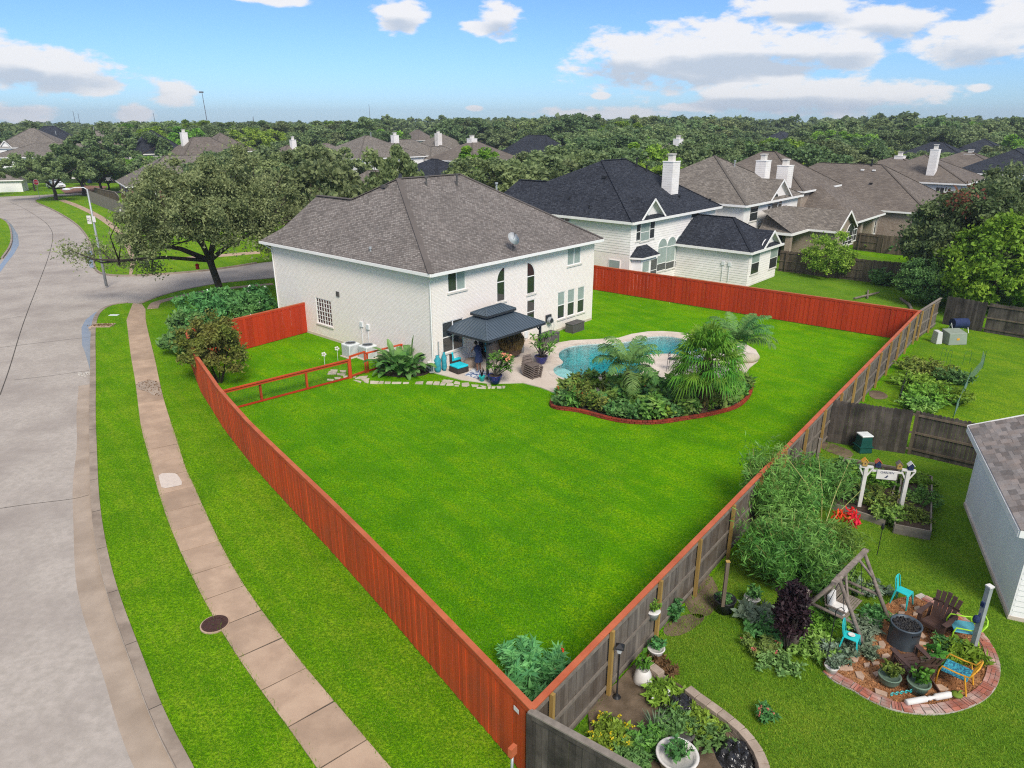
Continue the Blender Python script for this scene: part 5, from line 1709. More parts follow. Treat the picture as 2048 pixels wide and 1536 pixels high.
far_house('tan_roof_house','two storey cream house with broad tan roof at far left',(60,256),11.3,17,16,6.4,'shingletan','trimwhite',ang=LANG,pipes=((112,268),),gable=(1.5,4.6,8.2))
far_house('dark_roof_house','blue slate roof behind the cream house at far left',(88,252),11.7,18,15,6,'shingledark',ang=LANG)
HL=far_house('tan_roof_house','cream stucco house with tan roof behind the white car',(72,286),7.8,26,18,4.7,'shingletan','trimwhite',ang=math.radians(12),keep=1.3)
far_house('tan_roof_house','wide tan hip roof in the left middle distance',(182,261),10.9,17,15,6.2,'shingletan',ang=math.radians(28),pipes=((188,262),(205,262)))
far_house('brown_roof_house','brown roof with a small white trimmed gable left of the oak',(243,267),10.3,15,14,6,'shinglebrown',ang=math.radians(35),gable=(9.5,13.5,8.4))
far_house('dark_roof_house','blue slate roof behind the brown gabled roof',(302,260),11.1,14,14,6,'shingledark',ang=math.radians(35))
far_house('brown_roof_house','low roof with a white chimney stub above the oak',(385,274),9.7,15,11,5.6,'shinglebrown',chims=((368,274,265,1.3),))
far_house('brown_roof_house','small brown roof peak beside the chimney stub',(440,265),10.4,12,12,6,'shinglebrown')
far_house('tan_roof_house','low tan roofed shed corner at the left edge',(8,348),3.3,6,5,2.3,'shingletan','trimwhite',ang=LANG)
h_=far_house('brick_house','single storey red brick house with wide tan roof left of the oak',(330,311),7.4,21,15.5,3.0,'shingletan','redbrick',ang=math.radians(33),keep=1.45)
GL=G(1937,852,3.0)
GN=G(2041,1060,3.0)
gd=(GN.to_2d()-GL.to_2d())
gang=math.atan2(gd.y,gd.x)+PI/2
GR=House('garage','white walled garage with square tabbed brown shingle roof at the right edge',GN,gang,cat='garage')
gl_=gd.length
RW=7.0
pit=0.42
zt=3.0+RW/2*pit
ga_,gb_=(RW/2,RW/2,zt),(RW/2,gl_-.0,zt)
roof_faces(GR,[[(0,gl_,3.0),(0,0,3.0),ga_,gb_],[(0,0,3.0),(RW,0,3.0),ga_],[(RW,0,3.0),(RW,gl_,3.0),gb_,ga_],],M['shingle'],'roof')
MB().box(.45,.45,-.1,RW-.4,gl_-.1,2.96).obj('wall',M['sidinggrey'],GR.e)
MB().box(.40,.40,-.1,RW-.4,gl_-.1,.12).obj('foundation',M['deck'],GR.e)
clapwall(GR,'A',.44,.47,RW-.4,.12,2.96,M['trimwhite'],row=.17)
MB().box(.425,.425,.1,.52,.52,2.96).obj('corner_board',M['trimwhite'],GR.e)
MB().box(.425,gl_-.2,.1,.5,gl_-.09,2.96).obj('corner_board',M['trimwhite'],GR.e)
eave(GR,[(0,gl_,3.0),(0,0,3.0),(RW,0,3.0)],'trimwhite',d=.2,t=.07)
MB().poly([(0,0,2.97),(0,gl_,2.97),(RW,gl_,2.97),(RW,0,2.97)]).obj('soffit',M['trimwhite'],GR.e)
MB().beam(Vector((0,gl_+.02,2.93)),Vector((RW/2,gl_+.02,zt-.07)),.05,.18).obj('bargeboard',M['trimwhite'],GR.e)
uvobj(MB().poly([(.45,gl_-.1,2.9),(RW/2,gl_-.1,zt-.1),(RW-.4,gl_-.1,2.9)]),'gable_wall',M['sidinggrey'],GR.e)
roof_o=[o for o in GR.e.children if o.name.startswith('roof')][0]
lenS=math.hypot(RW/2,zt-3.0)
tb=MB().box(-.155,-.0,0,.155,.20,.012).mesh('shingle',M['shingletab'])
nrow=int(lenS/.155)
rxs=Matrix(((0,math.cos(math.atan(pit)),-math.sin(math.atan(pit))),(-1,0,0),(0,math.sin(math.atan(pit)),math.cos(math.atan(pit)))))
rot=rxs.to_euler()
tabs=[]
for r_ in range(nrow):
 s_=r_*.155
 uu=s_*math.cos(math.atan(pit))
 zz=3.0+s_*math.sin(math.atan(pit))
 lo=uu+.0
 y=lo+.1+(0.155 if r_%2 else 0)+R.uniform(0,.05)
 while y<gl_-.05:
  w=GR.wp(uu,y,zz)
  tabs.append(((uu,y,zz+.006),w))
  y+=.318
cs_,sn_=math.cos(-TILT),math.sin(-TILT)
def in_view(w,m=30):
 d=Vector((w.x,w.y,w.z-CAM_H))
 f=d.y*math.cos(TILT)-d.z*math.sin(TILT)
 if f<.5:return False
 x=1024+FOC*d.x/f
 y=768-FOC*(d.y*math.sin(TILT)+d.z*math.cos(TILT))/f
 return-m<x<2048+m and-m<y<1536+m
vis=sorted([t for t in tabs if in_view(t[1])],key=lambda t:(t[1]-Vector((0,0,CAM_H))).length)
for(q,w)in vis[:290]:
 place('shingle',tb,roof_o,q,rot,(1-.03*R.random(),1,1+R.random()*.7))
rest=MB()
for(q,w)in vis[290:]:
 m3=Matrix.Translation(q)@rxs.to_4x4()
 rest.hexa([tuple(m3@Vector(c))for c in((-.152,0,0),(.152,0,0),(.152,.2,0),(-.152,.2,0),(-.152,0,.014),(.152,0,.014),(.152,.2,.014),(-.152,.2,.014))])
if rest.v:rest.obj('shingle_rows',M['shingletabi'],roof_o,kind='stuff')
# ------ pool, deck, bed
def z7(pts):return[(1080+x/3.938,560+y/3.938)for x,y in pts]
POOLPX=z7([(97,712),(112,690),(150,668),(185,655),(150,625),(140,590),(160,560),(215,530),(330,510),(450,506),(590,502),(700,486),(800,460),(900,445),(1000,445),(1085,458),(1170,480),(1250,520),(1300,580),(1290,640),(1240,662),(1160,650),(1125,610),(1060,588),(960,588),(870,592),(800,612),(790,660),(822,712),(800,745),(720,762),(640,762),(560,742),(500,742),(420,775),(300,800),(190,785),(115,752)])
WZ=0.0
pool=smooth([v for v in P2(POOLPX,WZ)],2,True)
def keyhole(outer,hole,z):
 o=[Vector(p)for p in outer]
 a=sum(o[i].x*o[(i+1)%len(o)].y-o[(i+1)%len(o)].x*o[i].y for i in range(len(o)))
 if a<0:o.reverse()
 h=[Vector(p)for p in hole]
 a=sum(h[i].x*h[(i+1)%len(h)].y-h[(i+1)%len(h)].x*h[i].y for i in range(len(h)))
 if a>0:h.reverse()
 best=None
 for j,q in enumerate(h):
  for i,p in enumerate(o):
   d=(p-q).length
   if best is None or d<best[0]:best=(d,i,j)
 _,i,j=best
 ring=o[:i+1]+h[j:]+h[:j+1]+o[i:]
 return[(p.x,p.y,z)for p in ring]
holes=[p for p in pool]
for oname,outline,zz in(('lawn',LOT,-0.012),('yard_lawn',LAWN,0.0)):
 o=bpy.data.objects[oname]
 mb=MB()
 if oname=='lawn':
  op=[tuple(p)[:2]for p in outline]
  kk=len(op)
  for i in range(kk):
   a,b=op[i],op[(i+1)%kk]
   mb.poly([(*a,-0.155),(*b,-0.155),(*b,zz),(*a,zz)])
 mb.poly(keyhole(outline,holes,zz))
 o.data=mb.mesh(oname,o.data.materials[0])
for oname,outline,zz in(('ground',[(-1900,-60),(1900,-60),(1900,2400),(-1900,2400)],-0.16),('street',[(-90,-5),(60,-5),(60,260),(-140,260),(-140,60)],ROAD_Z)):
 o=bpy.data.objects[oname]
 m_=o.data.materials[0]
 o.data=MB().poly(keyhole(outline,holes,zz)).mesh(oname,m_)
PW=MB()
k=len(pool)
inner=pool
for i in range(k):
 a,b=inner[i],inner[(i+1)%k]
 PW.poly([(a.x,a.y,-1.35),(b.x,b.y,-1.35),(b.x,b.y,0.05),(a.x,a.y,0.05)])
PW.poly([(p.x,p.y,-1.15)for p in inner])
basin=PW.obj('pool_basin',mat('plaster',(0.80,0.86,0.86),(0.74,0.82,0.82),2.5,0.8),kind='structure',label='pale plaster basin of the curved swimming pool')
shelf=[p for p in P2(z7([(97,712),(112,690),(150,668),(185,655),(260,690),(330,740),(340,800),(190,790),(115,755)]),WZ)]
MB().prism([tuple(p)for p in smooth(shelf,2,True)],-1.3,-0.28).obj('tanning_shelf',mat('plaster2',(0.62,0.74,0.73),(0.56,0.69,0.68),2.5,0.8),basin)
mw,tw,bw_,ow=new_mat('water')
tw.nodes.remove(bw_)
trn=nd(tw,'ShaderNodeBsdfTransparent')
trn.inputs[0].default_value=(0.97,1.0,1.0,1)
gls=nd(tw,'ShaderNodeBsdfGlossy')
gls.inputs['Roughness'].default_value=0.04
gpos=nd(tw,'ShaderNodeNewGeometry')
wb=nd(tw,'ShaderNodeBump',in_Strength=0.5,in_Distance=0.05)
tw.links.new(noise(tw,gpos.outputs['Position'],2.2,4,0.6),wb.inputs['Height'])
tw.links.new(wb.outputs[0],gls.inputs['Normal'])
frn=nd(tw,'ShaderNodeFresnel',in_IOR=1.33)
tw.links.new(wb.outputs[0],frn.inputs['Normal'])
mxw=nd(tw,'ShaderNodeMixShader')
tw.links.new(frn.outputs[0],mxw.inputs[0])
tw.links.new(trn.outputs[0],mxw.inputs[1])
tw.links.new(gls.outputs[0],mxw.inputs[2])
tw.links.new(mxw.outputs[0],ow.inputs[0])
va=nd(tw,'ShaderNodeVolumeAbsorption')
va.inputs['Color'].default_value=(0.03,0.94,0.975,1)
va.inputs['Density'].default_value=0.62
tw.links.new(va.outputs[0],ow.inputs['Volume'])
wmesh=MB().prism([(p.x,p.y)for p in inner],-1.14,-0.04,bottom=True)
wmesh.obj('water',mw,kind='structure',label='clear turquoise pool water')
cop_o=[]
for i,p in enumerate(pool):
 t=(pool[(i+1)%k]-pool[i-1]).normalized()
 cop_o.append(p+Vector((t.y,-t.x))*0.0)
area=sum(pool[i].x*pool[(i+1)%k].y-pool[(i+1)%k].x*pool[i].y for i in range(k))
sg=1 if area>0 else-1
cop_o=[p+Vector((t.y,-t.x))*0.28*sg for p,t in zip(pool,[(pool[(i+1)%k]-pool[i-1]).normalized()for i in range(k)])]
cp=empty('pool_coping',(pool[0].x,pool[0].y,0),0)
reg(cp,'stone coping round the pool edge',kind='structure')
acc=0
for i in range(k):
 a,b,c,d=pool[i],pool[(i+1)%k],cop_o[(i+1)%k],cop_o[i]
 q=pool[0]
 mbx=MB()
 gp=0.03
 a2,b2,c2,d2=a.lerp(b,gp),b.lerp(a,gp),c.lerp(d,gp),d.lerp(c,gp)
 lip=[a2+(a2-d2).normalized()*0.03,b2+(b2-c2).normalized()*0.03]
 z_=0.055+R.uniform(-.002,.002)
 P_=[lip[0],lip[1],c2,d2]
 mbx.hexa([(v.x-q.x,v.y-q.y,0.005)for v in P_]+[(v.x-q.x,v.y-q.y,z_)for v in P_])
 mbx.obj('coping_stone',M['coping'],cp)
DECKPX=[(863,744),(921.6,759),(978.5,766.5),(1010,766),(1045,765),(1080,774),(1114.6,787),(1128,800),(1160,800),(1220,790),(1290,790),(1360,800),(1430,790),(1480,765)]+z7([(1650,690),(1715,640),(1730,600),(1700,550),(1620,505),(1520,480),(1400,455),(1280,440),(1160,422),(1080,410),(960,402),(850,405),(720,425),(620,455),(450,465),(250,475),(130,495)])+[(1096,700),(1062,708)]
dk=P2(DECKPX,0.04)
hpt=lambda u,v:Vector(MH.wp(u,v).to_2d())
dk+=[hpt(9.1,-1.2),hpt(8.6,VI),hpt(.5,VI)]
dk=[Vector(p)for p in dk]
MB().poly(keyhole(dk,cop_o,0.048)).obj('pool_deck',M['deck'],kind='structure',label='pale concrete deck round the pool and patio')
ed=MB()
for i in range(len(dk)):
 a,b=dk[i],dk[(i+1)%len(dk)]
 ed.poly([(a.x,a.y,-.02),(b.x,b.y,-.02),(b.x,b.y,.048),(a.x,a.y,.048)])
ed.obj('deck_edge',M['deck'],kind='structure',label='edge of the pool deck')
BEDPX=z7([(168,888),(112,925),(84,965),(92,992),(150,1008),(240,1014),(350,1034),(460,1066),(580,1096),(700,1114),(850,1122),(990,1112),(1140,1086),(1290,1064),(1440,1030),(1550,996),(1625,940),(1662,880),(1675,815)])
bd=smooth(P2(BEDPX,0.1),2)
inner_b=P2([(1490,755),(1430,778),(1360,786),(1290,780),(1220,778),(1160,788),(1140,795)],0.05)
sheet('planting_bed',[tuple(p)for p in bd]+[tuple(p)for p in inner_b],0.07,M['soil'],'dark mulched planting bed between pool deck and lawn',0.08)
be=empty('bed_edging',(bd[0].x,bd[0].y,0),0,'curved border of scalloped red blocks round the planting bed','edging')
bs_=resample(bd,0.235)
for i in range(len(bs_)-1):
 a,b=bs_[i],bs_[i+1]
 m_=(a+b)/2-bd[0]
 t=(b-a).normalized()
 for lvl in range(2):
  MB().cbox((0,0,0),(0.225,0.15,0.085)).obj('block',M['edgered'],be,loc=(m_.x+R.uniform(-.006,.006)+t.x*.11*lvl,m_.y+R.uniform(-.006,.006)+t.y*.11*lvl,0.045+0.09*lvl),rot=(0,R.uniform(-.03,.03),math.atan2(t.y,t.x)+R.uniform(-.05,.05)),bevel=0.018)
pth=empty('flagstone_path',G(850,762),0)
reg(pth,'row of pale irregular flagstones in the lawn beside the patio',kind='structure')
o0=G(850,762)
def z3(pts):return[(860+x/6.827,640+y/6.827)for x,y in pts]
def z8(pts):return[(340+x/3.657,560+y/3.657)for x,y in pts]
STN=[z3(s)for s in([(0,840),(45,838),(30,870),(0,872)],[(70,838),(132,842),(112,880),(42,878)],[(150,850),(225,848),(205,885),(135,888)],[(185,812),(322,826),(295,852),(170,838)],
[(235,865),(318,866),(325,890),(218,893)],[(345,832),(408,848),(412,878),(322,866)],[(330,888),(395,890),(396,902),(335,900)],[(430,860),(530,852),(542,890),(500,908),(432,900)],
[(560,880),(670,885),(650,908),(572,906)],[(680,888),(770,905),(720,918)],[(775,872),(835,885),(838,900),(780,898)],[(640,912),(770,922),(765,936),(632,930)],[(790,908),(832,910),(825,932),(790,934)],[(840,908),(900,905),(885,930),(838,932)],
[(905,902),(975,905),(978,930),(915,930)],[(985,900),(1030,900),(1022,925),(990,930)])]
STN+=[z8(s)for s in([(1340,730),(1400,740),(1395,752)],[(1350,722),(1385,705),(1450,700),(1440,714),(1400,722)],[(1395,726),(1460,718),(1455,735),(1420,742)],[(1420,745),(1456,740),(1450,755)],[(1465,736),(1530,740),(1520,758),(1462,756)],[(1535,740),(1565,740),(1560,756),(1522,757)],
[(1572,742),(1618,743),(1610,756),(1568,757)],[(1625,745),(1695,745),(1690,757),(1620,757)],[(1705,746),(1750,746),(1745,757),(1702,757)],[(1800,745),(1855,740),(1850,760),(1790,758)],[(1880,742),(1925,742),(1915,762),(1870,760)],[(1935,742),(1975,744),(1970,766),(1922,764)],[(1985,735),(2048,728),(2048,750),(1995,752)],
[(1150,690),(1160,668),(1225,665),(1215,688)],[(1175,655),(1228,656),(1225,664),(1172,662)],[(1240,660),(1290,660),(1285,675),(1245,672)],[(1222,680),(1290,685),(1270,698),(1220,692)],[(1200,712),(1250,710),(1245,722),(1205,722)],[(1150,722),(1200,726),(1196,734),(1148,732)],[(1265,700),(1300,700),(1298,714),(1268,714)],[(1335,700),(1362,702),(1358,712),(1336,710)])]
for s in STN:
 w=[G(x,y,0.03)-o0 for x,y in s]
 c=sum((p.to_2d()for p in w),Vector((0,0)))/len(w)
 mbx=MB().prism([tuple((p.to_2d()-c)*0.97)for p in w],0.0,0.035+R.uniform(0,.012))
 mbx.obj('flagstone',M['stone'],pth,loc=(c.x,c.y,0.0),bevel=0.01)
# ------ gazebo
GO=Vector((-1.29,35.70))
gz=empty('gazebo',(GO.x,GO.y,0.05),HA,'dark blue grey metal hardtop gazebo with two tiered ribbed roof over the patio','gazebo')
gA,gB,ez=4.88,3.60,2.15
def tier(u0,v0,u1,v1,z0,z1,ru,name):
 mu_,mv_=(u0+u1)/2,(v0+v1)/2
 a,b=(u0+(v1-v0)/2*ru,mv_,z1),(u1-(v1-v0)/2*ru,mv_,z1)
 c=[(u0,v0,z0),(u1,v0,z0),(u1,v1,z0),(u0,v1,z0)]
 fs=[([c[0],c[1],b,a]),([c[1],c[2],b]),([c[2],c[3],a,b]),([c[3],c[0],a])]
 for f in fs:
  e0,e1=Vector(f[0]),Vector(f[1])
  o=MB().poly(f).obj(name,M['metalroof'],gz)
  rb=MB()
  L_=(e1-e0).length
  d=(e1-e0).normalized()
  inw=(Vector(f[2])+Vector(f[-1]))/2-(e0+e1)/2
  inw-=d*inw.dot(d)
  n_=int(L_/0.20)
  t0=(Vector(f[-1])-e0).dot(d)
  t1=(Vector(f[2])-e0).dot(d)
  nrm=d.cross(inw).normalized()
  if nrm.z<0:nrm=-nrm
  for i in range(1,n_):
   s=i*L_/n_
   fr=1.0
   if s<t0:fr=s/t0
   if s>t1:fr=min(fr,(L_-s)/(L_-t1))
   p=e0+d*s
   rb.beam(p+nrm*.012,p+inw*fr+nrm*.012,.03,.03,up=nrm)
  rb.obj('roof_rib',M['metalroof'],o,kind='stuff')
 for i in range(4):
  MB().beam(Vector(c[i])+Vector((0,0,.02)),Vector(a if i in(0,3)else b)+Vector((0,0,.02)),.07,.05).obj('hip_cap',M['metalroof'],gz)
 MB().beam(Vector(a)+Vector((0,0,.02)),Vector(b)+Vector((0,0,.02)),.08,.05).obj('hip_cap',M['metalroof'],gz)
 for i in range(4):
  MB().beam(Vector(c[i])-Vector((0,0,.06)),Vector(c[(i+1)%4])-Vector((0,0,.06)),.05,.11).obj('fascia',M['metaldark'],gz)
tier(0,0,gA,gB,ez,3.05,0.99,'roof_panel')
tier(gA/2-1.22,gB/2-.62,gA/2+1.22,gB/2+.62,3.02,3.30,0.95,'upper_roof_panel')
for(u,v)in((.22,.22),(gA-.22,.22),(gA-.22,gB-.22),(.22,gB-.22)):
 MB().box(u-.055,v-.055,0,u+.055,v+.055,ez-.02).box(u-.1,v-.1,0,u+.1,v+.1,.03).obj('post',M['metaldark'],gz)
 su_=1 if u<1 else-1
 sv_=1 if v<1 else-1
 MB().beam((u,v,1.65),(u+.45*su_,v,ez-.06),.05,.05).beam((u,v,1.65),(u,v+.45*sv_,ez-.06),.05,.05).obj('brace',M['metaldark'],gz)
def E3(name,px,py,rz,label,cat,group=None,z=0.05):
 p=G(px,py,z)
 return empty(name,p,rz,label,cat,group)
def gu(u,v):return GO+AU*u+BU*v
def armless(name,u,v,rz,label,arm=(False,False),w=.78,back=True,cat='outdoor sofa'):
 p=G(u,v,.05)
 e=empty(name,(p.x,p.y,.05),HA+rz,label,cat)
 mb=MB().box(-w/2,-.38,.03,w/2,.38,.30)
 mb.obj('base',M['rattan'],e,bevel=.02)
 if back:MB().box(-w/2,.27,.30,w/2,.39,.78).obj('backrest',M['rattan'],e,bevel=.03)
 for i,s in((0,-1),(1,1)):
  if arm[i]:MB().box(s*w/2-.06,-.38,.03,s*w/2+.06,.38,.60).obj('armrest',M['rattan'],e,bevel=.03)
 MB().box(-w/2+.02,-.39,.305,w/2-.02,.28 if back else .37,.43).obj('seat_cushion',M['turq'],e,bevel=.045)
 if back:MB().cbox((0,.20,.64),(w-.05,.15,.45),0,-.18).obj('back_cushion',M['turq'],e,bevel=.05)
 return e
armless('outdoor_armchair',904,729,PI/2-.1,'dark wicker corner seat with turquoise cushions nearest the tiki lamps',(False,False))
armless('outdoor_sofa',924,716,0.25,'dark wicker seat with turquoise cushions under the patio window',(False,False))
armless('outdoor_sofa',984,713,0,'turquoise cushioned wicker seat behind the standing woman',(False,True))
armless('ottoman',918,743,PI/2-.1,'dark wicker ottoman with a flat turquoise cushion at the patio edge',back=False,w=.8,cat='ottoman')
armless('outdoor_armchair',946,711,0.0,'dark wicker seat draped in black beside the covered table',(True,False))
e=empty('covered_table',(*G(943,731,.05).to_2d(),.05),HA+.2,'low table under a crumpled beige cover between the turquoise seats','covered table')
mb=MB()
for i in range(10):
 pass
mb.prism([(-.5,-.4),(.5,-.42),(.52,.4),(-.5,.42)],0,.5)
o=mb.obj('cover',M['beige'],e)
md=o.modifiers.new('s','SUBSURF');md.levels=md.render_levels=3
md=o.modifiers.new('b','DISPLACE')
tx=bpy.data.textures.new('crumple','CLOUDS');tx.noise_scale=.25
md.texture=tx;md.strength=.12
e=empty('covered_grill',(*MH.wp(4.5,-.2).to_2d(),.05),HA,'tall grill under a wrinkled beige cover against the white wall','covered grill')
o=MB().prism([(-.6,-.32),(.6,-.32),(.6,.3),(-.6,.3)],0,1.15).obj('cover',M['beige'],e)
for nm,st in(('s',0),('d',.14)):
 if st==0:
  md=o.modifiers.new(nm,'SUBSURF');md.levels=md.render_levels=3
 else:
  md=o.modifiers.new(nm,'DISPLACE');md.texture=tx;md.strength=st
e=empty('thatch_umbrella',(*G(1022,712,.05).to_2d(),.05),0,'big round brown palm thatch umbrella folded under the gazebo','thatch umbrella')
pp,dd=[],[]
rng_=np.random.RandomState(4)
for i in range(1500):
 a=rng_.rand()*6.283
 t=rng_.rand()
 r_=.74*math.sin(PI*(0.15+.8*t))**.7
 pp.append((r_*math.cos(a),r_*math.sin(a),.25+1.35*t))
 dd.append((math.cos(a)*.4,math.sin(a)*.4,1.0))
V,F=leafset(np.array(pp),.05,8,rng_,dirs=np.array(dd))
place('thatch',npmesh('thatch',V,F,M['dryleaf']),e)
MB().lathe([(.25,0),(.6,.2),(.70,.7),(.58,1.2),(.12,1.62)],n=14).obj('core',M['palmbark'],e)
MB().tube([(0,0,0),(0,0,1.9)],.04,8).obj('pole',M['bark'],e)
cc_=[G(929,750,.06).to_2d(),G(968,761,.06).to_2d(),G(982,745,.06).to_2d(),G(946,737,.06).to_2d()]
tag_=sheet('rug',[tuple(p)for p in cc_],.062,M['rug'],None,.01,None)
reg(tag_,'blue and white patterned outdoor rug at the woman\'s feet','rug')
e=E3('planter',964,762,0,'small turquoise planter with dark stems in front of the rug','planter')
MB().lathe([(.11,0),(.17,.27),(.18,.3),(.15,.3),(.13,.22)],n=16).obj('pot',M['turqmetal'],e,True)
mb=MB()
for i in range(9):
 a=i*.7
 mb.tube([(0,0,.2),(.07*math.cos(a),.07*math.sin(a),.5),(.12*math.cos(a),.12*math.sin(a),.62+.05*(i%3))],.018,5)
mb.obj('stem',M['burgundy'],e)
e=E3('stool',978,758,0.3,'low grey step stool beside the gazebo post','stool')
MB().box(-.3,-.15,.16,.3,.15,.2).obj('seat',M['galv'],e)
for s in(-1,1):MB().box(s*.26-.02,-.14,0,s*.26+.02,.14,.16).obj('leg',M['galv'],e)
for(px,py,hh,rr,lb,mm)in((876,744,.95,.20,'teal ceramic garden urn against the white wall','aqua'),(889,741,1.05,.15,'folded teal patterned umbrella standing by the gazebo post','aqua')):
 e=E3('garden_urn' if 'urn' in lb else 'folded_umbrella',px,py,0,lb,'urn' if 'urn' in lb else 'umbrella')
 MB().lathe([(rr*.6,0),(rr,hh*.2),(rr*.85,hh*.5),(rr,hh*.75),(rr*.4,hh*.92),(rr*.5,hh)],n=14).obj('body',M[mm],e,True)
e=E3('side_table',873,743,0,'white pedestal side table at the left end of the patio','side table')
e.location.x-=.25
e.location.y-=.1
MB().lathe([(.17,0),(.16,.03),(.04,.07),(.035,.5),(.05,.55)],n=16).obj('pedestal',M['potwhite'],e,True)
MB().lathe([(.22,.55),(.23,.57),(.22,.6)],n=20).obj('table_top',M['potwhite'],e)
e=E3('patio_heater',1041,704,0,'tall stainless patio heater without hood beside the thatch','patio heater')
MB().lathe([(.22,0),(.22,.75),(.16,.8)],n=18).obj('tank_housing',M['galv'],e,True)
MB().tube([(0,0,.8),(0,0,1.9)],.035,8).obj('pole',M['metaldark'],e)
MB().lathe([(.1,1.85),(.11,2.1),(.03,2.14)],n=14).obj('burner',M['galv'],e,True)
e0=Vector(G(1062,752,.05))
for i in range(6):
 e=empty('lounge_chair',(e0.x+.02*i,e0.y+.02*i,.05+i*.105),HA-.2+R.uniform(-.04,.04),'taupe plastic slatted sun lounger, '+['lowest of the stack by the blue pots','second from the bottom of the stack','third from the bottom of the stack','fourth from the bottom of the stack','fifth in the stack, under the top one','topmost of the stack with its back raised'][i],'lounge chair','stacked sun loungers')
 e.scale=(.85,.85,1.0)
 for s in(-1,1):
  MB().tube([(s*.33,-.62,.03),(s*.37,-.3,.10),(s*.36,.1,.10),(s*.34,.4,.10),(s*.31,.62,.34+.05)],.035,6).obj('side_rail',M['lounger'],e)
 for j in range(6):
  y=-.55+j*.19
  MB().box(-.33,y,.09 if j else .05,.33,y+.13,.115 if j else .08).obj('slat',M['lounger'],e)
 for j in range(3):
  z=.16+j*.16
  y=.48+j*.07
  MB().beam((-.32,y,z),(.32,y,z),.10,.02,up=(0,-.6,.8)).obj('back_slat',M['lounger'],e)
 for(x,y)in((-.33,-.5),(.33,-.5),(-.33,.3),(.33,.3)):
  MB().box(x-.03,y-.04,-.03 if i else 0,x+.03,y+.04,.09).obj('leg',M['lounger'],e)
for(u,v,w,d,h_,lb)in((12.25,-.35,1.25,.62,.62,'dark grey wicker storage box standing under the triple window'),(8.95,-.75,1.3,.7,.66,'dark grey storage box with pale front behind the gazebo post')):
 p=MH.wp(u,v)
 e=empty('storage_box',(p.x,p.y,0.0),HA,lb,'storage box')
 MB().box(-w/2,-d/2,0,w/2,d/2,h_-.07).obj('box_body',M['greybox'],e)
 MB().box(-w/2-.03,-d/2-.03,h_-.065,w/2+.03,d/2+.03,h_).obj('lid',M['greybox'],e,bevel=.015)
p=MH.wp(10.35,VI-.22,1.0)
e=empty('hose_reel',p,HA,'grey hose reel hanging on the white wall beside the storage box','hose reel')
mb=MB()
for k_ in range(7):
 r_=.18+.018*(k_%3)
 y=-.10+k_*.033
 mb.tube([(r_*math.cos(t),y,r_*math.sin(t))for t in[j*PI/8 for j in range(17)]],.018,5,False)
mb.tube([(.2,-.1,0),(.25,-.12,-.4),(.15,-.1,-.9),(-.1,-.12,-.95)],.018,5)
mb.obj('hose',M['galv'],e)
MB().tube([(0,-.14,0),(0,.2,0)],.13,12).box(-.25,.1,-.05,.25,.2,.35).tube([(-.3,.0,.33),(-.22,.1,.35)],.02,5).obj('bracket',M['metaldark'],e)
e=E3('bar_table',1388,745,HA,'thin black framed bar table with glass top behind the fan palm','bar table')
mb=MB()
for(x,y)in((-.45,-.45),(.45,-.45),(.45,.45),(-.45,.45)):
 mb.tube([(x,y,0),(x*.9,y*.9,1.0)],.018,6)
mb.obj('table_frame',M['metaldark'],e)
MB().lathe([(.56,1.0),(.57,1.02),(.56,1.035)],n=24).obj('glass_top',M['galvlight'],e)
for(px,py,lb)in((1342,742,'thin dark metal bar stool left of the bar table'),(1402,752,'thin dark metal bar stool half hidden by the fan palm trunk')):
 e=E3('bar_stool',px,py,HA+.2,lb,'bar stool')
 for(x,y)in((-.2,-.2),(.2,-.2),(.2,.2),(-.2,.2)):
  MB().tube([(x,y,0),(x*.8,y*.8,.72 if y<0 else 1.05)],.013,5).obj('leg',M['metaldark'],e)
 MB().box(-.2,-.2,.70,.2,.2,.73).obj('seat',M['metaldark'],e)
 MB().beam((-.16,.16,1.02),(.16,.16,1.02),.015,.1).beam((-.16,.16,.88),(.16,.16,.88),.015,.03).obj('backrest',M['metaldark'],e)
 MB().beam((-.18,-.19,.3),(.18,-.19,.3),.015,.015).beam((-.19,-.18,.3),(-.19,.18,.3),.015,.015).obj('footrest',M['metaldark'],e)
e=E3('rock_planter',1497,722,.4,'pale round rock feature at the right end of the pool','rock')
o=MB().ball((0,0,.18),.55,14,(1.3,.8,.5)).obj('boulder',M['stone'],e,True)
def ac(px,py,lb,w=.78,h_=.8,m='galvlight',ang=HA,g=None,dark=False):
 p=G(px,py)
 e=empty('air_conditioner',p,ang,lb,'air conditioner',g)
 MB().box(-w/2,-w/2,.05,w/2,w/2,h_).obj('casing',M[m],e,bevel=.04)
 MB().box(-w/2-.08,-w/2-.08,0,w/2+.08,w/2+.08,.05).obj('pad',M['deck'],e)
 mb=MB()
 for s in range(4):
  for k_ in range(9):
   t=-w/2+.06+k_*(w-.12)/8
   a=s*PI/2
   M3=Matrix.Rotation(a,3,'Z')
   p0,p1=M3@Vector((t,-w/2-.008,.12)),M3@Vector((t,-w/2-.008,h_-.08))
   mb.beam(p0,p1,.03,.015,up=(1,0,0))
 mb.obj('grille',M['galv' if not dark else 'black'],e)
 mb=MB().lathe([(w*.40,h_),(w*.41,h_+.04),(w*.37,h_+.045),(w*.36,h_+.012),(.1,h_+.006)],n=24)
 mb.obj('fan_guard',M['galv' if not dark else 'metaldark'],e)
 MB().lathe([(w*.355,h_+.012),(.0,h_+.015)],n=20).obj('fan',M['metaldark'],e)
 return e
ac(703,712,'pale grey air conditioner nearest the rail fence gate')
ac(737,716,'pale air conditioner half hidden by the banana plants')
ac(1425,556,'dark air conditioner standing left of the pair by the white wing',m='greybox',dark=True,w=.9)
ac(1461,566,'dark air conditioner with brown top behind the red fence',m='greybox',dark=True,w=.9)
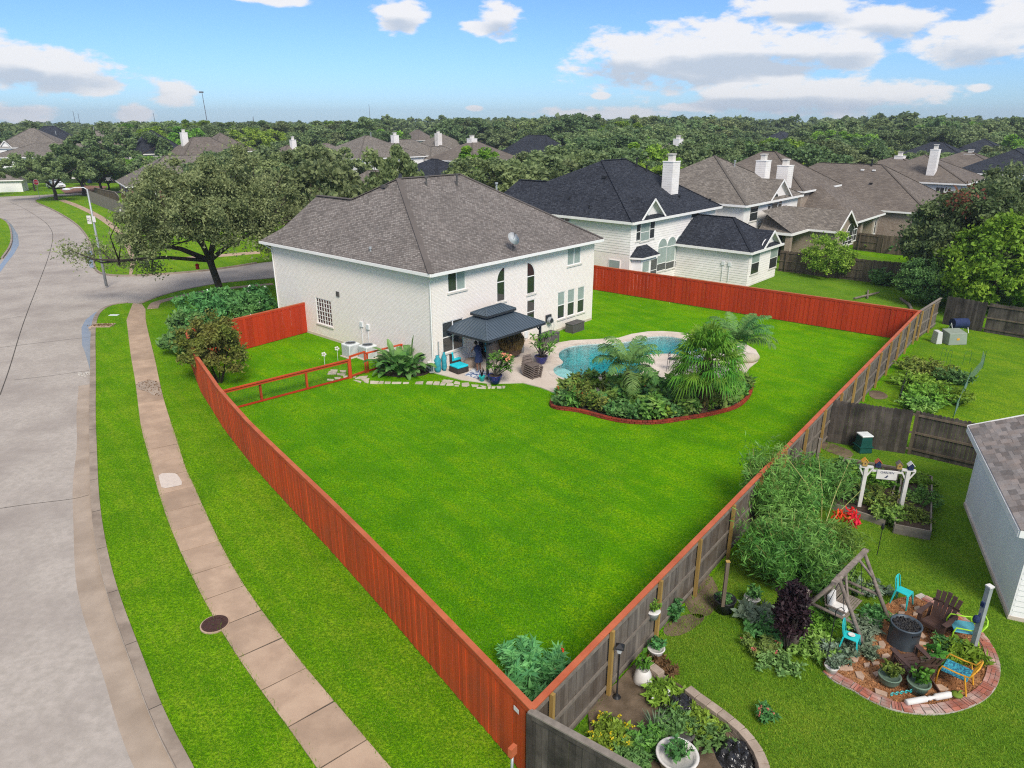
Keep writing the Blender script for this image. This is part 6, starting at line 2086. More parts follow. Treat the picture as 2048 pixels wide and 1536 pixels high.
e=empty('generator',G(1392,552),HA,'small dark pump in a light frame behind the red fence','pump')
MB().box(-.25,-.25,.1,.25,.25,.55).obj('motor',M['metaldark'],e)
MB().tube([(-.3,-.3,0),(-.3,-.3,.7),(.3,-.3,.7),(.3,-.3,0)],.025,5).tube([(-.3,.3,0),(-.3,.3,.7),(.3,.3,.7),(.3,.3,0)],.025,5).obj('cage',M['galvlight'],e)
def person(px,py):
 p=G(px,py,.06)
 e=empty('person',p,.55,'person in a navy dress bending forward over the covered table','person')
 J={'pel':(0,0,.92),'wst':(0,.03,1.06),'chs':(0,.14,1.26),'nck':(0,.24,1.40),'hed':(0,.30,1.50),'top':(0,.34,1.60),'hl':(-.10,-.01,.86),'kl':(-.11,.03,.48),'al':(-.12,-.05,.08),'tl':(-.12,.09,.03),
'hr':(.10,-.01,.86),'kr':(.12,.10,.49),'ar':(.12,.06,.08),'tr':(.12,.20,.03),'sl':(-.17,.19,1.34),'el':(-.24,.34,1.12),'wl':(-.16,.52,1.00),'fl':(-.14,.60,.97),
'sr':(.17,.19,1.34),'er':(.23,.36,1.10),'wr':(.13,.52,.98),'fr':(.11,.60,.95)}
 rad={'pel':.15,'wst':.125,'chs':.14,'nck':.055,'hed':.095,'top':.075,'hl':.095,'kl':.06,'al':.042,'tl':.035,'hr':.095,'kr':.06,'ar':.042,'tr':.035,'sl':.06,'el':.042,'wl':.03,'fl':.03,'sr':.06,'er':.042,'wr':.03,'fr':.03}
 ed=[('pel','wst'),('wst','chs'),('chs','nck'),('nck','hed'),('hed','top'),('pel','hl'),('hl','kl'),('kl','al'),('al','tl'),('pel','hr'),('hr','kr'),('kr','ar'),('ar','tr'),
('chs','sl'),('sl','el'),('el','wl'),('wl','fl'),('chs','sr'),('sr','er'),('er','wr'),('wr','fr')]
 ks=list(J)
 me=bpy.data.meshes.new('body')
 me.from_pydata([J[k_]for k_ in ks],[(ks.index(a),ks.index(b))for a,b in ed],[])
 me.materials.append(M['skin'])
 o=place('body',me,e)
 sk=o.modifiers.new('skin','SKIN')
 for i,k_ in enumerate(ks):
  me.skin_vertices[0].data[i].radius=(rad[k_],rad[k_])
 me.skin_vertices[0].data[0].use_root=True
 sb=o.modifiers.new('sub','SUBSURF')
 sb.levels=sb.render_levels=2
 mb=MB()
 ring=[((0,.02,.55),.25,.20),((0,.01,.75),.215,.175),((0,.0,.92),.185,.165),((0,.05,1.08),.165,.15),((0,.14,1.24),.215,.18),((0,.19,1.36),.19,.14),((0,.22,1.42),.09,.08)]
 n_=16
 for(c,rx,ry)in ring:
  for k_ in range(n_):
   t=2*PI*k_/n_
   mb.v.append((c[0]+rx*math.cos(t),c[1]+ry*math.sin(t),c[2]+.05*math.sin(t)*(1 if c[2]>1 else 0)*-1))
 for i in range(len(ring)-1):
  for k_ in range(n_):
   q=i*n_
   mb.f.append((q+k_,q+(k_+1)%n_,q+n_+(k_+1)%n_,q+n_+k_))
   mb.m.append(0)
 mb.obj('dress',M['navy'],e,True)
 MB().ball((0,.30,1.56),.105,12,(1,1.1,1)).ball((0,.20,1.56),.06,8).obj('hair',M['hair'],e,True)
 for s in(-.12,.12):
  MB().ball((s,.02 if s<0 else .13,.035),.07,8,(.6,1.6,.5)).obj('shoe',M['potwhite'],e,True)
person(958,742)
# ------ the neighbour's yard on the right
def z9(pts):return[(1600+x/4.571,1100+y/4.571)for x,y in pts]
def z4(pts):return[(1000+x/3.413,1200+y/3.413)for x,y in pts]
GRV=z9([(190,1050),(240,980),(330,900),(440,790),(560,660),(700,560),(820,470),(960,420),(1120,440),(1260,500),(1420,590),(1560,690),(1650,790),(1720,900),(1760,1020),(1765,1100),(1740,1190),(1660,1290),(1550,1360),(1400,1415),(1200,1440),(1020,1425),(860,1400),(700,1345),(500,1240),(320,1150)])
gv=smooth(P2(GRV,.02),2,True)
sheet('gravel_patio',[tuple(p)for p in gv],0.024,M['gravel'],'orange brown gravel circle inside the brick ring')
c_=scatter_poly([tuple(p)for p in gv],9000,9,.03)
V,F=leafset(c_,.035*(0.5+NP.rand(len(c_))),1.2)
gm=mat('gravelstone',(0.40,0.19,0.08),(0.30,0.13,0.05),30,.9,island=.5)
reg(place('gravel',npmesh('gravel',V,F,gm)),'loose orange gravel stones',kind='stuff')
RING=z9([(250,1090),(330,1165),(420,1205),(520,1255),(620,1318),(720,1365),(840,1415),(960,1438),(1080,1452),(1200,1455),(1330,1440),(1450,1410),(1560,1370),(1660,1310),(1740,1220),(1775,1110),(1768,1000),(1725,890),(1660,790),(1580,715),(1500,640),(1420,585),(1330,530),(1230,480),(1130,430),(1080,400)])
rg=smooth(P2(RING,.05),2)
re_=empty('brick_edging',(rg[0].x,rg[0].y,0),0,'ring of weathered red bricks round the fire pit gravel','edging')
band(MB(),[p-rg[0]for p in offset(rg,.145)],[p-rg[0]for p in offset(rg,-.145)],0.0,.034).obj('mortar_bed',M['mortar'],re_)
bs_=resample(rg,.225)
bm=MB().box(-.1,-.046,0,.1,.046,.06).mesh('brick',M['brickred'])
for i in range(len(bs_)-1):
 a,b=bs_[i],bs_[i+1]
 t=(b-a).normalized()
 nn=Vector((-t.y,t.x))
 m_=(a+b)/2-rg[0]
 if(i//1)%4==3:
  for j in(-1,0,1):
   q=m_+t*(j*.07)
   o=place('brick',bm,re_,(q.x,q.y,R.uniform(-.006,.008)),(0,0,math.atan2(t.y,t.x)+PI/2+R.uniform(-.05,.05)),(1.25,.62,1))
 else:
  for j in(-.7,0.0,.7):
   q=m_+nn*(j*.14)
   o=place('brick',bm,re_,(q.x,q.y,R.uniform(-.006,.008)),(0,R.uniform(-.03,.03),math.atan2(t.y,t.x)+R.uniform(-.05,.05)),(1,.95,1))
fl=[[(345,1060),(470,1058),(488,1100),(420,1105),(360,1095)],[(500,1115),(560,1112),(590,1160),(575,1195),(520,1165)],[(455,990),(540,975),(530,1020),(490,1025)],[(650,1020),(720,1022),(728,1045),(665,1055)],
[(715,840),(760,835),(785,870),(770,905),(725,895)],[(750,960),(800,950),(825,975),(775,1000),(745,995)],[(985,985),(1040,980),(1095,1020),(1080,1040),(1000,1030)],[(1095,980),(1190,985),(1150,1060),(1110,1055)],
[(1185,945),(1225,930),(1290,975),(1240,975)],[(1070,755),(1110,755),(1155,800),(1120,812),(1070,785)],[(800,600),(860,590),(880,625),(830,640),(805,625)],[(915,505),(985,495),(960,530),(925,525)],
[(1040,525),(1090,515),(1095,550),(1045,548)],[(1035,570),(1100,562),(1110,590),(1030,600)],[(680,1265),(800,1310),(795,1345),(690,1310)],[(1215,1235),(1290,1232),(1360,1275),(1340,1290),(1240,1280)],
[(660,1125),(720,1105),(740,1145),(700,1160)],[(765,1080),(820,1055),(880,1062),(885,1085),(830,1095)],[(620,740),(700,720),(720,745),(650,765)],[(840,960),(930,965),(920,985),(860,980)],[(1070,835),(1180,850),(1170,870),(1090,865)],[(580,1040),(640,1035),(632,1070),(590,1072)],[(1480,955),(1420,930),(1380,945),(1420,975)],[(900,565),(960,570),(945,600),(895,595)]]
fe=empty('flagstones',G(1760,1300),0)
reg(fe,'pinkish flagstones scattered in the orange gravel',kind='structure')
fo=G(1760,1300)
for s in fl:
 w=[(G(x,y,.04)-fo).to_2d()for x,y in z9(s)]
 c=sum(w,Vector((0,0)))/len(w)
 MB().prism([tuple(p-c)for p in w],.0,.045+R.uniform(0,.015)).obj('flagstone',M['flag'],fe,loc=(c.x,c.y,.015),rot=(R.uniform(-.03,.03),R.uniform(-.03,.03),0),bevel=.008)
e=empty('fire_pit',G(1804,1287),.2,'round slate grey fire pit drum filled with black lava rock','fire pit')
MB().lathe([(.375,0),(.375,.03),(.37,.045),(.37,.60),(.385,.615),(.385,.655),(.35,.655),(.34,.58)],n=40).obj('drum',M['pitgrey'],e,True)
MB().lathe([(.342,.585),(0,.60)],n=30).obj('tray',M['black'],e)
mb=MB()
for i in range(150):
 a,r_=R.uniform(0,6.28),.32*math.sqrt(R.random())
 mb.ball((r_*math.cos(a),r_*math.sin(a),.60+R.uniform(0,.03)),R.uniform(.016,.032),5,(1,1,.8))
mb.obj('lava_rock',M['lava'],e,kind='stuff')
MB().box(-.10,-.385,.50,.10,-.365,.545).obj('handle_slot',M['black'],e)
def tolix(px,py,rz,lb):
 e=empty('metal_chair',G(px,py,.02),rz,lb,'chair','turquoise metal chairs')
 m=M['turqmetal']
 MB().prism([(-.17,-.18),(.17,-.18),(.155,.17),(-.155,.17)],.435,.46).obj('seat',m,e,bevel=.012)
 for(x,y,sx,sy)in((-.16,-.17,-1,-1),(.16,-.17,1,-1),(.145,.16,1,1),(-.145,.16,-1,1)):
  mb=MB()
  a0,a1=Vector((x,y,.45)),Vector((x+sx*.07,y+sy*.06,0))
  mb.hexa([a1+Vector((-.012,-.012,0)),a1+Vector((.012,-.012,0)),a1+Vector((.012,.012,0)),a1+Vector((-.012,.012,0)),a0+Vector((-.03-(.03 if sx>0 else 0),-.02,-.02)),a0+Vector((.03+(.03 if sx<0 else 0),-.02,-.02)),a0+Vector((.03+(.03 if sx<0 else 0),.02,0)),a0+Vector((-.03-(.03 if sx>0 else 0),.02,0))])
  mb.obj('leg',m,e)
 MB().tube([(-.155,.16,.44),(-.165,.20,.62),(-.155,.23,.78),(-.10,.245,.85),(0,.25,.87),(.10,.245,.85),(.155,.23,.78),(.165,.20,.62),(.155,.16,.44)],.012,6).obj('back_frame',m,e,True)
 MB().hexa([(-.065,.165,.44),(.065,.165,.44),(.065,.175,.44),(-.065,.175,.44),(-.075,.24,.86),(.075,.24,.86),(.075,.25,.86),(-.075,.25,.86)]).obj('backrest',m,e)
 MB().prism([(-.15,-.19),(.15,-.19),(.15,-.18),(-.15,-.18)],.39,.435).obj('apron',m,e)
 return e
tolix(1802,1208,.7,'turquoise metal cafe chair between the log swing and the fire pit')
ch2=tolix(1697,1300,.95,'turquoise metal cafe chair beside the shepherd hook with a plate on its seat')
e=empty('plate_of_plants',(ch2.location.x,ch2.location.y,.49),0,'small white dish left on the turquoise chair seat','dish')
MB().lathe([(.05,0),(.09,.03),(.085,.035),(.045,.01)],n=16).obj('dish',M['potwhite'],e,True)
def adirondack(px,py,rz,lb):
 e=empty('adirondack_chair',G(px,py,.02),rz,lb,'chair','brown adirondack chairs')
 m=M['brownplastic']
 for i in range(6):
  t=i/5
  MB().cbox((0,-.30+t*.5,.37-t*.12),(.52,.09,.022),0,-.22).obj('seat_slat',m,e)
 for i in range(5):
  x=(i-2)*.118
  top=1.02-abs(i-2)*.045
  MB().hexa([(x*.82-.048,.20,.22),(x*.82+.048,.20,.22),(x*.82+.048,.222,.22),(x*.82-.048,.222,.22),(x*1.18-.055,.50,top),(x*1.18+.055,.50,top),(x*1.18+.055,.525,top),(x*1.18-.055,.525,top)]).obj('back_slat',m,e)
 for s in(-1,1):
  MB().prism([(s*.27,-.40),(s*.40,-.42),(s*.42,-.25),(s*.38,.30),(s*.30,.36)],.555,.58).obj('armrest',m,e,bevel=.006)
  MB().box(s*.30-.055,-.36,0,s*.30+.055,-.33,.555).obj('leg',m,e)
  MB().hexa([(s*.27-.015,-.34,.26),(s*.27+.015,-.34,.26),(s*.27+.015,.62,.0),(s*.27-.015,.62,.0),(s*.27-.015,-.34,.37),(s*.27+.015,-.34,.37),(s*.27+.015,.64,.09),(s*.27-.015,.64,.09)]).obj('leg',m,e)
  MB().beam((s*.33,.28,.05),(s*.33,.33,.555),.07,.025).obj('arm_support',m,e)
 MB().beam((-.34,.40,.68),(.34,.40,.68),.025,.08).beam((-.28,-.36,.32),(.28,-.36,.32),.022,.11).obj('cross_bar',m,e)
 return e
adirondack(1868,1262,-.95,'dark brown adirondack chair facing the fire pit from the upper right')
adirondack(1822,1352,3.3,'dark brown adirondack chair with its back to the viewer beside the green pots')
def art_chair(px,py,rz,mf,ms,lb,h_=.78):
 e=empty('garden_chair',G(px,py,.02),rz,lb,'chair')
 for s in(-1,1):
  MB().tube([(s*.3,-.34,0),(s*.3,-.33,.42),(s*.3,-.28,.56),(s*.3,.05,.55),(s*.3,.30,.58),(s*.3,.38,h_)],.02,7).obj('side_frame',M[mf],e,True)
  MB().tube([(s*.3,.20,.56),(s*.3,.34,0)],.02,7).obj('leg',M[mf],e)
 MB().tube([(-.3,.38,h_),(-.15,.42,h_+.05),(.15,.42,h_+.05),(.3,.38,h_)],.02,7).obj('top_rail',M[mf],e,True)
 for k_ in range(4):
  x=-.2+k_*.133
  MB().tube([(x,.28,.45),(x,.40,h_)],.012,5).obj('back_spindle',M[mf],e)
 MB().box(-.27,-.30,.40,.27,.27,.43).obj('seat',M[ms],e,bevel=.01)
 return e
art_chair(1922,1280,-1.87,'lime','tableblue','lime green framed chair with a pale blue seat behind the tall post')
art_chair(1908,1368,-2.36,'yellow','mosaic','yellow framed chair with blue mosaic seat near the brick ring')
def swing():
 A0,A1=G(1628,1190,0),G(1722,1287,0)
 B0,B1=G(1730,1130,0),G(1787,1222,0)
 o=G(1700,1225)
 e=empty('log_swing',o,0,'weathered log swing frame with a slatted hanging bench','swing')
 tA=G(1678,1158,1.75)
 tB=G(1729,1106,1.75)
 L=lambda p:p-o
 def lg(name,a,b,r=.05):
  MB().tube([L(a),L(a).lerp(L(b),.5)+Vector((R.uniform(-.015,.015),R.uniform(-.015,.015),0)),L(b)],[r*1.1,r,r*.9],8).obj(name,M['logwood'],e,True)
 axis=(tB-tA)
 cr=Vector((-axis.y,axis.x,0)).normalized()
 bA,bB=Vector((tA.x,tA.y,0)),Vector((tB.x,tB.y,0))
 fA1,fA2=bA+cr*.95,bA-cr*.95
 fB1,fB2=bB+cr*.95,bB-cr*.95
 up=Vector((0,0,.1))
 for f_,t_ in((fA1,tA),(fA2,tA),(fB1,tB),(fB2,tB)):
  lg('leg',f_,t_+(t_-f_).normalized()*.12,.055)
 lg('cross_bar',fA1.lerp(tA,.38),fA2.lerp(tA,.38),.045)
 lg('cross_bar',fB1.lerp(tB,.38),fB2.lerp(tB,.38),.045)
 MB().beam(L(tA)-axis.normalized()*.35+up*.5,L(tB)+axis.normalized()*.12+up*.5,.13,.07).obj('top_beam',M['logwood'],e)
 lg('brace',tA.lerp(tB,.25),fA2.lerp(tA,.6),.035)
 lg('brace',tB.lerp(tA,.25),fB2.lerp(tB,.6),.035)
 c=tA.lerp(tB,.5)
 c.z=.45
 d=axis.copy()
 d.z=0
 d.normalize()
 for k_ in range(9):
  p=L(c)+cr*(-.24+k_*.06)
  MB().beam(p-d*.58,p+d*.58,.045,.02).obj('seat_slat',M['logwood'],e)
 for k_ in range(6):
  p=L(c)+cr*(.28+k_*.02)+Vector((0,0,.08+k_*.075))
  MB().beam(p-d*.58,p+d*.58,.02,.055).obj('back_slat',M['logwood'],e)
 for s in(-1,1):
  MB().beam(L(c)+d*s*.6-cr*.26+Vector((0,0,.2)),L(c)+d*s*.6+cr*.3+Vector((0,0,.2)),.06,.03).obj('armrest',M['logwood'],e)
  for q in(-.2,.25):
   a=L(c)+d*s*.6+cr*q+Vector((0,0,.2))
   b=L(tA.lerp(tB,.5))+d*s*.62
   MB().tube([a,b],.009,5).obj('chain',M['metaldark'],e)
 t=empty('cushion',c-d*.35+Vector((0,0,.03)),math.atan2(d.y,d.x),'grubby white cushion left on the log swing seat','cushion')
 MB().box(-.22,-.2,0,.22,.22,.11).obj('pad',M['potwhite'],t,bevel=.04)
 MB().cbox((-.02,.24,.27),(.42,.1,.4),0,-.15).obj('back_pad',M['potwhite'],t,bevel=.04)
swing()
def pot(name,px,py,prof,m,lb,plant=None,cat='plant pot',z=.02,n=20,soil=None):
 e=empty(name,G(px,py,z),0,lb,cat)
 MB().lathe(prof,n=n).obj('pot',M[m],e,True)
 r_,z_=prof[-1]
 MB().lathe([(r_,z_-.01),(0,z_)],n=n).obj('soil',M['soil'],e)
 if plant:
  mm,nst,h_,sp,lf,npr,asp=plant[:7]
  rng=np.random.RandomState(int(px)%997)
  P,D=[],[]
  mb=MB()
  for i in range(nst):
   a=rng.rand()*6.283
   tip=np.array([math.cos(a)*sp*math.sqrt(rng.rand()),math.sin(a)*sp*math.sqrt(rng.rand()),h_*(.6+.5*rng.rand())])
   mb.tube([(0,0,0),tip*.5+np.array([0,0,h_*.15]),tip],lf*.1,4,False)
   for k_ in range(npr):
    t=.25+.75*rng.rand()
    d=rng.normal(size=3)
    d/=np.linalg.norm(d)
    P.append(tip*t+d*lf*.7+np.array([0,0,.1*h_*math.sin(PI*t)]))
    D.append(d)
  P=np.array(P)
  P[:,2]+=z_
  V,F=leafset(P,lf*(.6+.7*rng.rand(len(P))),asp,rng,dirs=np.array(D))
  place('foliage',npmesh('foliage',V,F,M[mm]),e)
  o=mb.obj('stem',M['bark'],e)
  o.location.z=z_
 return e
pot('potted_plant',1776,1367,[(.16,0),(.24,.12),(.25,.24),(.27,.26),(.24,.27),(.22,.22)],'potgreen','rounded green pot with reddish green foliage left of the brown chair',('crepe',26,.32,.26,.06,16,2.0))
pot('potted_plant',1833,1384,[(.17,0),(.25,.28),(.27,.30),(.27,.33),(.24,.33),(.22,.28)],'potgreen','tapered green pot with bright round leaves beside the painted post',('plumeria',22,.40,.26,.09,12,1.3))
e=tuft_plant('leafy_shrub',*G(1862,1335).to_2d(),14,.75,.28,.10,M['plumeria'],'bright green leafy stems rising right of the brown chair',seed=31)
pot('potted_plant',1661,1345,[(.11,0),(.17,.2),(.18,.22),(.16,.22)],'potwhite','small white bowl with trailing leaves at the left tip of the ring',('silver',16,.12,.26,.05,14,1.6))
pot('potted_tree',1447,1220,[(.24,0),(.30,.36),(.32,.40),(.30,.41),(.28,.34)],'black','black nursery pot holding a wooden post beside the bamboo',('shrub',22,.12,.28,.06,10,2.0))
e=empty('wooden_post',G(1445,1212,.35),0,'plain brown wooden post standing in the black pot','post')
MB().box(-.045,-.045,0,.045,.045,1.45).obj('shaft',M['brownwood'],e)
MB().box(-.055,-.055,1.45,.055,.055,1.47).obj('post_top',M['newpost'],e)
pot('potted_plant',1503,1207,[(.12,0),(.14,.05),(.22,.2),(.24,.22),(.22,.235),(.19,.2)],'potwhite','fluted white bowl planter right of the black pot',('palmgrey',22,.35,.25,.08,10,2.4))
pot('potted_plant',1285,1362,[(.23,0),(.24,.04),(.20,.25),(.14,.36),(.13,.37),(.11,.34)],'potwhite','squat white flared pot with broad leaves by the black lamp post',('plumeria',12,.42,.2,.10,9,1.4))
pot('potted_plant',1311,1313,[(.15,0),(.21,.25),(.23,.28),(.20,.29),(.18,.24)],'potwhite','white ribbed pot beside the fence behind the squat pot',('shrub',22,.28,.25,.07,10,2.0))
pot('potted_plant',1305,1235,[(.13,0),(.18,.2),(.20,.22),(.17,.23)],'potwhite','white flowering pot hung against the grey fence boards',('bright',18,.25,.22,.06,10,1.6),z=.9)
pot('planter_bowl',1352,1535,[(.32,0),(.40,.30),(.44,.36),(.46,.38),(.44,.40),(.38,.38),(.36,.30)],'potwhite','big round white planter cut by the bottom edge',('shrub',26,.32,.34,.07,12,2.0),n=30)
a,b=G(1812,1405,.12),G(1905,1388,.12)
e=empty('painted_post',(a+b)/2,math.atan2((b-a).y,(b-a).x),'white painted turned post lying across the brick ring','post')
ln=(b-a).length
MB().lathe([(.05,0),(.075,.02),(.075,ln*.42),(.04,ln*.46),(.06,ln*.5),(.04,ln*.56),(.045,ln*.6),(.08,ln*.63),(.08,ln*.93),(.05,ln)],n=10).obj('shaft',M['potwhite'],e,True,rot=(0,PI/2,0),loc=(-ln/2,0,0))
e=empty('garden_ornament',G(1913,1392,.12),.3,'small green plastic ornament at the end of the painted post','ornament')
MB().lathe([(.02,0),(.12,.03),(.13,.06),(.05,.08)],n=12).tube([(0,0,.05),(.08,0,.14),(.15,0,.1)],.02,6).obj('shell',M['bright'],e,True)
e=empty('metal_scroll',G(1803,1392,.05),.2,'teal metal scrollwork lying beside the tapered pot','ornament')
mb=MB()
for i in range(5):
 cx=(i-2)*.13
 mb.tube([(cx+.06*math.cos(t)*(1-t/9),.02,.08+.06*math.sin(t)*(1-t/9))for t in[j*.7 for j in range(11)]],.011,5)
mb.obj('scroll',M['turqmetal'],e)
e=empty('weathered_post',G(1944,1302),.3,'tall weathered post with pale cap and a blue gadget clipped to it','post')
MB().box(-.06,-.06,0,.06,.06,2.0).obj('shaft',M['galv'],e,rot=(.0,.0,0))
MB().box(-.075,-.075,2.0,.075,.075,2.04).obj('post_cap',M['potwhite'],e)
MB().ball((-.16,0,1.05),.11,10,(.8,.8,1.1)).tube([(-.16,0,1.1),(-.05,0,1.2)],.02,5).box(-.1,-.05,1.42,-.06,.05,1.55).obj('fixture',M['navy'],e)
e=empty('tree_stump',G(1585,1290),.2,'tall broken tree stump with flat top behind the dark shrub','stump')
MB().tube([(0,0,0),(.05,.02,.5),(.16,.1,1.15),(.20,.12,1.62)],[.15,.12,.13,.12],10).obj('stump',M['driftwood'],e,True)
e=empty('garden_lamp',G(1233,1397),.5,'slim black garden lamp post beside the grey fence','lamp')
MB().lathe([(.13,0),(.12,.04),(.06,.08),(.03,.16),(.022,.2),(.022,1.32),(.04,1.36)],n=14).obj('post',M['black'],e,True)
MB().lathe([(.05,1.36),(.10,1.52)],n=4).obj('lamp_glass',M['galvlight'],e)
MB().lathe([(.15,1.52),(.14,1.55),(.04,1.62),(.0,1.64)],n=4).obj('lamp_hood',M['black'],e)
for(px,py,h_,lb)in((1754,1110,.95,'black garden torch by the raised bed'),(1650,1338,1.75,'tall thin black shepherd hook beside the turquoise chair'),(1757,1092,.0,'')):
 if not h_:continue
 e=empty('garden_torch' if 'torch' in lb else 'shepherd_hook',G(px,py),0,lb,'torch' if 'torch' in lb else 'hook')
 MB().tube([(0,0,0),(0,0,h_)],.012,6).obj('pole',M['black'],e)
 if 'torch' in lb:MB().lathe([(.02,h_-.02),(.05,h_+.05),(.045,h_+.18),(.02,h_+.2)],n=10).obj('torch_head',M['black'],e)
 else:MB().tube([(0,0,h_),(.03,0,h_+.1),(.12,0,h_+.13),(.2,0,h_+.05),(.2,0,h_-.03)],.01,6).obj('hook',M['black'],e,True)
RW_=z4([(1280,600),(1350,655),(1440,720),(1520,775),(1600,840),(1665,900),(1720,965),(1765,1035),(1800,1110),(1815,1200),(1815,1300)])
rwl=smooth(P2(RW_,.3),2)
rw2=smooth(P2(z4([(975,405),(1020,440),(1070,470),(1110,510)]),.3),1)
soilp=P2(z4([(600,740),(700,640),(800,560),(870,480),(950,400),(1050,470),(1100,520),(1200,560),(1280,610),(1440,730),(1600,850),(1720,975),(1800,1120),(1815,1400),(1000,1400)]),.05)
sheet('garden_bed',[tuple(p)for p in soilp]+[tuple(G(1210,1536,.0).to_2d()),tuple(G(1180,1480).to_2d())],.05,M['dirt'],'bare sandy soil bed in the bottom corner of the neighbour yard',.05)
sheet('dirt_patch',[tuple(p)for p in smooth(P2(z4([(1130,160),(1250,100),(1380,90),(1400,130),(1330,190),(1240,240),(1160,250),(1110,220)]),.01),1,True)],.008,M['dirt'],'bare sandy patch in the grass near the grey fence')
sheet('dirt_patch',[tuple(p)for p in smooth(P2([(1380,1150),(1420,1145),(1440,1185),(1430,1225),(1390,1240),(1365,1200)],.01),1,True)],.008,M['dirt'],'bare soil under the grey fence by the black pot')
sheet('dirt_patch',[tuple(p)for p in smooth(P2([(1640,880),(1675,890),(1710,905),(1700,918),(1660,905),(1640,895)],.01),1,True)],.008,M['dirt'],'sandy patch by the corner of the dark board fence')
sheet('dirt_patch',[tuple(p)for p in smooth(P2([(1738,780),(1765,782),(1780,795),(1755,800),(1738,792)],.01),1,True)],.008,M['dirt'],'sandy patch beside the fence posts by the vegetable bed')
wl_=empty('retaining_wall',(rwl[0].x,rwl[0].y,0),0,'curved low wall of tan concrete blocks in the bottom corner','wall')
for line in(rwl,rw2):
 rs_=resample(line,.31)
 for lv in range(3):
  for i in range(len(rs_)-1):
   a,b=rs_[i],rs_[i+1]
   t=(b-a).normalized()
   q=(a+b)/2-rwl[0]+t*(.15 if lv==1 else 0)
   MB().cbox((0,0,0),(.30,.23,.105)).obj('block',M['paver'],wl_,loc=(q.x,q.y,.05+lv*.11),rot=(0,0,math.atan2(t.y,t.x)+R.uniform(-.03,.03)),bevel=.012)
def bag(px,py,rx,ry,h_,lb,seed):
 e=empty('garbage_bag',G(px,py,.05),seed,lb,'garbage bag')
 n_=26
 mb=MB()
 rr=np.random.RandomState(seed)
 H_=rr.rand(n_+1,n_+1)
 for i in range(n_+1):
  for j in range(n_+1):
   x,y=(i/n_-.5)*2,(j/n_-.5)*2
   d=max(abs(x),abs(y))*.4+math.hypot(x,y)*.6
   z=h_*max(0,1-d**1.6)*(0.65+.6*abs(math.sin(x*5+y*3+seed)*math.cos(y*4-x*2)))
   z+=(H_[i,j]-.5)*.035
   mb.v.append((x*rx*(1-.12*abs(y)),y*ry*(1-.12*abs(x)),max(z,.0)))
 for i in range(n_):
  for j in range(n_):
   q=i*(n_+1)+j
   mb.f.append((q,q+n_+1,q+n_+2,q+1))
   mb.m.append(0)
 mb.obj('plastic',M['blackbag'],e)
bag(1358,1412,.52,.42,.30,'crumpled black plastic bag spread beside the tan block wall',3)
bag(1472,1512,.48,.45,.34,'crumpled black plastic bag near the bottom edge',8)
e=empty('dark_pot',G(1368,1475,.05),0,'round dark stone bowl sunk in the weeds between the bags','bowl')
MB().lathe([(.2,0),(.24,.14),(.20,.15),(.1,.10),(0,.09)],n=18).obj('bowl',M['greybox'],e,True)
p=G(1025,1510,1.0)
e=empty('wall_bracket',p,.9,'red painted bracket with a grey arm on the outer corner of the red fence','bracket')
MB().tube([(-.1,-.05,-.6),(.0,0,0)],.03,8).obj('arm',M['galv'],e,True)
MB().prism([(-.09,-.05),(.09,-.05),(.09,.05),(-.09,.05)],.0,.22).obj('bracket_head',M['redcap'],e)
q=FL[-1].lerp(FL[-2],.075)
dd_=(FL[-2]-FL[-1]).normalized()
nn_=Vector((-dd_.y,dd_.x))
if nn_.dot(Vector((0,0))-q)<0:nn_=-nn_
pl_=q+nn_*.075
e=empty('notice',(pl_.x,pl_.y,1.62),math.atan2(dd_.y,dd_.x),'small white notice fixed high on the red fence at the near corner','notice')
MB().box(-.085,-.004,-.055,.085,.004,.055).obj('card',M['potwhite'],e)
aL,aR=G(1716,1022),G(1798,1030)
d_=(aR-aL).to_2d()
e=empty('garden_arbor',aL,math.atan2(d_.y,d_.x),'white two post garden arbor carrying a small sign','arbor')
wL=d_.length
hL=top_at(1716,1022,935)
for x in(0,wL):
 MB().box(x-.06,-.06,0,x+.06,.06,hL).obj('post',M['potwhite'],e)
 MB().box(x-.22,-.05,hL+.001,x+.22,.05,hL+.07).obj('post_top',M['potwhite'],e)
 for s in(-1,1):MB().beam((x+s*.06,0,hL-.3),(x+s*.22,0,hL),.035,.05).obj('bracket',M['potwhite'],e)
MB().box(.2,-.03,hL-.12,wL-.2,.03,hL-.06).obj('cross_bar',M['potwhite'],e)
e2=empty('garden_sign',e.matrix_world@Vector((0,0,0))if False else(aL.x+d_.x*.5,aL.y+d_.y*.5,hL-.22),math.atan2(d_.y,d_.x),'white rounded sign with a small blue bird hanging under the arbor bar','sign')
MB().box(-.33,-.07,-.15,.33,-.045,.21).obj('board',M['potwhite'],e2,bevel=.06)
def text(parent,body,loc,size,m,rot=(PI/2,0,0),align='CENTER'):
 cu=bpy.data.curves.new('lettering','FONT')
 cu.body=body
 cu.size=size
 cu.align_x=align
 cu.align_y='CENTER'
 cu.extrude=.001
 cu.materials.append(M[m])
 t_=bpy.data.objects.new('lettering',cu)
 COL.objects.link(t_)
 bpy.context.view_layer.update()
 me=bpy.data.meshes.new_from_object(t_.evaluated_get(bpy.context.evaluated_depsgraph_get()))
 bpy.data.objects.remove(t_)
 return reg(place('lettering',me,parent,loc,rot),kind='stuff')
text(e2,'GARDEN',(0,-.075,.12),.11,'navy')
MB().poly([(-.08,-.075,-.06),(.0,-.075,-.02),(.06,-.075,.0),(.0,-.075,-.08)]).poly([(-.02,-.0755,-.02),(.03,-.0755,.05),(.02,-.0755,-.03)]).obj('bird',M['navy'],e2)
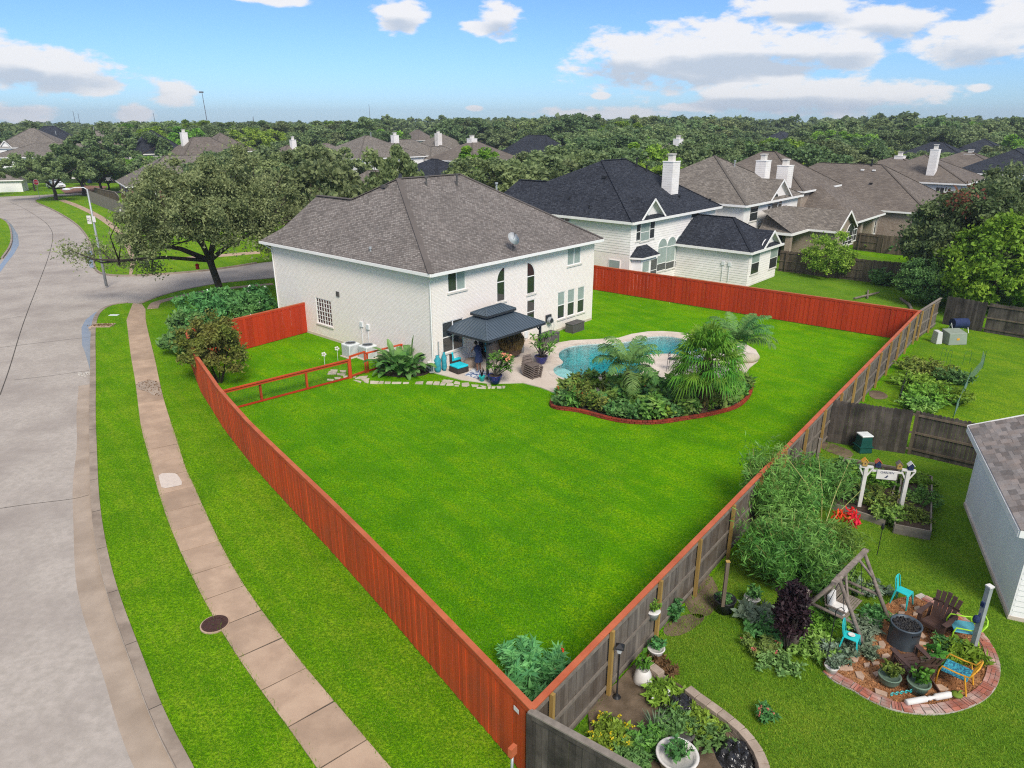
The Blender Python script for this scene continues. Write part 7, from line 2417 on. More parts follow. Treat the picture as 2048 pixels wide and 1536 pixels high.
for i,(t,mm,mr,lb)in enumerate(((-.06,'newpost','yellow','small yellow birdhouse at the left end of the arbor'),(.26,'navy','redcap','small blue birdhouse left of the sign'),(.76,'newpost','driftwood','small tan birdhouse right of the sign'),(1.03,'navy','potwhite','small blue and white birdhouse at the right end of the arbor'))):
 q=aL+Vector((d_.x*t,d_.y*t,hL+.075 if t in(-.06,1.03)else hL+.075))
 e=empty('birdhouse',q,math.atan2(d_.y,d_.x),lb,'birdhouse','birdhouses on the arbor')
 MB().box(-.08,-.08,0,.08,.08,.17).hexa([(-.08,-.08,.17),(.08,-.08,.17),(.08,.08,.17),(-.08,.08,.17),(-.005,-.08,.26),(.005,-.08,.26),(.005,.08,.26),(-.005,.08,.26)]).obj('box',M[mm],e)
 for s in(-1,1):MB().beam((s*.11,0,.15),(0,0,.275),.2,.015,up=(s*.6,0,.8)).obj('roof',M[mr],e)
 MB().tube([(0,-.081,.1),(0,-.084,.1)],.025,10).obj('entrance',M['black'],e)
def planter_box(pxs,h_,lb,m='railwood'):
 ps=P2(pxs,h_)
 c=sum(ps,Vector((0,0)))/len(ps)
 e=empty('raised_bed',(c.x,c.y,0),0,lb,'raised bed')
 for i in range(len(ps)):
  a,b=ps[i]-c,ps[(i+1)%len(ps)]-c
  for lv in range(2):
   MB().beam(a.to_3d()+Vector((0,0,h_*(.25+.5*lv))),b.to_3d()+Vector((0,0,h_*(.25+.5*lv))),.05,h_*.49).obj('board',M[m],e)
 MB().prism([tuple((p-c)*.96)for p in ps],0,h_-.05).obj('soil',M['soil'],e)
 return ps
rb1=planter_box([(1790,1048),(1862,1062),(1864,952),(1805,940)],.35,'raised wooden bed full of herbs right of the arbor')
rb2=planter_box([(1665,1005),(1770,1040),(1800,935),(1690,915)],.25,'raised bed of weeds under the arbor')
e=empty('compost_bin',G(1724,902),.1,'dark green plastic compost bin by the dark board fence','bin')
MB().hexa([(-.28,-.28,0),(.28,-.28,0),(.28,.28,0),(-.28,.28,0),(-.22,-.22,.72),(.22,-.22,.72),(.22,.22,.72),(-.22,.22,.72)]).obj('body',M['green'],e,bevel=.03)
MB().box(-.245,-.245,.722,.245,.245,.79).obj('lid',M['galvlight'],e,bevel=.025)
MB().box(-.3,-.3,.26,.3,.3,.29).obj('band',M['green'],e)
e=empty('marker_post',G(1632,925),0,'short pale post with white top beside the grey fence','post')
MB().box(-.05,-.05,0,.05,.05,1.05).box(-.06,-.06,1.05,.06,.06,1.08).obj('shaft',M['railwood'],e)
e=empty('utility_box',G(1905,686),.12,'pale green electrical transformer box with a yellow label','utility box')
MB().hexa([(-.62,-.45,0),(.62,-.45,0),(.62,.45,0),(-.62,.45,0),(-.58,-.36,.72),(.58,-.36,.72),(.58,.42,.85),(-.58,.42,.85)]).obj('cabinet',M['padgreen'],e,bevel=.03)
MB().box(-.1,-.425,.3,.08,-.395,.42).obj('warning_label',M['yellow'],e)
e=empty('utility_box',G(1872,686),.12,'slim white utility pedestal beside the transformer box','utility box')
MB().hexa([(-.2,-.28,0),(.2,-.28,0),(.2,.28,0),(-.2,.28,0),(-.15,-.22,.75),(.15,-.22,.75),(.15,.26,.8),(-.15,.26,.8)]).obj('cabinet',M['padlight'],e,bevel=.03)
e=empty('compost_tumbler',G(1915,664),.1,'black drum compost tumbler behind the transformer box','compost tumbler')
MB().tube([(-.5,0,.6),(.5,0,.6)],.33,16).obj('drum',M['navy'],e)
for s in(-1,1):MB().tube([(s*.55,-.3,0),(s*.55,0,.62),(s*.55,.3,0)],.025,6).obj('leg',M['galvlight'],e)
for(px,py,n_,lb)in((1802,800,7,'black short trellis at the left of the vegetable patch'),):
 a,b=G(1797,806),G(1812,757)
 e=empty('trellis',a,0,lb,'trellis')
 d=b-a
 for i in range(12):
  MB().beam(d*(i/11),d*(i/11)+Vector((0,0,.45)),.03,.03).obj('picket',M['black'],e)
 for z in(.1,.4):MB().beam(Vector((0,0,z)),d+Vector((0,0,z)),.03,.04).obj('rail',M['black'],e)
ww=[G(1907,835),G(1935,770),G(1965,735),G(1962,722)]
e=empty('wire_fence',ww[0],0,'thin green wire fence curving beside the vegetable patch','wire fence')
mb=MB()
for a,b in zip(ww,ww[1:]):
 n_=max(2,int((b-a).length/.12))
 for i in range(n_+1):
  p=a.lerp(b,i/n_)-ww[0]
  mb.beam(p,p+Vector((0,0,.6)),.006,.006)
 for z in np.arange(.05,.62,.08):
  mb.beam(a-ww[0]+Vector((0,0,z)),b-ww[0]+Vector((0,0,z)),.006,.006)
mb.obj('wire',mat('greenwire',(.16,.26,.20),(.12,.2,.16),3),e,kind='stuff')
for i,p in enumerate(ww[:3]+[ww[0].lerp(ww[1],.5)]):
 MB().beam(p-ww[0],p-ww[0]+Vector((0,0,.95)),.018,.018).obj('stake',M['green'],e)
for i,(px,py)in enumerate(((1884,722),(1896,727),(1932,728))):
 e=empty('plant_hoop',G(px,py),.2*i,['thin wire hoop left of the vegetable patch','thin wire hoop in the middle above the vegetable patch','wide wire hoop near the wire fence'][i],'hoop','wire hoops in the vegetable patch')
 w_=.12 if i<2 else .28
 MB().tube([(-w_,0,0),(-w_,0,.65),(-w_*.6,0,.78),(w_*.6,0,.78),(w_,0,.65),(w_,0,0)],.008,5).obj('hoop',M['green'],e)
e=empty('log_edging',G(1818,612),.6,'rotting logs and boards lying below the green tree','logs')
MB().tube([(-1.2,-.8,.1),(0,0,.1),(1.4,1.4,.1)],.11,8).obj('log',M['driftwood'],e)
MB().tube([(-1.5,3.5,.1),(1.6,3.3,.2)],.08,6).tube([(-.5,3.0,.1),(1.8,4.3,.15)],.07,6).obj('board',M['driftwood'],e)
# ------ street furniture
mp=G(430,1249,0)
e=empty('manhole_cover',(mp.x,mp.y,0.02),.3,'round rusty brown manhole cover set in the sidewalk edge','manhole cover')
MB().lathe([(.385,-.06),(.385,.008),(.36,.012)],n=36).obj('frame',M['slab'],e)
MB().lathe([(.35,.0),(.35,.022),(.30,.026),(.29,.020),(.20,.020),(.19,.026),(.10,.026),(.09,.020),(0,.020)],n=36).obj('cover',M['manhole'],e)
for k_ in range(16):
 a=k_*PI/8
 MB().cbox((.245*math.cos(a),.245*math.sin(a),.026),(.06,.03,.012),a).obj('tread',M['manhole'],e)
e=empty('meter_cover',G(228,630,.0),0,'small pale rectangular meter lid in the corner verge','meter lid')
MB().box(-.32,-.16,-.02,.32,.16,.012).obj('lid',M['galvlight'],e)
e=empty('storm_inlet',G(206,651,.0),.05,'concrete storm drain inlet with dead leaves in the kerb','storm drain')
MB().box(-.75,-.45,-.1,.65,.45,.03).obj('slab',M['slab'],e,bevel=.01)
MB().box(-.8,-.3,-.12,-.74,.3,-.02).obj('opening',M['black'],e)
c_=np.array([[x,y,.05]for x,y in NP.normal(size=(160,2))*[.35,.18]])
V,F=leafset(c_,.07,1.6)
place('dead_leaves',npmesh('dead_leaves',V,F,M['dryleaf']),e)
e=empty('gutter_debris',G(167,748,ROAD_Z),0,'clump of grey debris at the end of the wet gutter','debris')
mb=MB()
for i in range(26):mb.cbox((R.gauss(0,.18),R.gauss(0,.18),.02),(R.uniform(.04,.14),R.uniform(.03,.08),R.uniform(.02,.06)),R.uniform(0,3))
mb.obj('rubble',M['concretew'],e,kind='stuff')
lp=G(213,572)
hl=top_at(213,572,378)
e=empty('street_lamp',lp,0,'tall grey street lamp with long arm over the street in front of the oak','street lamp')
MB().tube([(0,0,0),(0,0,hl*.5),(0,0,hl)],[.12,.09,.06],10).obj('pole',M['galv'],e,True)
MB().tube([(0,0,hl-.05),(-.25,0,hl+.12),(-1.0,0,hl+.10),(-1.35,0,hl+.02)],.035,7).obj('arm',M['galvlight'],e,True)
MB().ball((-1.65,0,hl-.02),.2,12,(1.8,.75,.42)).obj('lamp_head',M['galvlight'],e,True)
e=empty('speed_sign',lp+Vector((0,-.13,0)),0,'small white street sign strapped to the lamp pole','sign')
zz=top_at(213,572,437)
MB().box(-.42,-.02,zz-.42,-.08,0,zz+.25).obj('sign_plate',M['potwhite'],e)
MB().box(.02,-.02,zz-.28,.28,0,zz+.2).obj('sign_plate',M['potwhite'],e)
text(e,'NO\nPKG',(-.25,-.024,zz-.08),.17,'black')
sp_=G(80,399)
hs=top_at(80,399,362)
e=empty('stop_sign',sp_,0,'red octagonal stop sign at the far street corner','stop sign')
MB().tube([(0,0,0),(0,0,hs)],.035,6).obj('post',M['galv'],e)
oc=[(.42*math.cos(PI/8+k_*PI/4),.42*math.sin(PI/8+k_*PI/4))for k_ in range(8)]
oc2=[(.46*math.cos(PI/8+k_*PI/4),.46*math.sin(PI/8+k_*PI/4))for k_ in range(8)]
MB().poly([(x*1.15,-.05,z*1.15+hs-.2)for x,z in oc2]).obj('border',M['potwhite'],e)
MB().poly([(x*1.1,-.06,z*1.1+hs-.2)for x,z in oc]).obj('plate',M['signred'],e)
text(e,'STOP',(0,-.07,hs-.2),.32,'potwhite')
e=empty('marker_post',G(243,433),0,'short white marker post by the far grey fence','post')
MB().tube([(0,0,0),(0,0,1.0)],.13,8).obj('shaft',M['potwhite'],e)
e=empty('traffic_bin',G(180,367),0,'dark blue wheelie bin by the cream house','bin')
MB().box(-.4,-.4,.1,.4,.4,1.2).obj('body',M['navy'],e,bevel=.05)
def car(px,py,rz,lb):
 e=empty('parked_car',G(px,py),rz,lb,'car')
 L_,W_=4.6,1.85
 side=[(-2.3,.35),(-2.32,.75),(-2.2,1.02),(-2.0,1.08),(-1.75,1.62),(-1.2,1.70),(.1,1.68),(.75,1.42),(1.25,1.08),(2.05,.95),(2.3,.75),(2.32,.4),(2.2,.3),(-2.2,.3)]
 n_=len(side)
 mb=MB()
 for s in(-1,1):
  for(x,z)in side:
   y=s*(W_/2-(.16 if z>1.3 else(.03 if z>.9 else 0)))
   mb.v.append((x,y,z))
 for i in range(n_):
  j=(i+1)%n_
  mb.f.append((i,j,n_+j,n_+i))
  mb.m.append(0)
 mb.f.append(tuple(reversed(range(n_))))
 mb.f.append(tuple(range(n_,2*n_)))
 mb.m+=[0,0]
 o=mb.obj('body',M['carwhite'],e,bevel=.06)
 MB().poly([(.18,-.72,1.655),(.18,.72,1.655),(1.18,.78,1.12),(1.18,-.78,1.12)]).obj('windscreen',M['glass'],e)
 o=e.children[-1]
 o.location=(.02,0,.03)
 MB().poly([(-2.05,-.7,1.12),(-2.05,.7,1.12),(-1.8,.66,1.58),(-1.8,-.66,1.58)]).obj('rear_window',M['glass'],e,loc=(-.03,0,.0))
 for s in(-1,1):
  y=s*(W_/2-.02)
  for(a,b,c,d)in((-1.68,-1.02,1.05,1.55),(-.94,-.12,1.05,1.58),(-.04,.68,1.05,1.5)):
   MB().poly([(a,y,c),(b+(.35 if a>-.1 else 0),y,c),(b-(.1 if a>-.1 else 0),y-s*.12,d-(.05 if a>-.1 else 0)),(a,y-s*.12,d)]).obj('side_window',M['glass'],e)
  for x in(-1.4,1.42):
   w=MB().tube([(x,s*(W_/2-.2),.34),(x,s*(W_/2+.01),.34)],.34,18).obj('wheel',M['tyre'],e)
   MB().tube([(x,s*(W_/2),.34),(x,s*(W_/2+.025),.34)],.2,12).obj('rim',M['galv'],w)
  MB().box(1.9,s*.55-.22,.72,2.27,s*.55+.22,.86).obj('headlight',M['galvlight'],e)
  MB().box(.55,s*(W_/2)-.02,1.05,.75,s*(W_/2+.18),1.2).obj('mirror',M['carwhite'],e)
 MB().box(2.28,-.45,.55,2.34,.45,.72).obj('grille',M['black'],e)
 MB().box(2.28,-.85,.32,2.33,.85,.42).obj('bumper',M['greybox'],e)
 MB().box(2.335,-.2,.44,2.35,.2,.54).obj('number_plate',M['potwhite'],e)
 return e
car(113,377,-.62,'white suv parked on the brick driveway by the cream house')
for i,(x,top,bx,lb,wd)in enumerate(((412,184,415,'tall thin radio mast on the left horizon',.9),(740,208,741,'thin mast above the middle of the treeline',.6),(150,222,150,'short mast over the left treeline',.6),(159,226,159,'second short mast over the left treeline',.6),(309,226,311,'small mast left of the tall radio mast',.6),(507,233,507,'tiny pylon on the left horizon',1.2))):
 D_=900.0
 p=ray(bx,243)
 q=Vector((p.x/p.y*D_,D_))
 tz=CAM_H+ray(x,top).z/ray(x,top).y*D_
 e=empty('radio_mast',(q.x,q.y,0),0,lb,'mast')
 MB().tube([(0,0,0),((x-bx)*.6,0,tz)],[wd*.6,wd*.35],4).obj('mast',M['greybox'],e)
 if i==0:MB().box(-3+(x-bx)*.6,-1,tz-1,1.5+(x-bx)*.6,1,tz+.6).obj('antenna',M['greybox'],e)
# ------ trees
tree_proto('live',15000,(4.6,4.6,3.4),60,.17,.21,1,M['oakfar'],2.6,.22,low=-.3,shell=.6)
tree_proto('round',13000,(4.0,4.0,3.8),55,.18,.21,2,M['oakfar'],3.0,.2,low=-.45,shell=.5)
tree_proto('tall',13000,(3.8,3.8,5.2),60,.17,.22,3,M['oakfar'],4.5,.24,low=-.5,shell=.5)
tree_proto('broad',17000,(6.0,6.0,3.6),75,.15,.23,4,M['oakfar'],3.4,.28,low=-.25,shell=.6)
tree_proto('open',8000,(4.6,4.6,4.2),40,.15,.22,5,M['oakfar'],4.2,.22,low=-.2,shell=.55)
far_me={}
for i,(r_,k_,s_)in enumerate((((5,5,4),20,11),((5,5,4.6),22,12),((6,6,4),24,13),((5.2,5.2,4.4),26,14))):
 far_me[i]=crown_mesh('crown',820,r_,k_,.24,.66,s_,M['oakfar'],low=-.4)[0]
def proj(p):
 d=Vector((p[0],p[1],p[2]-CAM_H))
 f=d.y*math.cos(TILT)-d.z*math.sin(TILT)
 return 1024+FOC*d.x/f,768-FOC*(d.y*math.sin(TILT)+d.z*math.cos(TILT))/f
KEEP=[(30,235,372,150),(1100,1450,545,55),(1480,1800,520,66)]
HB_=[]
for o in list(COL.objects):
 if o.get('category')in('house','building')and o.parent is None:
  o_m=Matrix.Translation(o.location)@Matrix.Rotation(o.rotation_euler.z,4,'Z')
  rf_=[o_m@v.co for ch in o.children if ch.name.startswith('roof')for v in ch.data.vertices]
  if not rf_:continue
  ctr=sum((p.to_2d()for p in rf_),Vector((0,0)))/len(rf_)
  HB_.append((ctr,max((p.to_2d()-ctr).length for p in rf_)))
  q=[proj(p)for p in rf_]
  ys=[p[1]for p in q]
  k_=KEEPF.get(o.name,.95)
  KEEP.append((min(p[0]for p in q),max(p[0]for p in q),min(ys)+(max(ys)-min(ys))*k_,ctr.length-2))
def tree_ok(x,y,rad,ztop):
 for c,r_ in HB_:
  if(Vector((x,y))-c).length<r_*.74+rad*.5:return False
 d=math.hypot(x,y)
 px,py=proj((x,y,ztop))
 w=FOC*rad/d*.62
 for(x0,x1,y1,dd)in KEEP:
  if d<dd and px+w>x0 and px-w<x1 and py<y1:return False
 return True
OG=G(444,608)
rng=np.random.RandomState(21)
pts,cc,_=crown_pts(105000,(5.9,6.2,4.1),230,.10,7,low=-.6,shell=.36,flat=.8,loose=2.1)
pts[:,2]+=6.6
pts[:,0]+=.35
ex,ec=[],[]
for(bx,by,bz,rr,n_)in((-10.6,-.4,4.2,.8,240),(-9.4,-.5,3.7,.9,380),(-8.2,-.4,4.2,1.0,420),(-7.0,-.5,3.4,.9,360),(-5.4,-.8,3.4,.9,420),(-4.2,-1.2,3.0,.8,360),(4.9,-2.0,5.0,1.1,1600)):
 ex.append(np.array([bx,by,bz])+rng.normal(size=(n_,3))*[rr*.62,rr*.5,rr*.42])
 ec.append((bx,by,bz))
allp=np.concatenate([pts]+ex)
V,F=leafset(allp,.10*(.6+.8*rng.rand(len(allp))),2.1,rng)
oak=empty('oak_tree',OG,0,'big spreading grey green live oak on the street corner with dark forked trunk','tree')
place('crown',npmesh('crown',V,F,M['oak']),oak)
mb=MB()
mb.tube([(0,0,-.1),(.02,0,.4),(-.1,.05,1.6),(-.35,.0,2.9),(-.45,0,3.5)],[.42,.31,.26,.25,.27],12)
rr_=random.Random(3)
tips=[Vector(c)+Vector((.35,0,6.6))for c in cc]
mains=[]
for(dx,dy,dz,r_)in((-3.6,-.9,1.4,.17),(-1.6,1.6,2.8,.17),(1.4,-.6,2.9,.18),(3.4,.6,2.0,.15),(.2,-2.2,2.0,.13),(-5.2,-2.8,.5,.12)):
 f0=Vector((-.45,0,3.3))
 m_=f0+Vector((dx,dy,dz))
 mb.tube([f0,f0.lerp(m_,.5)+Vector((0,0,.25)),m_],[r_*1.25,r_,r_*.75],9)
 mains.append((m_,r_*.75))
for t in tips:
 m_,r_=min(mains,key=lambda q:(q[0]-t).length)
 if rr_.random()<.75:
  md_=m_.lerp(t,.5)+Vector((rr_.uniform(-.4,.4),rr_.uniform(-.4,.4),rr_.uniform(-.2,.5)))
  mb.tube([m_,md_,t],[r_*.7,r_*.38,.02],6)
for c in ec:
 m_=min(mains,key=lambda q:(q[0]-Vector(c)).length)[0]
 mb.tube([m_,m_.lerp(Vector(c),.5)-Vector((0,0,.3)),Vector(c)],[.10,.06,.02],6)
mb.obj('trunk',M['bark'],oak,True)
e=empty('bird_feeder',OG+Vector((-1.3,-.3,2.7)),0,'small red feeder hanging from the oak fork','bird feeder')
MB().lathe([(.02,0),(.14,.04),(.12,.3),(.18,.34),(.02,.45)],n=10).tube([(0,0,.45),(0,0,.9)],.01,4).obj('feeder',M['red'],e)
put_tree('broad',*G(628,548).to_2d(),1.12,.5,'second large oak rising behind the left end of the brick house',mt=M['oak'],sz=1.2)
put_tree('round',*(G(628,548).to_2d()+Vector((7.5,3))),.95,1.5,'yellowish oak crown touching the left roof edge of the brick house',sz=1.25)
put_tree('live',*(G(560,520).to_2d()+Vector((-2,14))),1.1,2.0,'oak filling the gap between corner oak and low brick house')
TOP={k_:p_[2]+max(v.co.z for v in p_[0].vertices)for k_,p_ in PROTO.items()}
for(px,py,k_,ty,lb,mm)in((112,400,'broad',300,'street oak behind the stop sign with pale thin trunk',None),(168,391,'live',284,'dark street oak with leaning double trunk left of the grey fence','darkleaf'),(203,386,'live',300,'dark oak right of the double trunked street tree','darkleaf'),
(70,382,'open',318,'small thin tree on the bright lawn by the cream house',None),(-10,392,'tall',318,'dark tree cut by the left edge of the picture','darkleaf')):
 s_=top_at(px,py,ty)/TOP[k_]
 put_tree(k_,*G(px,py).to_2d(),s_*1.15,None,lb,mt=M[mm]if mm else None,sz=s_)
a=G(1905,592).to_2d()
tree_proto('magnolia',42000,(3.8,3.8,3.6),170,.125,.14,8,M['darkleaf'],2.0,.2,low=-.75,shell=.45,lobes=.18,loose=1.8)
tree_proto('redbud',46000,(3.9,3.9,2.9),210,.115,.145,9,M['yellowgreen'],1.2,.2,low=-.6,shell=.5,lobes=.16,loose=1.8)
t1=put_tree('magnolia',a.x,a.y,1.15,.3,'dark green tree with reddish tips at the upper right')
rp=np.random.RandomState(6).normal(size=(150,3))*[.6,.5,.4]+np.array([-1.6,-.6,6.6])
V,F=leafset(rp,.16,1.8)
place('red_tips',npmesh('red_tips',V,F,M['redleaf']),t1)['kind']='stuff'
put_tree('magnolia',a.x+5.5,a.y+4,1.3,2.3,'olive green tree behind the red tipped one at the right edge',mt=M['oak'])
put_tree('magnolia',a.x+9.5,a.y+1.0,1.3,4.3,'tall green tree cut by the right edge of the picture',mt=M['oak'])
b=G(1985,618).to_2d()
put_tree('redbud',b.x,b.y,1.2,.2,'layered bright yellow green tree behind the grey board fence')
put_tree('redbud',b.x+5.5,b.y+1.2,1.0,1.2,'second bright green tree reaching out of the right edge')
put_tree('redbud',b.x-3.6,b.y+1.5,.62,2.6,'low green shrubby tree at the end of the brown fence',mt=M['shrub'],sz=.6)
c_=G(1655,556).to_2d()
tree_proto('willow',14000,(2.1,2.1,2.1),80,.17,.10,10,M['bright'],.9,.09,low=-.9,shell=.35,loose=1.8)
put_tree('willow',c_.x,c_.y,1.0,.2,'wispy yellow green shrub tree in front of the brown fence',cat='shrub',name='shrub_tree')
tuft_plant('shrub',*G(1762,570).to_2d(),40,1.5,1.1,.14,M['shrub'],'small rounded green shrub at the foot of the brown fence',seed=41,n_per=22)
tuft_plant('shrub',*G(1745,500).to_2d(),30,1.5,1.4,.18,M['bright'],'broad leaved bush behind the brown fence',seed=42,n_per=20)
tuft_plant('shrub',*G(1785,506).to_2d(),30,1.8,1.4,.18,M['shrub'],'dark green bush right of the broad leaved one',seed=43,n_per=20)
TOP={k_:p_[2]+max(v.co.z for v in p_[0].vertices)for k_,p_ in PROTO.items()}
KIN=['live','round','tall','broad','open']
TONE={'oakfar':'dull green','bright':'fresh green','yellowgreen':'yellow green','darkleaf':'dark green','oak':'grey green'}
n_t=0
for(px,y_,hh,k_,mm,lb)in((985,78,9.6,'broad',None,'wide oak between the brick house ridge and the dark roofed house'),(1040,84,9.8,'live',None,'rounded oak left of the dark roofed house'),(1075,96,9.4,'broad','oak','grey green oak behind the dark roofed house ridge'),
(1150,100,10.2,'live',None,'oak crown above the left ridge of the dark roofed house'),(1215,108,10.4,'broad',None,'broad oak behind the ridge of the dark roofed house'),(1290,112,10.2,'round','bright','fresh green tree above the right end of the dark ridge'),
(1395,118,10.2,'live',None,'oak behind the white chimney of the dark roofed house'),(1660,128,10.3,'broad','oak','big grey green oak behind the twin brown roofs'),(1610,140,10.6,'live',None,'oak above the streaked brown roof'),
(1700,150,10.4,'broad',None,'oak left of the pale right chimney'),(640,128,9.6,'live',None,'oak in front of the grey brown far roof'),(590,108,9.2,'broad',None,'oak above the corner oak by the white chimney'),
(520,118,9.4,'live','oak','grey green oak left of the hidden white chimney'),(450,122,9.2,'broad',None,'oak just above the top of the corner oak'),(955,112,9.7,'round','yellowgreen','yellow green tree right of the old brown roof'),
(770,190,11.3,'round','bright','bright green tree above the wide grey roof'),(400,230,13.8,'tall','yellowgreen','yellowish tall tree below the radio mast'),(255,170,12.0,'broad','darkleaf','dark spreading tree left of the blue slate roof')):
 rx=ray(px,300)
 x_=rx.x/rx.y*y_
 _,_,zc,(pr,pz)=PROTO[k_]
 s_=hh/TOP[k_]
 put_tree(k_,x_,y_,s_*1.25,None,lb,mt=M[mm]if mm else None,sz=s_)
TR=[]
rs=random.Random(77)
y_=92.0
cand=[]
while y_<330:
 w=y_*.80
 st=7.2+y_*.026
 x_=-w
 while x_<w:
  cand.append((x_+rs.uniform(-.45,.45)*st,y_+rs.uniform(-.4,.4)*st))
  x_+=st
 y_+=st*.80
cand.sort(key=lambda p:math.hypot(*p))
STREET_X=[(-200,380,-60,165)]
cnt=0
for(x_,y_)in cand:
 if cnt>=268:break
 px,py=proj((x_,y_,8))
 if px<-60 or px>2110:continue
 if x_<-40 and y_<150 and px<200:continue
 if y_<130 and px<640 and proj((x_,y_,0))[1]>372:continue
 right=1 if px>700 else 0
 base=rs.uniform(8.6,11.0)if y_<150 else rs.uniform(10,12.4)
 if y_>205:base=rs.uniform(11.6,13.6)+(2.2*rs.random()if right else 0)
 k_=rs.choice(KIN if y_>205 else['live','round','broad','live','broad'])
 _,_,zc,(pr,pz)=PROTO[k_]
 s_=base/TOP[k_]
 ok=False
 for tr in range(7):
  if tree_ok(x_,y_,pr*s_*1.2,base):
   ok=True
   break
  base*=.86
  s_*=.86
 if not ok or base<3.8:continue
 u_=rs.random()
 mm='oakfar' if u_<.56 else 'oak' if u_<.74 else 'darkleaf' if u_<.86 else 'bright' if u_<.94 else 'yellowgreen'
 zone=next(z_ for q,z_ in((130,'over the cream house'),(260,'over the grey curved fence'),(420,'over the low brick house'),(620,'over the corner oak'),(780,'over the left roof end'),(950,'over the brick house ridge'),(1100,'left of the dark ridge'),(1300,'over the dark ridge'),
(1420,'by the tall white chimney'),(1600,'over the dormer house'),(1750,'over the porch wing'),(1900,'over the pale chimney'),(9999,'at the right edge'))if px<q)
 dz='among the roofs' if y_<150 else 'behind the roofs' if y_<215 else 'in the far woods'
 hz='low ' if base<7.5 else 'high ' if base>13 else ''
 put_tree(k_,x_,y_,s_*1.3,None,'%s%s %s tree %s, %s'%(hz,TONE[mm],{'live':'spreading','round':'rounded','tall':'slender','broad':'broad','open':'open crowned'}[k_],dz,zone),'trees of the suburb woods',mt=M[mm]if mm!='oakfar' else None,sz=s_)
 cnt+=1
ymax=math.hypot(x_,y_)
VV,FF=[],[]
proto_v=[]
for i in range(4):
 me=far_me[i]
 v=np.empty(len(me.vertices)*3,dtype=np.float32)
 me.vertices.foreach_get('co',v)
 proto_v.append(v.reshape(-1,3))
rs2=np.random.RandomState(8)
off=0
rows=[]
y_=150.0
far=[]
while y_<900:
 w=y_*.80
 st=10+y_*.03
 for x_ in np.arange(-w,w,st):
  xx,yy=x_+rs2.uniform(-.4,.4)*st,y_+rs2.uniform(-.4,.4)*st
  if math.hypot(xx,yy)>ymax*.94:far.append((xx,yy))
 y_+=st*1.3
far=far[:760]
for(xx,yy)in far:
 v=proto_v[rs2.randint(4)][:3280 if yy<400 else 2200]
 left=proj((xx,yy,8))[0]<760
 h_=rs2.uniform(10.2,12.6)if left else rs2.uniform(12.0,15.2)
 for _ in range(4):
  if tree_ok(xx,yy,5,h_):break
  h_*=.85
 else:continue
 s_=h_/9.0
 a=rs2.rand()*6.28
 R2=np.array([[math.cos(a),-math.sin(a)],[math.sin(a),math.cos(a)]])
 q=v.copy()
 q[:,:2]=(q[:,:2]@R2.T)*s_*1.35
 q[:,2]=q[:,2]*s_+h_-4.4*s_
 q+=np.array([xx,yy,0])
 VV.append(q)
V=np.concatenate(VV)
F=np.arange(len(V)).reshape(-1,4)
reg(place('distant_woods',npmesh('distant_woods',V,F,M['oakfar'])),'wooded skyline out to the horizon',kind='stuff')
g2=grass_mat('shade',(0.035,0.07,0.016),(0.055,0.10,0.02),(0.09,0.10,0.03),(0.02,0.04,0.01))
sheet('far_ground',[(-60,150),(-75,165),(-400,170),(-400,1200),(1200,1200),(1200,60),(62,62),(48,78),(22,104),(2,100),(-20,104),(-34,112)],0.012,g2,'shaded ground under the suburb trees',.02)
# ------ garden plants
def bush(name,px,py,r,n,leaf,mt,lb,seed,cat='shrub',flowers=None,zc=None,dens=30,flat=.7,clr=.2,stem=True):
 e=empty(name,G(px,py),0,lb,cat)
 p_,cc,rng=crown_pts(n,r,dens,clr,seed,low=-.6,shell=.4,loose=1.7)
 zc=r[2]*.75 if zc is None else zc
 p_[:,2]+=zc
 p_=p_[p_[:,2]>.03]
 V,F=leafset(p_,leaf*(.6+.8*rng.rand(len(p_))),2.2,rng)
 place('foliage',npmesh('foliage',V,F,mt),e)
 mb=MB()
 for c in cc[:14]:
  mb.tube([(c[0]*.1,c[1]*.1,0),(c[0]*.5,c[1]*.5,zc*.6),(c[0],c[1],c[2]+zc)],[.03,.02,.008],5,False)
 place('stem',mb.mesh('stem',M['bark']),e)
 if flowers:
  fm,fn,fs=flowers
  k_=rng.choice(len(p_),fn)
  q=np.concatenate([p_[i]*1.05+rng.normal(size=(6,3))*fs*.4 for i in k_])
  V,F=leafset(q,fs,1.2,rng)
  place('flower',npmesh('flower',V,F,fm),e)['kind']='stuff'
 return e
W_=M['flowerwhite']
bush('oleander',378,705,(1.3,1.3,1.25),5200,.13,M['shrub'],'dark oleander mass outside the fence corner',51)
bush('oleander',405,664,(1.9,1.5,1.5),7000,.13,M['shrub'],'blue green oleander bush left of the oak trunk',52,flowers=(W_,3,.1))
bush('oleander',465,652,(1.9,1.4,1.5),7000,.13,M['shrub'],'blue green oleander bush in front of the oak trunk',53,flowers=(W_,6,.1))
bush('oleander',520,636,(1.7,1.3,1.35),6000,.13,M['shrub'],'oleander bush with white flowers beside the house corner',54,flowers=(W_,22,.1))
bush('crepe_myrtle',440,765,(1.6,1.5,1.65),17000,.08,M['crepe'],'bronzy crepe myrtle inside the curved red fence',55,zc=1.8,cat='tree',dens=120,clr=.16)
V,F=[],[]
rng=np.random.RandomState(5)
bp=G(808,745)
for i in range(88):
 a=rng.rand()*6.283
 o=np.array([math.cos(a),math.sin(a)*.8,0])*rng.rand()*.9
 big_leaf(V,F,o,a+rng.uniform(-.6,.6),rng.uniform(.35,1.35),rng.uniform(.35,1.05),rng.uniform(.6,.95),rng.uniform(.32,.46),rng,droop=rng.uniform(.9,1.7))
big_leaf(V,F,np.array([.45,.1,.3]),.3,1.5,.7,1.1,.38,rng,droop=.1)
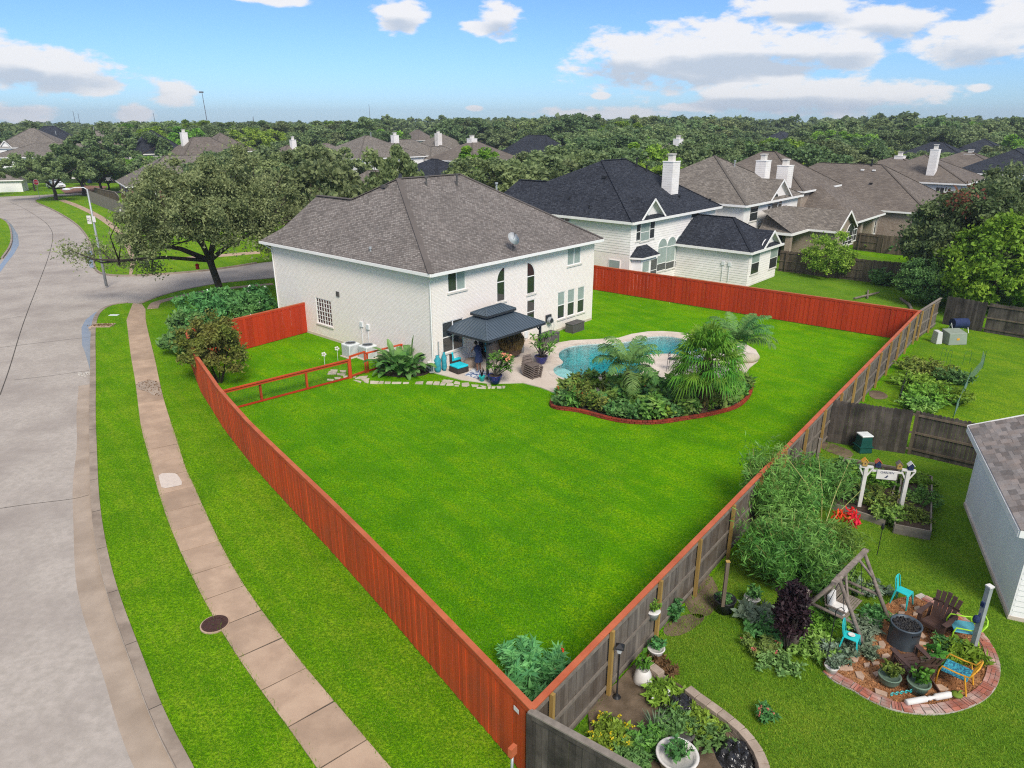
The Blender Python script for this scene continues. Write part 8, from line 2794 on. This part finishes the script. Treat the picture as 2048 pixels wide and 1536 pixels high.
big_leaf(V,F,np.array([-.5,.1,.3]),2.2,1.2,.6,1.0,.36,rng,droop=.3)
e=empty('banana_plant',bp,0,'big clump of glossy banana like leaves against the white side wall','plant')
place('leaf',npmesh('leaf',V,F,M['bananaleaf'],smooth=True),e)['kind']='stuff'
for dx in(-1.3,-.75):
 V,F=[],[]
 for i in range(16):
  a=rng.rand()*6.283
  big_leaf(V,F,np.array([rng.rand()*.3,rng.rand()*.3,0]),a,rng.uniform(.6,1.4),rng.uniform(.2,.5),.7,.24,rng)
 e=empty('banana_plant',bp+Vector((dx,.5,0)),0,'smaller banana plant %s the red gate rail'%('beside' if dx<-1 else 'between the big clump and'),'plant')
 place('leaf',npmesh('leaf',V,F,M['bananaleaf'],smooth=True),e)['kind']='stuff'
sheet('mulch',[tuple(p)for p in smooth(P2([(740,742),(790,756),(850,752),(862,742),(850,728),(770,722)],.01),2,True)],.012,M['soil'],'dark mulch under the banana plants')
def plumeria(px,py,lb,h_,lean,seed,n_,fl):
 rng=np.random.RandomState(seed)
 e=empty('potted_plumeria',G(px,py,.05),0,lb,'potted plant')
 MB().lathe([(.2,0),(.24,.04),(.36,.28),(.38,.42),(.40,.45),(.36,.46),(.33,.40)],n=24).obj('pot',M['blueglaze'],e,True)
 MB().lathe([(.34,.41),(0,.42)],n=20).obj('soil',M['soil'],e)
 mb=MB()
 V,F=[],[]
 fc=[]
 for i in range(n_):
  a=rng.rand()*6.283
  rr=rng.uniform(.25,1.0)*h_*.55
  tip=np.array([math.cos(a)*rr+lean,math.sin(a)*rr*.8,.45+h_*rng.uniform(.4,1.0)-rr*.25])
  mb.tube([(0,0,.4),tuple(tip*[.4,.4,.65]),tuple(tip)],[.04,.03,.02],6)
  for k_ in range(13):
   b_=rng.rand()*6.283
   big_leaf(V,F,tip+np.array([0,0,-.05*rng.rand()]),b_,rng.uniform(-.2,.9),.06,rng.uniform(.22,.34),.10,rng,seg=2,droop=.9)
  fc.append(tip)
 place('stem',mb.mesh('stem',M['driftwood'],True),e)
 place('leaf',npmesh('leaf',V,F,M['plumeria'],smooth=True),e)['kind']='stuff'
 if fl:
  q=np.concatenate([fc[i]+np.array([0,0,.12])+rng.normal(size=(16,3))*.06 for i in range(fl)])
  V,F=leafset(q,.09,1.2,rng)
  place('flower',npmesh('flower',V,F,M['flowerpink']),e)
plumeria(990,766,'bushy plumeria with pink flowers in a cobalt pot at the gazebo corner',1.25,.35,61,22,4)
plumeria(1082,727,'upright plumeria in a cobalt pot beside the pool',1.55,.15,62,16,0)
e=empty('fan_palm',G(1403,828),0,'fan palm with shaggy brown trunk in the planting bed','palm tree')
mb=MB()
zz=[0,.3,.8,1.4,2.1,2.8]
mb.tube([(.02*z,0,z)for z in zz],[.30,.25,.22,.24,.26,.2],12)
mb.obj('trunk',M['palmbark'],e)
rng=np.random.RandomState(12)
pp,dd=[],[]
for i in range(420):
 a,z=rng.rand()*6.283,rng.uniform(.05,2.4)
 pp.append((.25*math.cos(a),.25*math.sin(a),z))
 dd.append((math.cos(a)*.6,math.sin(a)*.6,1.0))
V,F=leafset(np.array(pp),.07,3.5,rng,dirs=np.array(dd))
place('leaf_base',npmesh('leaf_base',V,F,M['palmbark']),e)['kind']='stuff'
for i in range(68):
 V,F=[],[]
 t=i/68
 az=i*2.4
 elv=1.45-1.65*t+rng.uniform(-.1,.1)
 fan_frond(V,F,np.array([.05,0,2.75-t*.5]),az,elv,rng.uniform(.95,1.25),rng.uniform(.95,1.15),rng)
 place('frond',npmesh('frond',V,F,M['palm']),e)
V,F=leafset(np.array([.0,-.28,1.3])+rng.normal(size=(160,3))*[.16,.08,.35],.06,5,rng,dirs=np.tile([0.05,0,1.0],(160,1)))
place('dead_frond',npmesh('dead_frond',V,F,M['dryleaf']),e)
def queen(px,py,lb,th,n_,L_,seed,extra=(),mt='palmgrey',tr=.09,ll=.42):
 e=empty('feather_palm',G(px,py),0,lb,'palm tree')
 rng=np.random.RandomState(seed)
 MB().tube([(0,0,0),(.02,0,th*.5),(0,0,th)],[tr*1.5,tr*1.1,tr],10).obj('trunk',M['palmbark'],e,True)
 fr=[(rng.uniform(-.2,.2)+i*6.283/n_*2.0,1.25-.75*(i/n_),L_*rng.uniform(.85,1.1),.75+.3*rng.rand())for i in range(n_)]+list(extra)
 for(az,elv,l_,dr)in fr:
  V,F=[],[]
  pinnate_frond(V,F,(0,0,th),az,elv,l_,rng,pairs=46,ll=ll*1.15,droop=dr,lw=.032)
  place('frond',npmesh('frond',V,F,M[mt]),e)
queen(1252,800,'feather palm with thin trunk left in the planting bed of the bed',1.65,12,2.1,71,extra=[(-1.6,.35,2.5,1.35),(-.9,.5,2.3,1.3)],ll=.48)
queen(1462,772,'feather palm arching over the right end of the planting bed',2.25,16,2.4,72,extra=[(.1,.5,2.5,.95),(.4,1.2,1.9,.6)])
BI=[(x,y)for x,y in P2(z7([(190,925),(260,975),(400,1015),(560,1062),(760,1092),(960,1088),(1150,1058),(1350,1022),(1520,975),(1610,905),(1630,830),(1600,790),(1450,800),(1250,800),(1050,830),(850,830),(650,800),(450,800),(280,790),(215,830)]))]
rng=np.random.RandomState(31)
pl=[]
tries=0
while len(pl)<112 and tries<4000:
 tries+=1
 x_,y_=rng.uniform(1.8,13.5),rng.uniform(29,37)
 if not inpoly(np.array([x_]),np.array([y_]),BI)[0]:continue
 if all((x_-a)**2+(y_-b)**2>.29**2 for a,b in pl):pl.append((x_,y_))
for q in resample(offset(bd,.42),.52)+resample(offset(bd,.8),.6):
 if all((q.x-a)**2+(q.y-b)**2>.05 for a,b in pl)and inpoly(np.array([q.x]),np.array([q.y]),[tuple(p)for p in bd]+[tuple(p)for p in inner_b])[0]:pl.append((q.x,q.y))
kinds=[('canna',.85,.38,.17,'canna like plant',2.6),('bright',.6,.36,.12,'fresh green plant',2.0),('crepe',.95,.32,.09,'bronze twiggy plant',2.2),('shrub',.7,.4,.15,'broad leaved plant',1.9)]
seen_={}
pl.sort(key=lambda p:proj((*p,0))[0])
for i,(x_,y_)in enumerate(pl):
 px,py=proj((x_,y_,.1))
 k_=kinds[2 if px<1215 and rng.rand()<.55 else rng.choice([0,0,1,3,3])]
 where=next(z_ for q,z_ in((1165,'at the left tip of the bed'),(1225,'left of the feather palm'),(1275,'by the hanging frond'),(1330,'between the two palms'),(1385,'left of the fan palm trunk'),(1440,'by the fan palm trunk'),(9999,'at the right end of the bed'))if px<q)
 row='near the border' if py>800+(6 if px<1300 else-10)else 'towards the deck' if py<785 else 'in the middle row'
 lb='%s %s, %s'%(k_[4],where,row)
 seen_[lb]=seen_.get(lb,0)+1
 lb+=['',', second rightwards',', third rightwards',', fourth rightwards',', fifth rightwards'][min(4,seen_[lb]-1)]
 tuft_plant('bedding_plant',x_,y_,12,k_[1]*rng.uniform(.95,1.35)*(.7 if py<785 else 1),k_[2]*1.1,k_[3],M[k_[0]],lb,group='plants of the pool bed',seed=100+i,n_per=16,aspect=k_[5],z=.05,
flowers=(M['flowerorange'],2,.07)if i%13==0 else None)
def bam(px,py,n_,h_,sp,lb,seed,leaf=.16,dens=46):
 e=empty('bamboo_clump',G(px,py),0,lb,'bamboo')
 rng=np.random.RandomState(seed)
 P,D=[],[]
 for i in range(n_):
  a=rng.rand()*6.283
  r_=sp*math.sqrt(rng.rand())
  hh=h_*rng.uniform(.6,1.05)*(1-.25*r_/sp)
  b0=np.array([math.cos(a)*r_*.3,math.sin(a)*r_*.3,0])
  tip=np.array([math.cos(a)*r_*1.15,math.sin(a)*r_*1.15,hh])
  mid=(b0+tip)/2+np.array([0,0,hh*.22])
  MB().tube([tuple(b0*(1-t)**2+2*mid*t*(1-t)+tip*t*t)for t in(0,.25,.5,.75,1)],[.016,.015,.013,.01,.005],5,False).obj('cane',M['cane'],e)
  for k_ in range(dens):
   t=.18+.82*rng.rand()
   p=b0*(1-t)**2+2*mid*t*(1-t)+tip*t*t
   d=rng.normal(size=3)*[1,1,.6]
   d/=np.linalg.norm(d)
   d[2]-=.45
   c=p+rng.normal(size=3)*.17
   for j in range(3):
    P.append(c+rng.normal(size=3)*.05)
    D.append(d+rng.normal(size=3)*.45)
 V,F=leafset(np.array(P),leaf*.22*(.7+.6*rng.rand(len(P))),6.5,rng,dirs=np.array(D))
 place('foliage',npmesh('foliage',V,F,M['bamboo']),e)
bam(1575,1165,70,2.3,1.4,'dense bamboo clump in front, left of the log swing',81)
bam(1560,1060,60,2.5,1.2,'bamboo clump with yellow canes against the red capped fence',82)
bam(1625,1010,46,1.9,1.05,'lower bamboo behind, towards the green bin',83)
bam(1520,1020,26,2.9,.6,'slim feathery bamboo leaning over the fence top',84)
bam(1655,1120,30,1.1,.9,'short leafy bamboo below the red flowers',85)
e=empty('bamboo_pole',G(1640,1085),0,'long arching yellow bamboo canes rising over the raised bed','bamboo')
for(dx,dy,dz)in((1.9,2.6,1.9),(1.7,1.2,1.3),(-1.4,.9,3.0),(.2,1.5,2.4)):
 MB().tube([(0,0,.2),(dx*.4,dy*.4,dz*.65),(dx,dy,dz)],[.02,.016,.006],5).obj('cane',M['cane'],e)
e=empty('canna_lily',G(1698,1075),0,'bright red leafed lily beside the arbor post','flowering plant')
rng=np.random.RandomState(9)
for(dx,dy)in((-.35,.15),(.05,.2),(-.1,-.25)):
 V,F=leafset(np.array([dx,dy,.75])+rng.normal(size=(55,3))*[.10,.10,.09],.07,3,rng)
 place('flower',npmesh('flower',V,F,M['flowerred']),e)
 MB().tube([(dx*.5,dy*.5,0),(dx,dy,.72)],.015,5).obj('stem',M['shrub'],e)
bush('dark_shrub',1573,1300,(.40,.40,1.0),8000,.055,M['burgundy'],'dark burgundy shrub by the flat topped stump',91,zc=1.0,dens=40,clr=.22)
GP=[(1700,960,26,.55,.85,.08,'shrub','weeds at the left of the arbor'),(1740,975,30,.6,.8,.07,'bright','light green herbs under the arbor sign'),(1755,1015,30,.55,.8,.06,'crepe','yellowish feathery herbs between the arbor posts'),(1700,1000,26,.45,.7,.07,'shrub','dark herbs in the corner of the left raised bed'),
(1835,975,30,.4,.6,.07,'bright','herbs at the far end of the right raised bed'),(1840,1010,34,.45,.65,.05,'bamboo','feathery herbs in the middle of the right raised bed'),(1825,1045,34,.45,.6,.05,'crepe','olive herbs at the near end of the right raised bed'),(1775,1045,26,.5,.55,.06,'canna','bushy herb between the two raised beds'),
(1660,985,24,.6,.7,.07,'bamboo','tall weeds by the white topped post'),(1660,1195,24,.35,.6,.07,'shrub','low greenery under the log swing'),(1700,1170,24,.35,.7,.07,'canna','low greenery behind the swing bench'),(1740,1185,22,.28,.6,.06,'silver','pale groundcover between swing and turquoise chair'),
(1760,1240,20,.22,.5,.06,'shrub','groundcover under the turquoise cafe chair'),(1640,1250,30,.32,.7,.06,'bright','bright groundcover left of the brick ring'),(1625,1300,30,.3,.7,.06,'bamboo','grassy groundcover by the shepherd hook'),(1725,1262,26,.22,.45,.06,'silver','silvery leaved plant beside the fire pit'),
(1720,1300,30,.22,.45,.06,'silver','silvery leaved plant right of the shepherd hook chair'),(1670,1315,26,.25,.4,.06,'silver','silvery leaved plant by the white bowl'),(1925,1322,34,.38,.5,.08,'yellowgreen','yellow green fern by the brick ring'),(1895,1300,20,.35,.35,.05,'shrub','thin grassy plant behind the fern'),
(1540,1270,22,.3,.6,.08,'shrub','green groundcover left of the burgundy shrub'),(1520,1300,20,.35,.45,.05,'canna','pink flowering plant in the grass'),(1515,1240,16,.3,.5,.12,'silver','sword leaved plant by the fluted bowl'),(1555,1330,22,.22,.6,.06,'shrub','low weeds below the burgundy shrub'),
(1330,1400,26,.32,.45,.07,'bright','leafy weeds above the black bag'),(1345,1455,22,.35,.4,.07,'shrub','weeds between the black bags'),(1395,1455,26,.3,.5,.06,'bright','bright weeds along the tan block wall'),(1420,1480,22,.3,.5,.06,'shrub','dense weeds left of the lower black bag'),
(1300,1490,22,.3,.45,.06,'canna','weeds left of the big white planter'),(1215,1480,30,.35,.5,.06,'bright','yellow flowered shrub in the bottom fence corner'),(1275,1520,26,.3,.5,.06,'shrub','green weeds at the bottom edge by the grey fence'),(1530,1440,14,.3,.25,.05,'shrub','pink flowered stalk in the open grass'),
(1320,1345,18,.25,.4,.05,'dryleaf','dry brown stems behind the white ribbed pot'),(1345,1240,14,.7,.3,.05,'shrub','climbing stems against the grey fence'),(1655,1130,20,.5,.5,.06,'canna','weeds behind the log swing beam'),
(1850,745,40,.45,1.1,.09,'crepe','browning bushes at the top of the vegetable patch'),(1905,765,30,.5,.7,.08,'shrub','dark vegetable bush near the wire fence'),(1835,775,40,.45,1.0,.09,'bright','bright vegetable plants in the middle of the patch'),(1860,800,40,.45,1.0,.09,'bright','bright vegetable plants at the near end of the patch'),
(1895,800,34,.45,.8,.09,'yellowgreen','yellow green vegetable plants by the wire fence'),(1835,820,30,.4,.7,.08,'bamboo','weedy edge of the vegetable patch by the dark fence')]
FL_={'pink flowering plant in the grass':'flowerpink','yellow flowered shrub in the bottom fence corner':'floweryellow','pink flowered stalk in the open grass':'flowerpink','leafy weeds above the black bag':'flowerwhite'}
for i,(px,py,ns_,h_,sp,lf,mm,lb)in enumerate(GP):
 fm=FL_.get(lb)
 tuft_plant('garden_plant',*G(px,py).to_2d(),int(ns_*(2.2 if 1680<px<1920 and py<1060 else 1.5)),h_*(1.35 if 1680<px<1920 and py<1060 else 1),sp*(1.5 if px>1820 and py<830 else 1.15),lf*1.1,M[mm],lb,seed=300+i,n_per=26,z=.03,flowers=(M[fm],26 if 'yellow' in lb else 6,.05)if fm else None)
e=empty('snake_plant',G(1310,1460),0,'variegated sword leaved plant with pale edges by the black bag','plant')
V,F=[],[]
for i in range(26):
 a,el_=rng.rand()*6.283,rng.uniform(.6,1.45)
 d=np.array([math.cos(a)*math.cos(el_),math.sin(a)*math.cos(el_),math.sin(el_)])
 s_=np.array([-math.sin(a),math.cos(a),0])*.025
 q=len(V)
 V+=[d*.03-s_,d*.03+s_,d*.3+s_*.9,d*.3-s_*.9,d*.3-s_*.9,d*.3+s_*.9,d*.52+s_*.05,d*.52-s_*.05]
 F+=[(q,q+1,q+2,q+3),(q+4,q+5,q+6,q+7)]
place('leaf',npmesh('leaf',V,F,M['silver']),e)['kind']='stuff'
tuft_plant('feathery_bush',*G(1062,1372).to_2d(),70,.85,1.15,.085,M['fern'],'feathery blue green bush with orange flowers in the lawn corner',seed=95,n_per=70,aspect=4.5,flowers=(M['flowerorange'],6,.07),cat='shrub')
e=empty('garden_ornament',G(1112,1385,.55),.4,'white and red pinwheel ornament in the feathery bush','ornament')
for k_ in range(6):
 a=k_*PI/3
 MB().poly([(0,0,0),(.13*math.cos(a),0,.13*math.sin(a)),(.15*math.cos(a+.5),.02,.15*math.sin(a+.5))]).obj('blade',M['potwhite' if k_%2 else 'redcap'],e)
MB().tube([(0,.01,0),(0,.01,-.5)],.01,5).obj('stake',M['galv'],e)
for(px,py,lb)in((650,718,'white flower shaped garden stake left of the gate'),(676,706,'taller white flower garden stake by the gate')):
 e=empty('garden_stake',G(px,py+15),0,lb,'ornament')
 MB().tube([(0,0,0),(0,0,.7)],.012,5).obj('stake',M['galvlight'],e)
 for k_ in range(5):
  a=k_*1.257
  MB().ball((.09*math.cos(a),0,.72+.09*math.sin(a)),.06,6).obj('petal',M['potwhite'],e)
# ------ grass blades close to the camera
segs=[]
vp=[(p.x,p.y)for p in ka]+[(p.x,p.y)for p in reversed(sl)]
def strip(L_,R_,n):
 return[at_len(L_,i/n)for i in range(n+1)]+[at_len(R_,i/n)for i in range(n,-1,-1)]
c1=scatter_poly(strip(ka[1:],sl[1:],40),80000,1,-.012,17)
c2=scatter_poly([tuple(p)for p in sr[1:]]+[tuple(p)for p in FL],95000,2,-.012,17)
c3=scatter_poly([tuple(p)for p in FL]+[(6,30),(12.5,26.0)],200000,3,0,18)
c4=scatter_poly([(.6,11.0),(14.2,28.3),(15,25),(15,14),(9,9),(5.5,7.8)],140000,4,0,16)
gp=[tuple(p)for p in gv]
c4=c4[~inpoly(c4[:,0],c4[:,1],gp)]
sp2=[tuple(p)for p in soilp]
c4=c4[~inpoly(c4[:,0],c4[:,1],sp2)]
blades('grass',np.concatenate([c1,c2]),.055,.014,M['bladev'],5,1.0,label='grass blades of the street verge')
blades('grass',c3,.050,.014,M['blade'],6,1.0,label='grass blades of the fenced lawn')
blades('grass',c4,.050,.014,M['bladey'],7,1.0,label='grass blades of the neighbour yard')
ed=[]
for line,zz in((FL,0),(FR,0),(sl,-.01),(sr,-.01)):
 for q in resample(line,.035):
  if q.length<34:ed+=[(q.x+R.gauss(0,.03),q.y+R.gauss(0,.03),zz),(q.x+R.gauss(0,.06),q.y+R.gauss(0,.06),zz)]
blades('grass',np.array(ed),.085,.018,M['bladev'],8,.9,label='longer grass along fences and walks')
# ------ air
mh=bpy.data.materials.new('haze')
mh.use_nodes=True
th=mh.node_tree
th.nodes.clear()
ho=nd(th,'ShaderNodeOutputMaterial')
pv=nd(th,'ShaderNodeVolumePrincipled')
pv.inputs['Color'].default_value=(0.80,0.88,1.0,1)
pv.inputs['Density'].default_value=0.0003
pv.inputs['Anisotropy'].default_value=0.2
th.links.new(pv.outputs[0],ho.inputs['Volume'])
MB().box(-1950,-70,-2.4,1950,2450,48).obj('haze',mh,kind='stuff',label='thin summer haze over the suburb')
sc.cycles.volume_bounces=0
sc.cycles.volume_max_steps=64
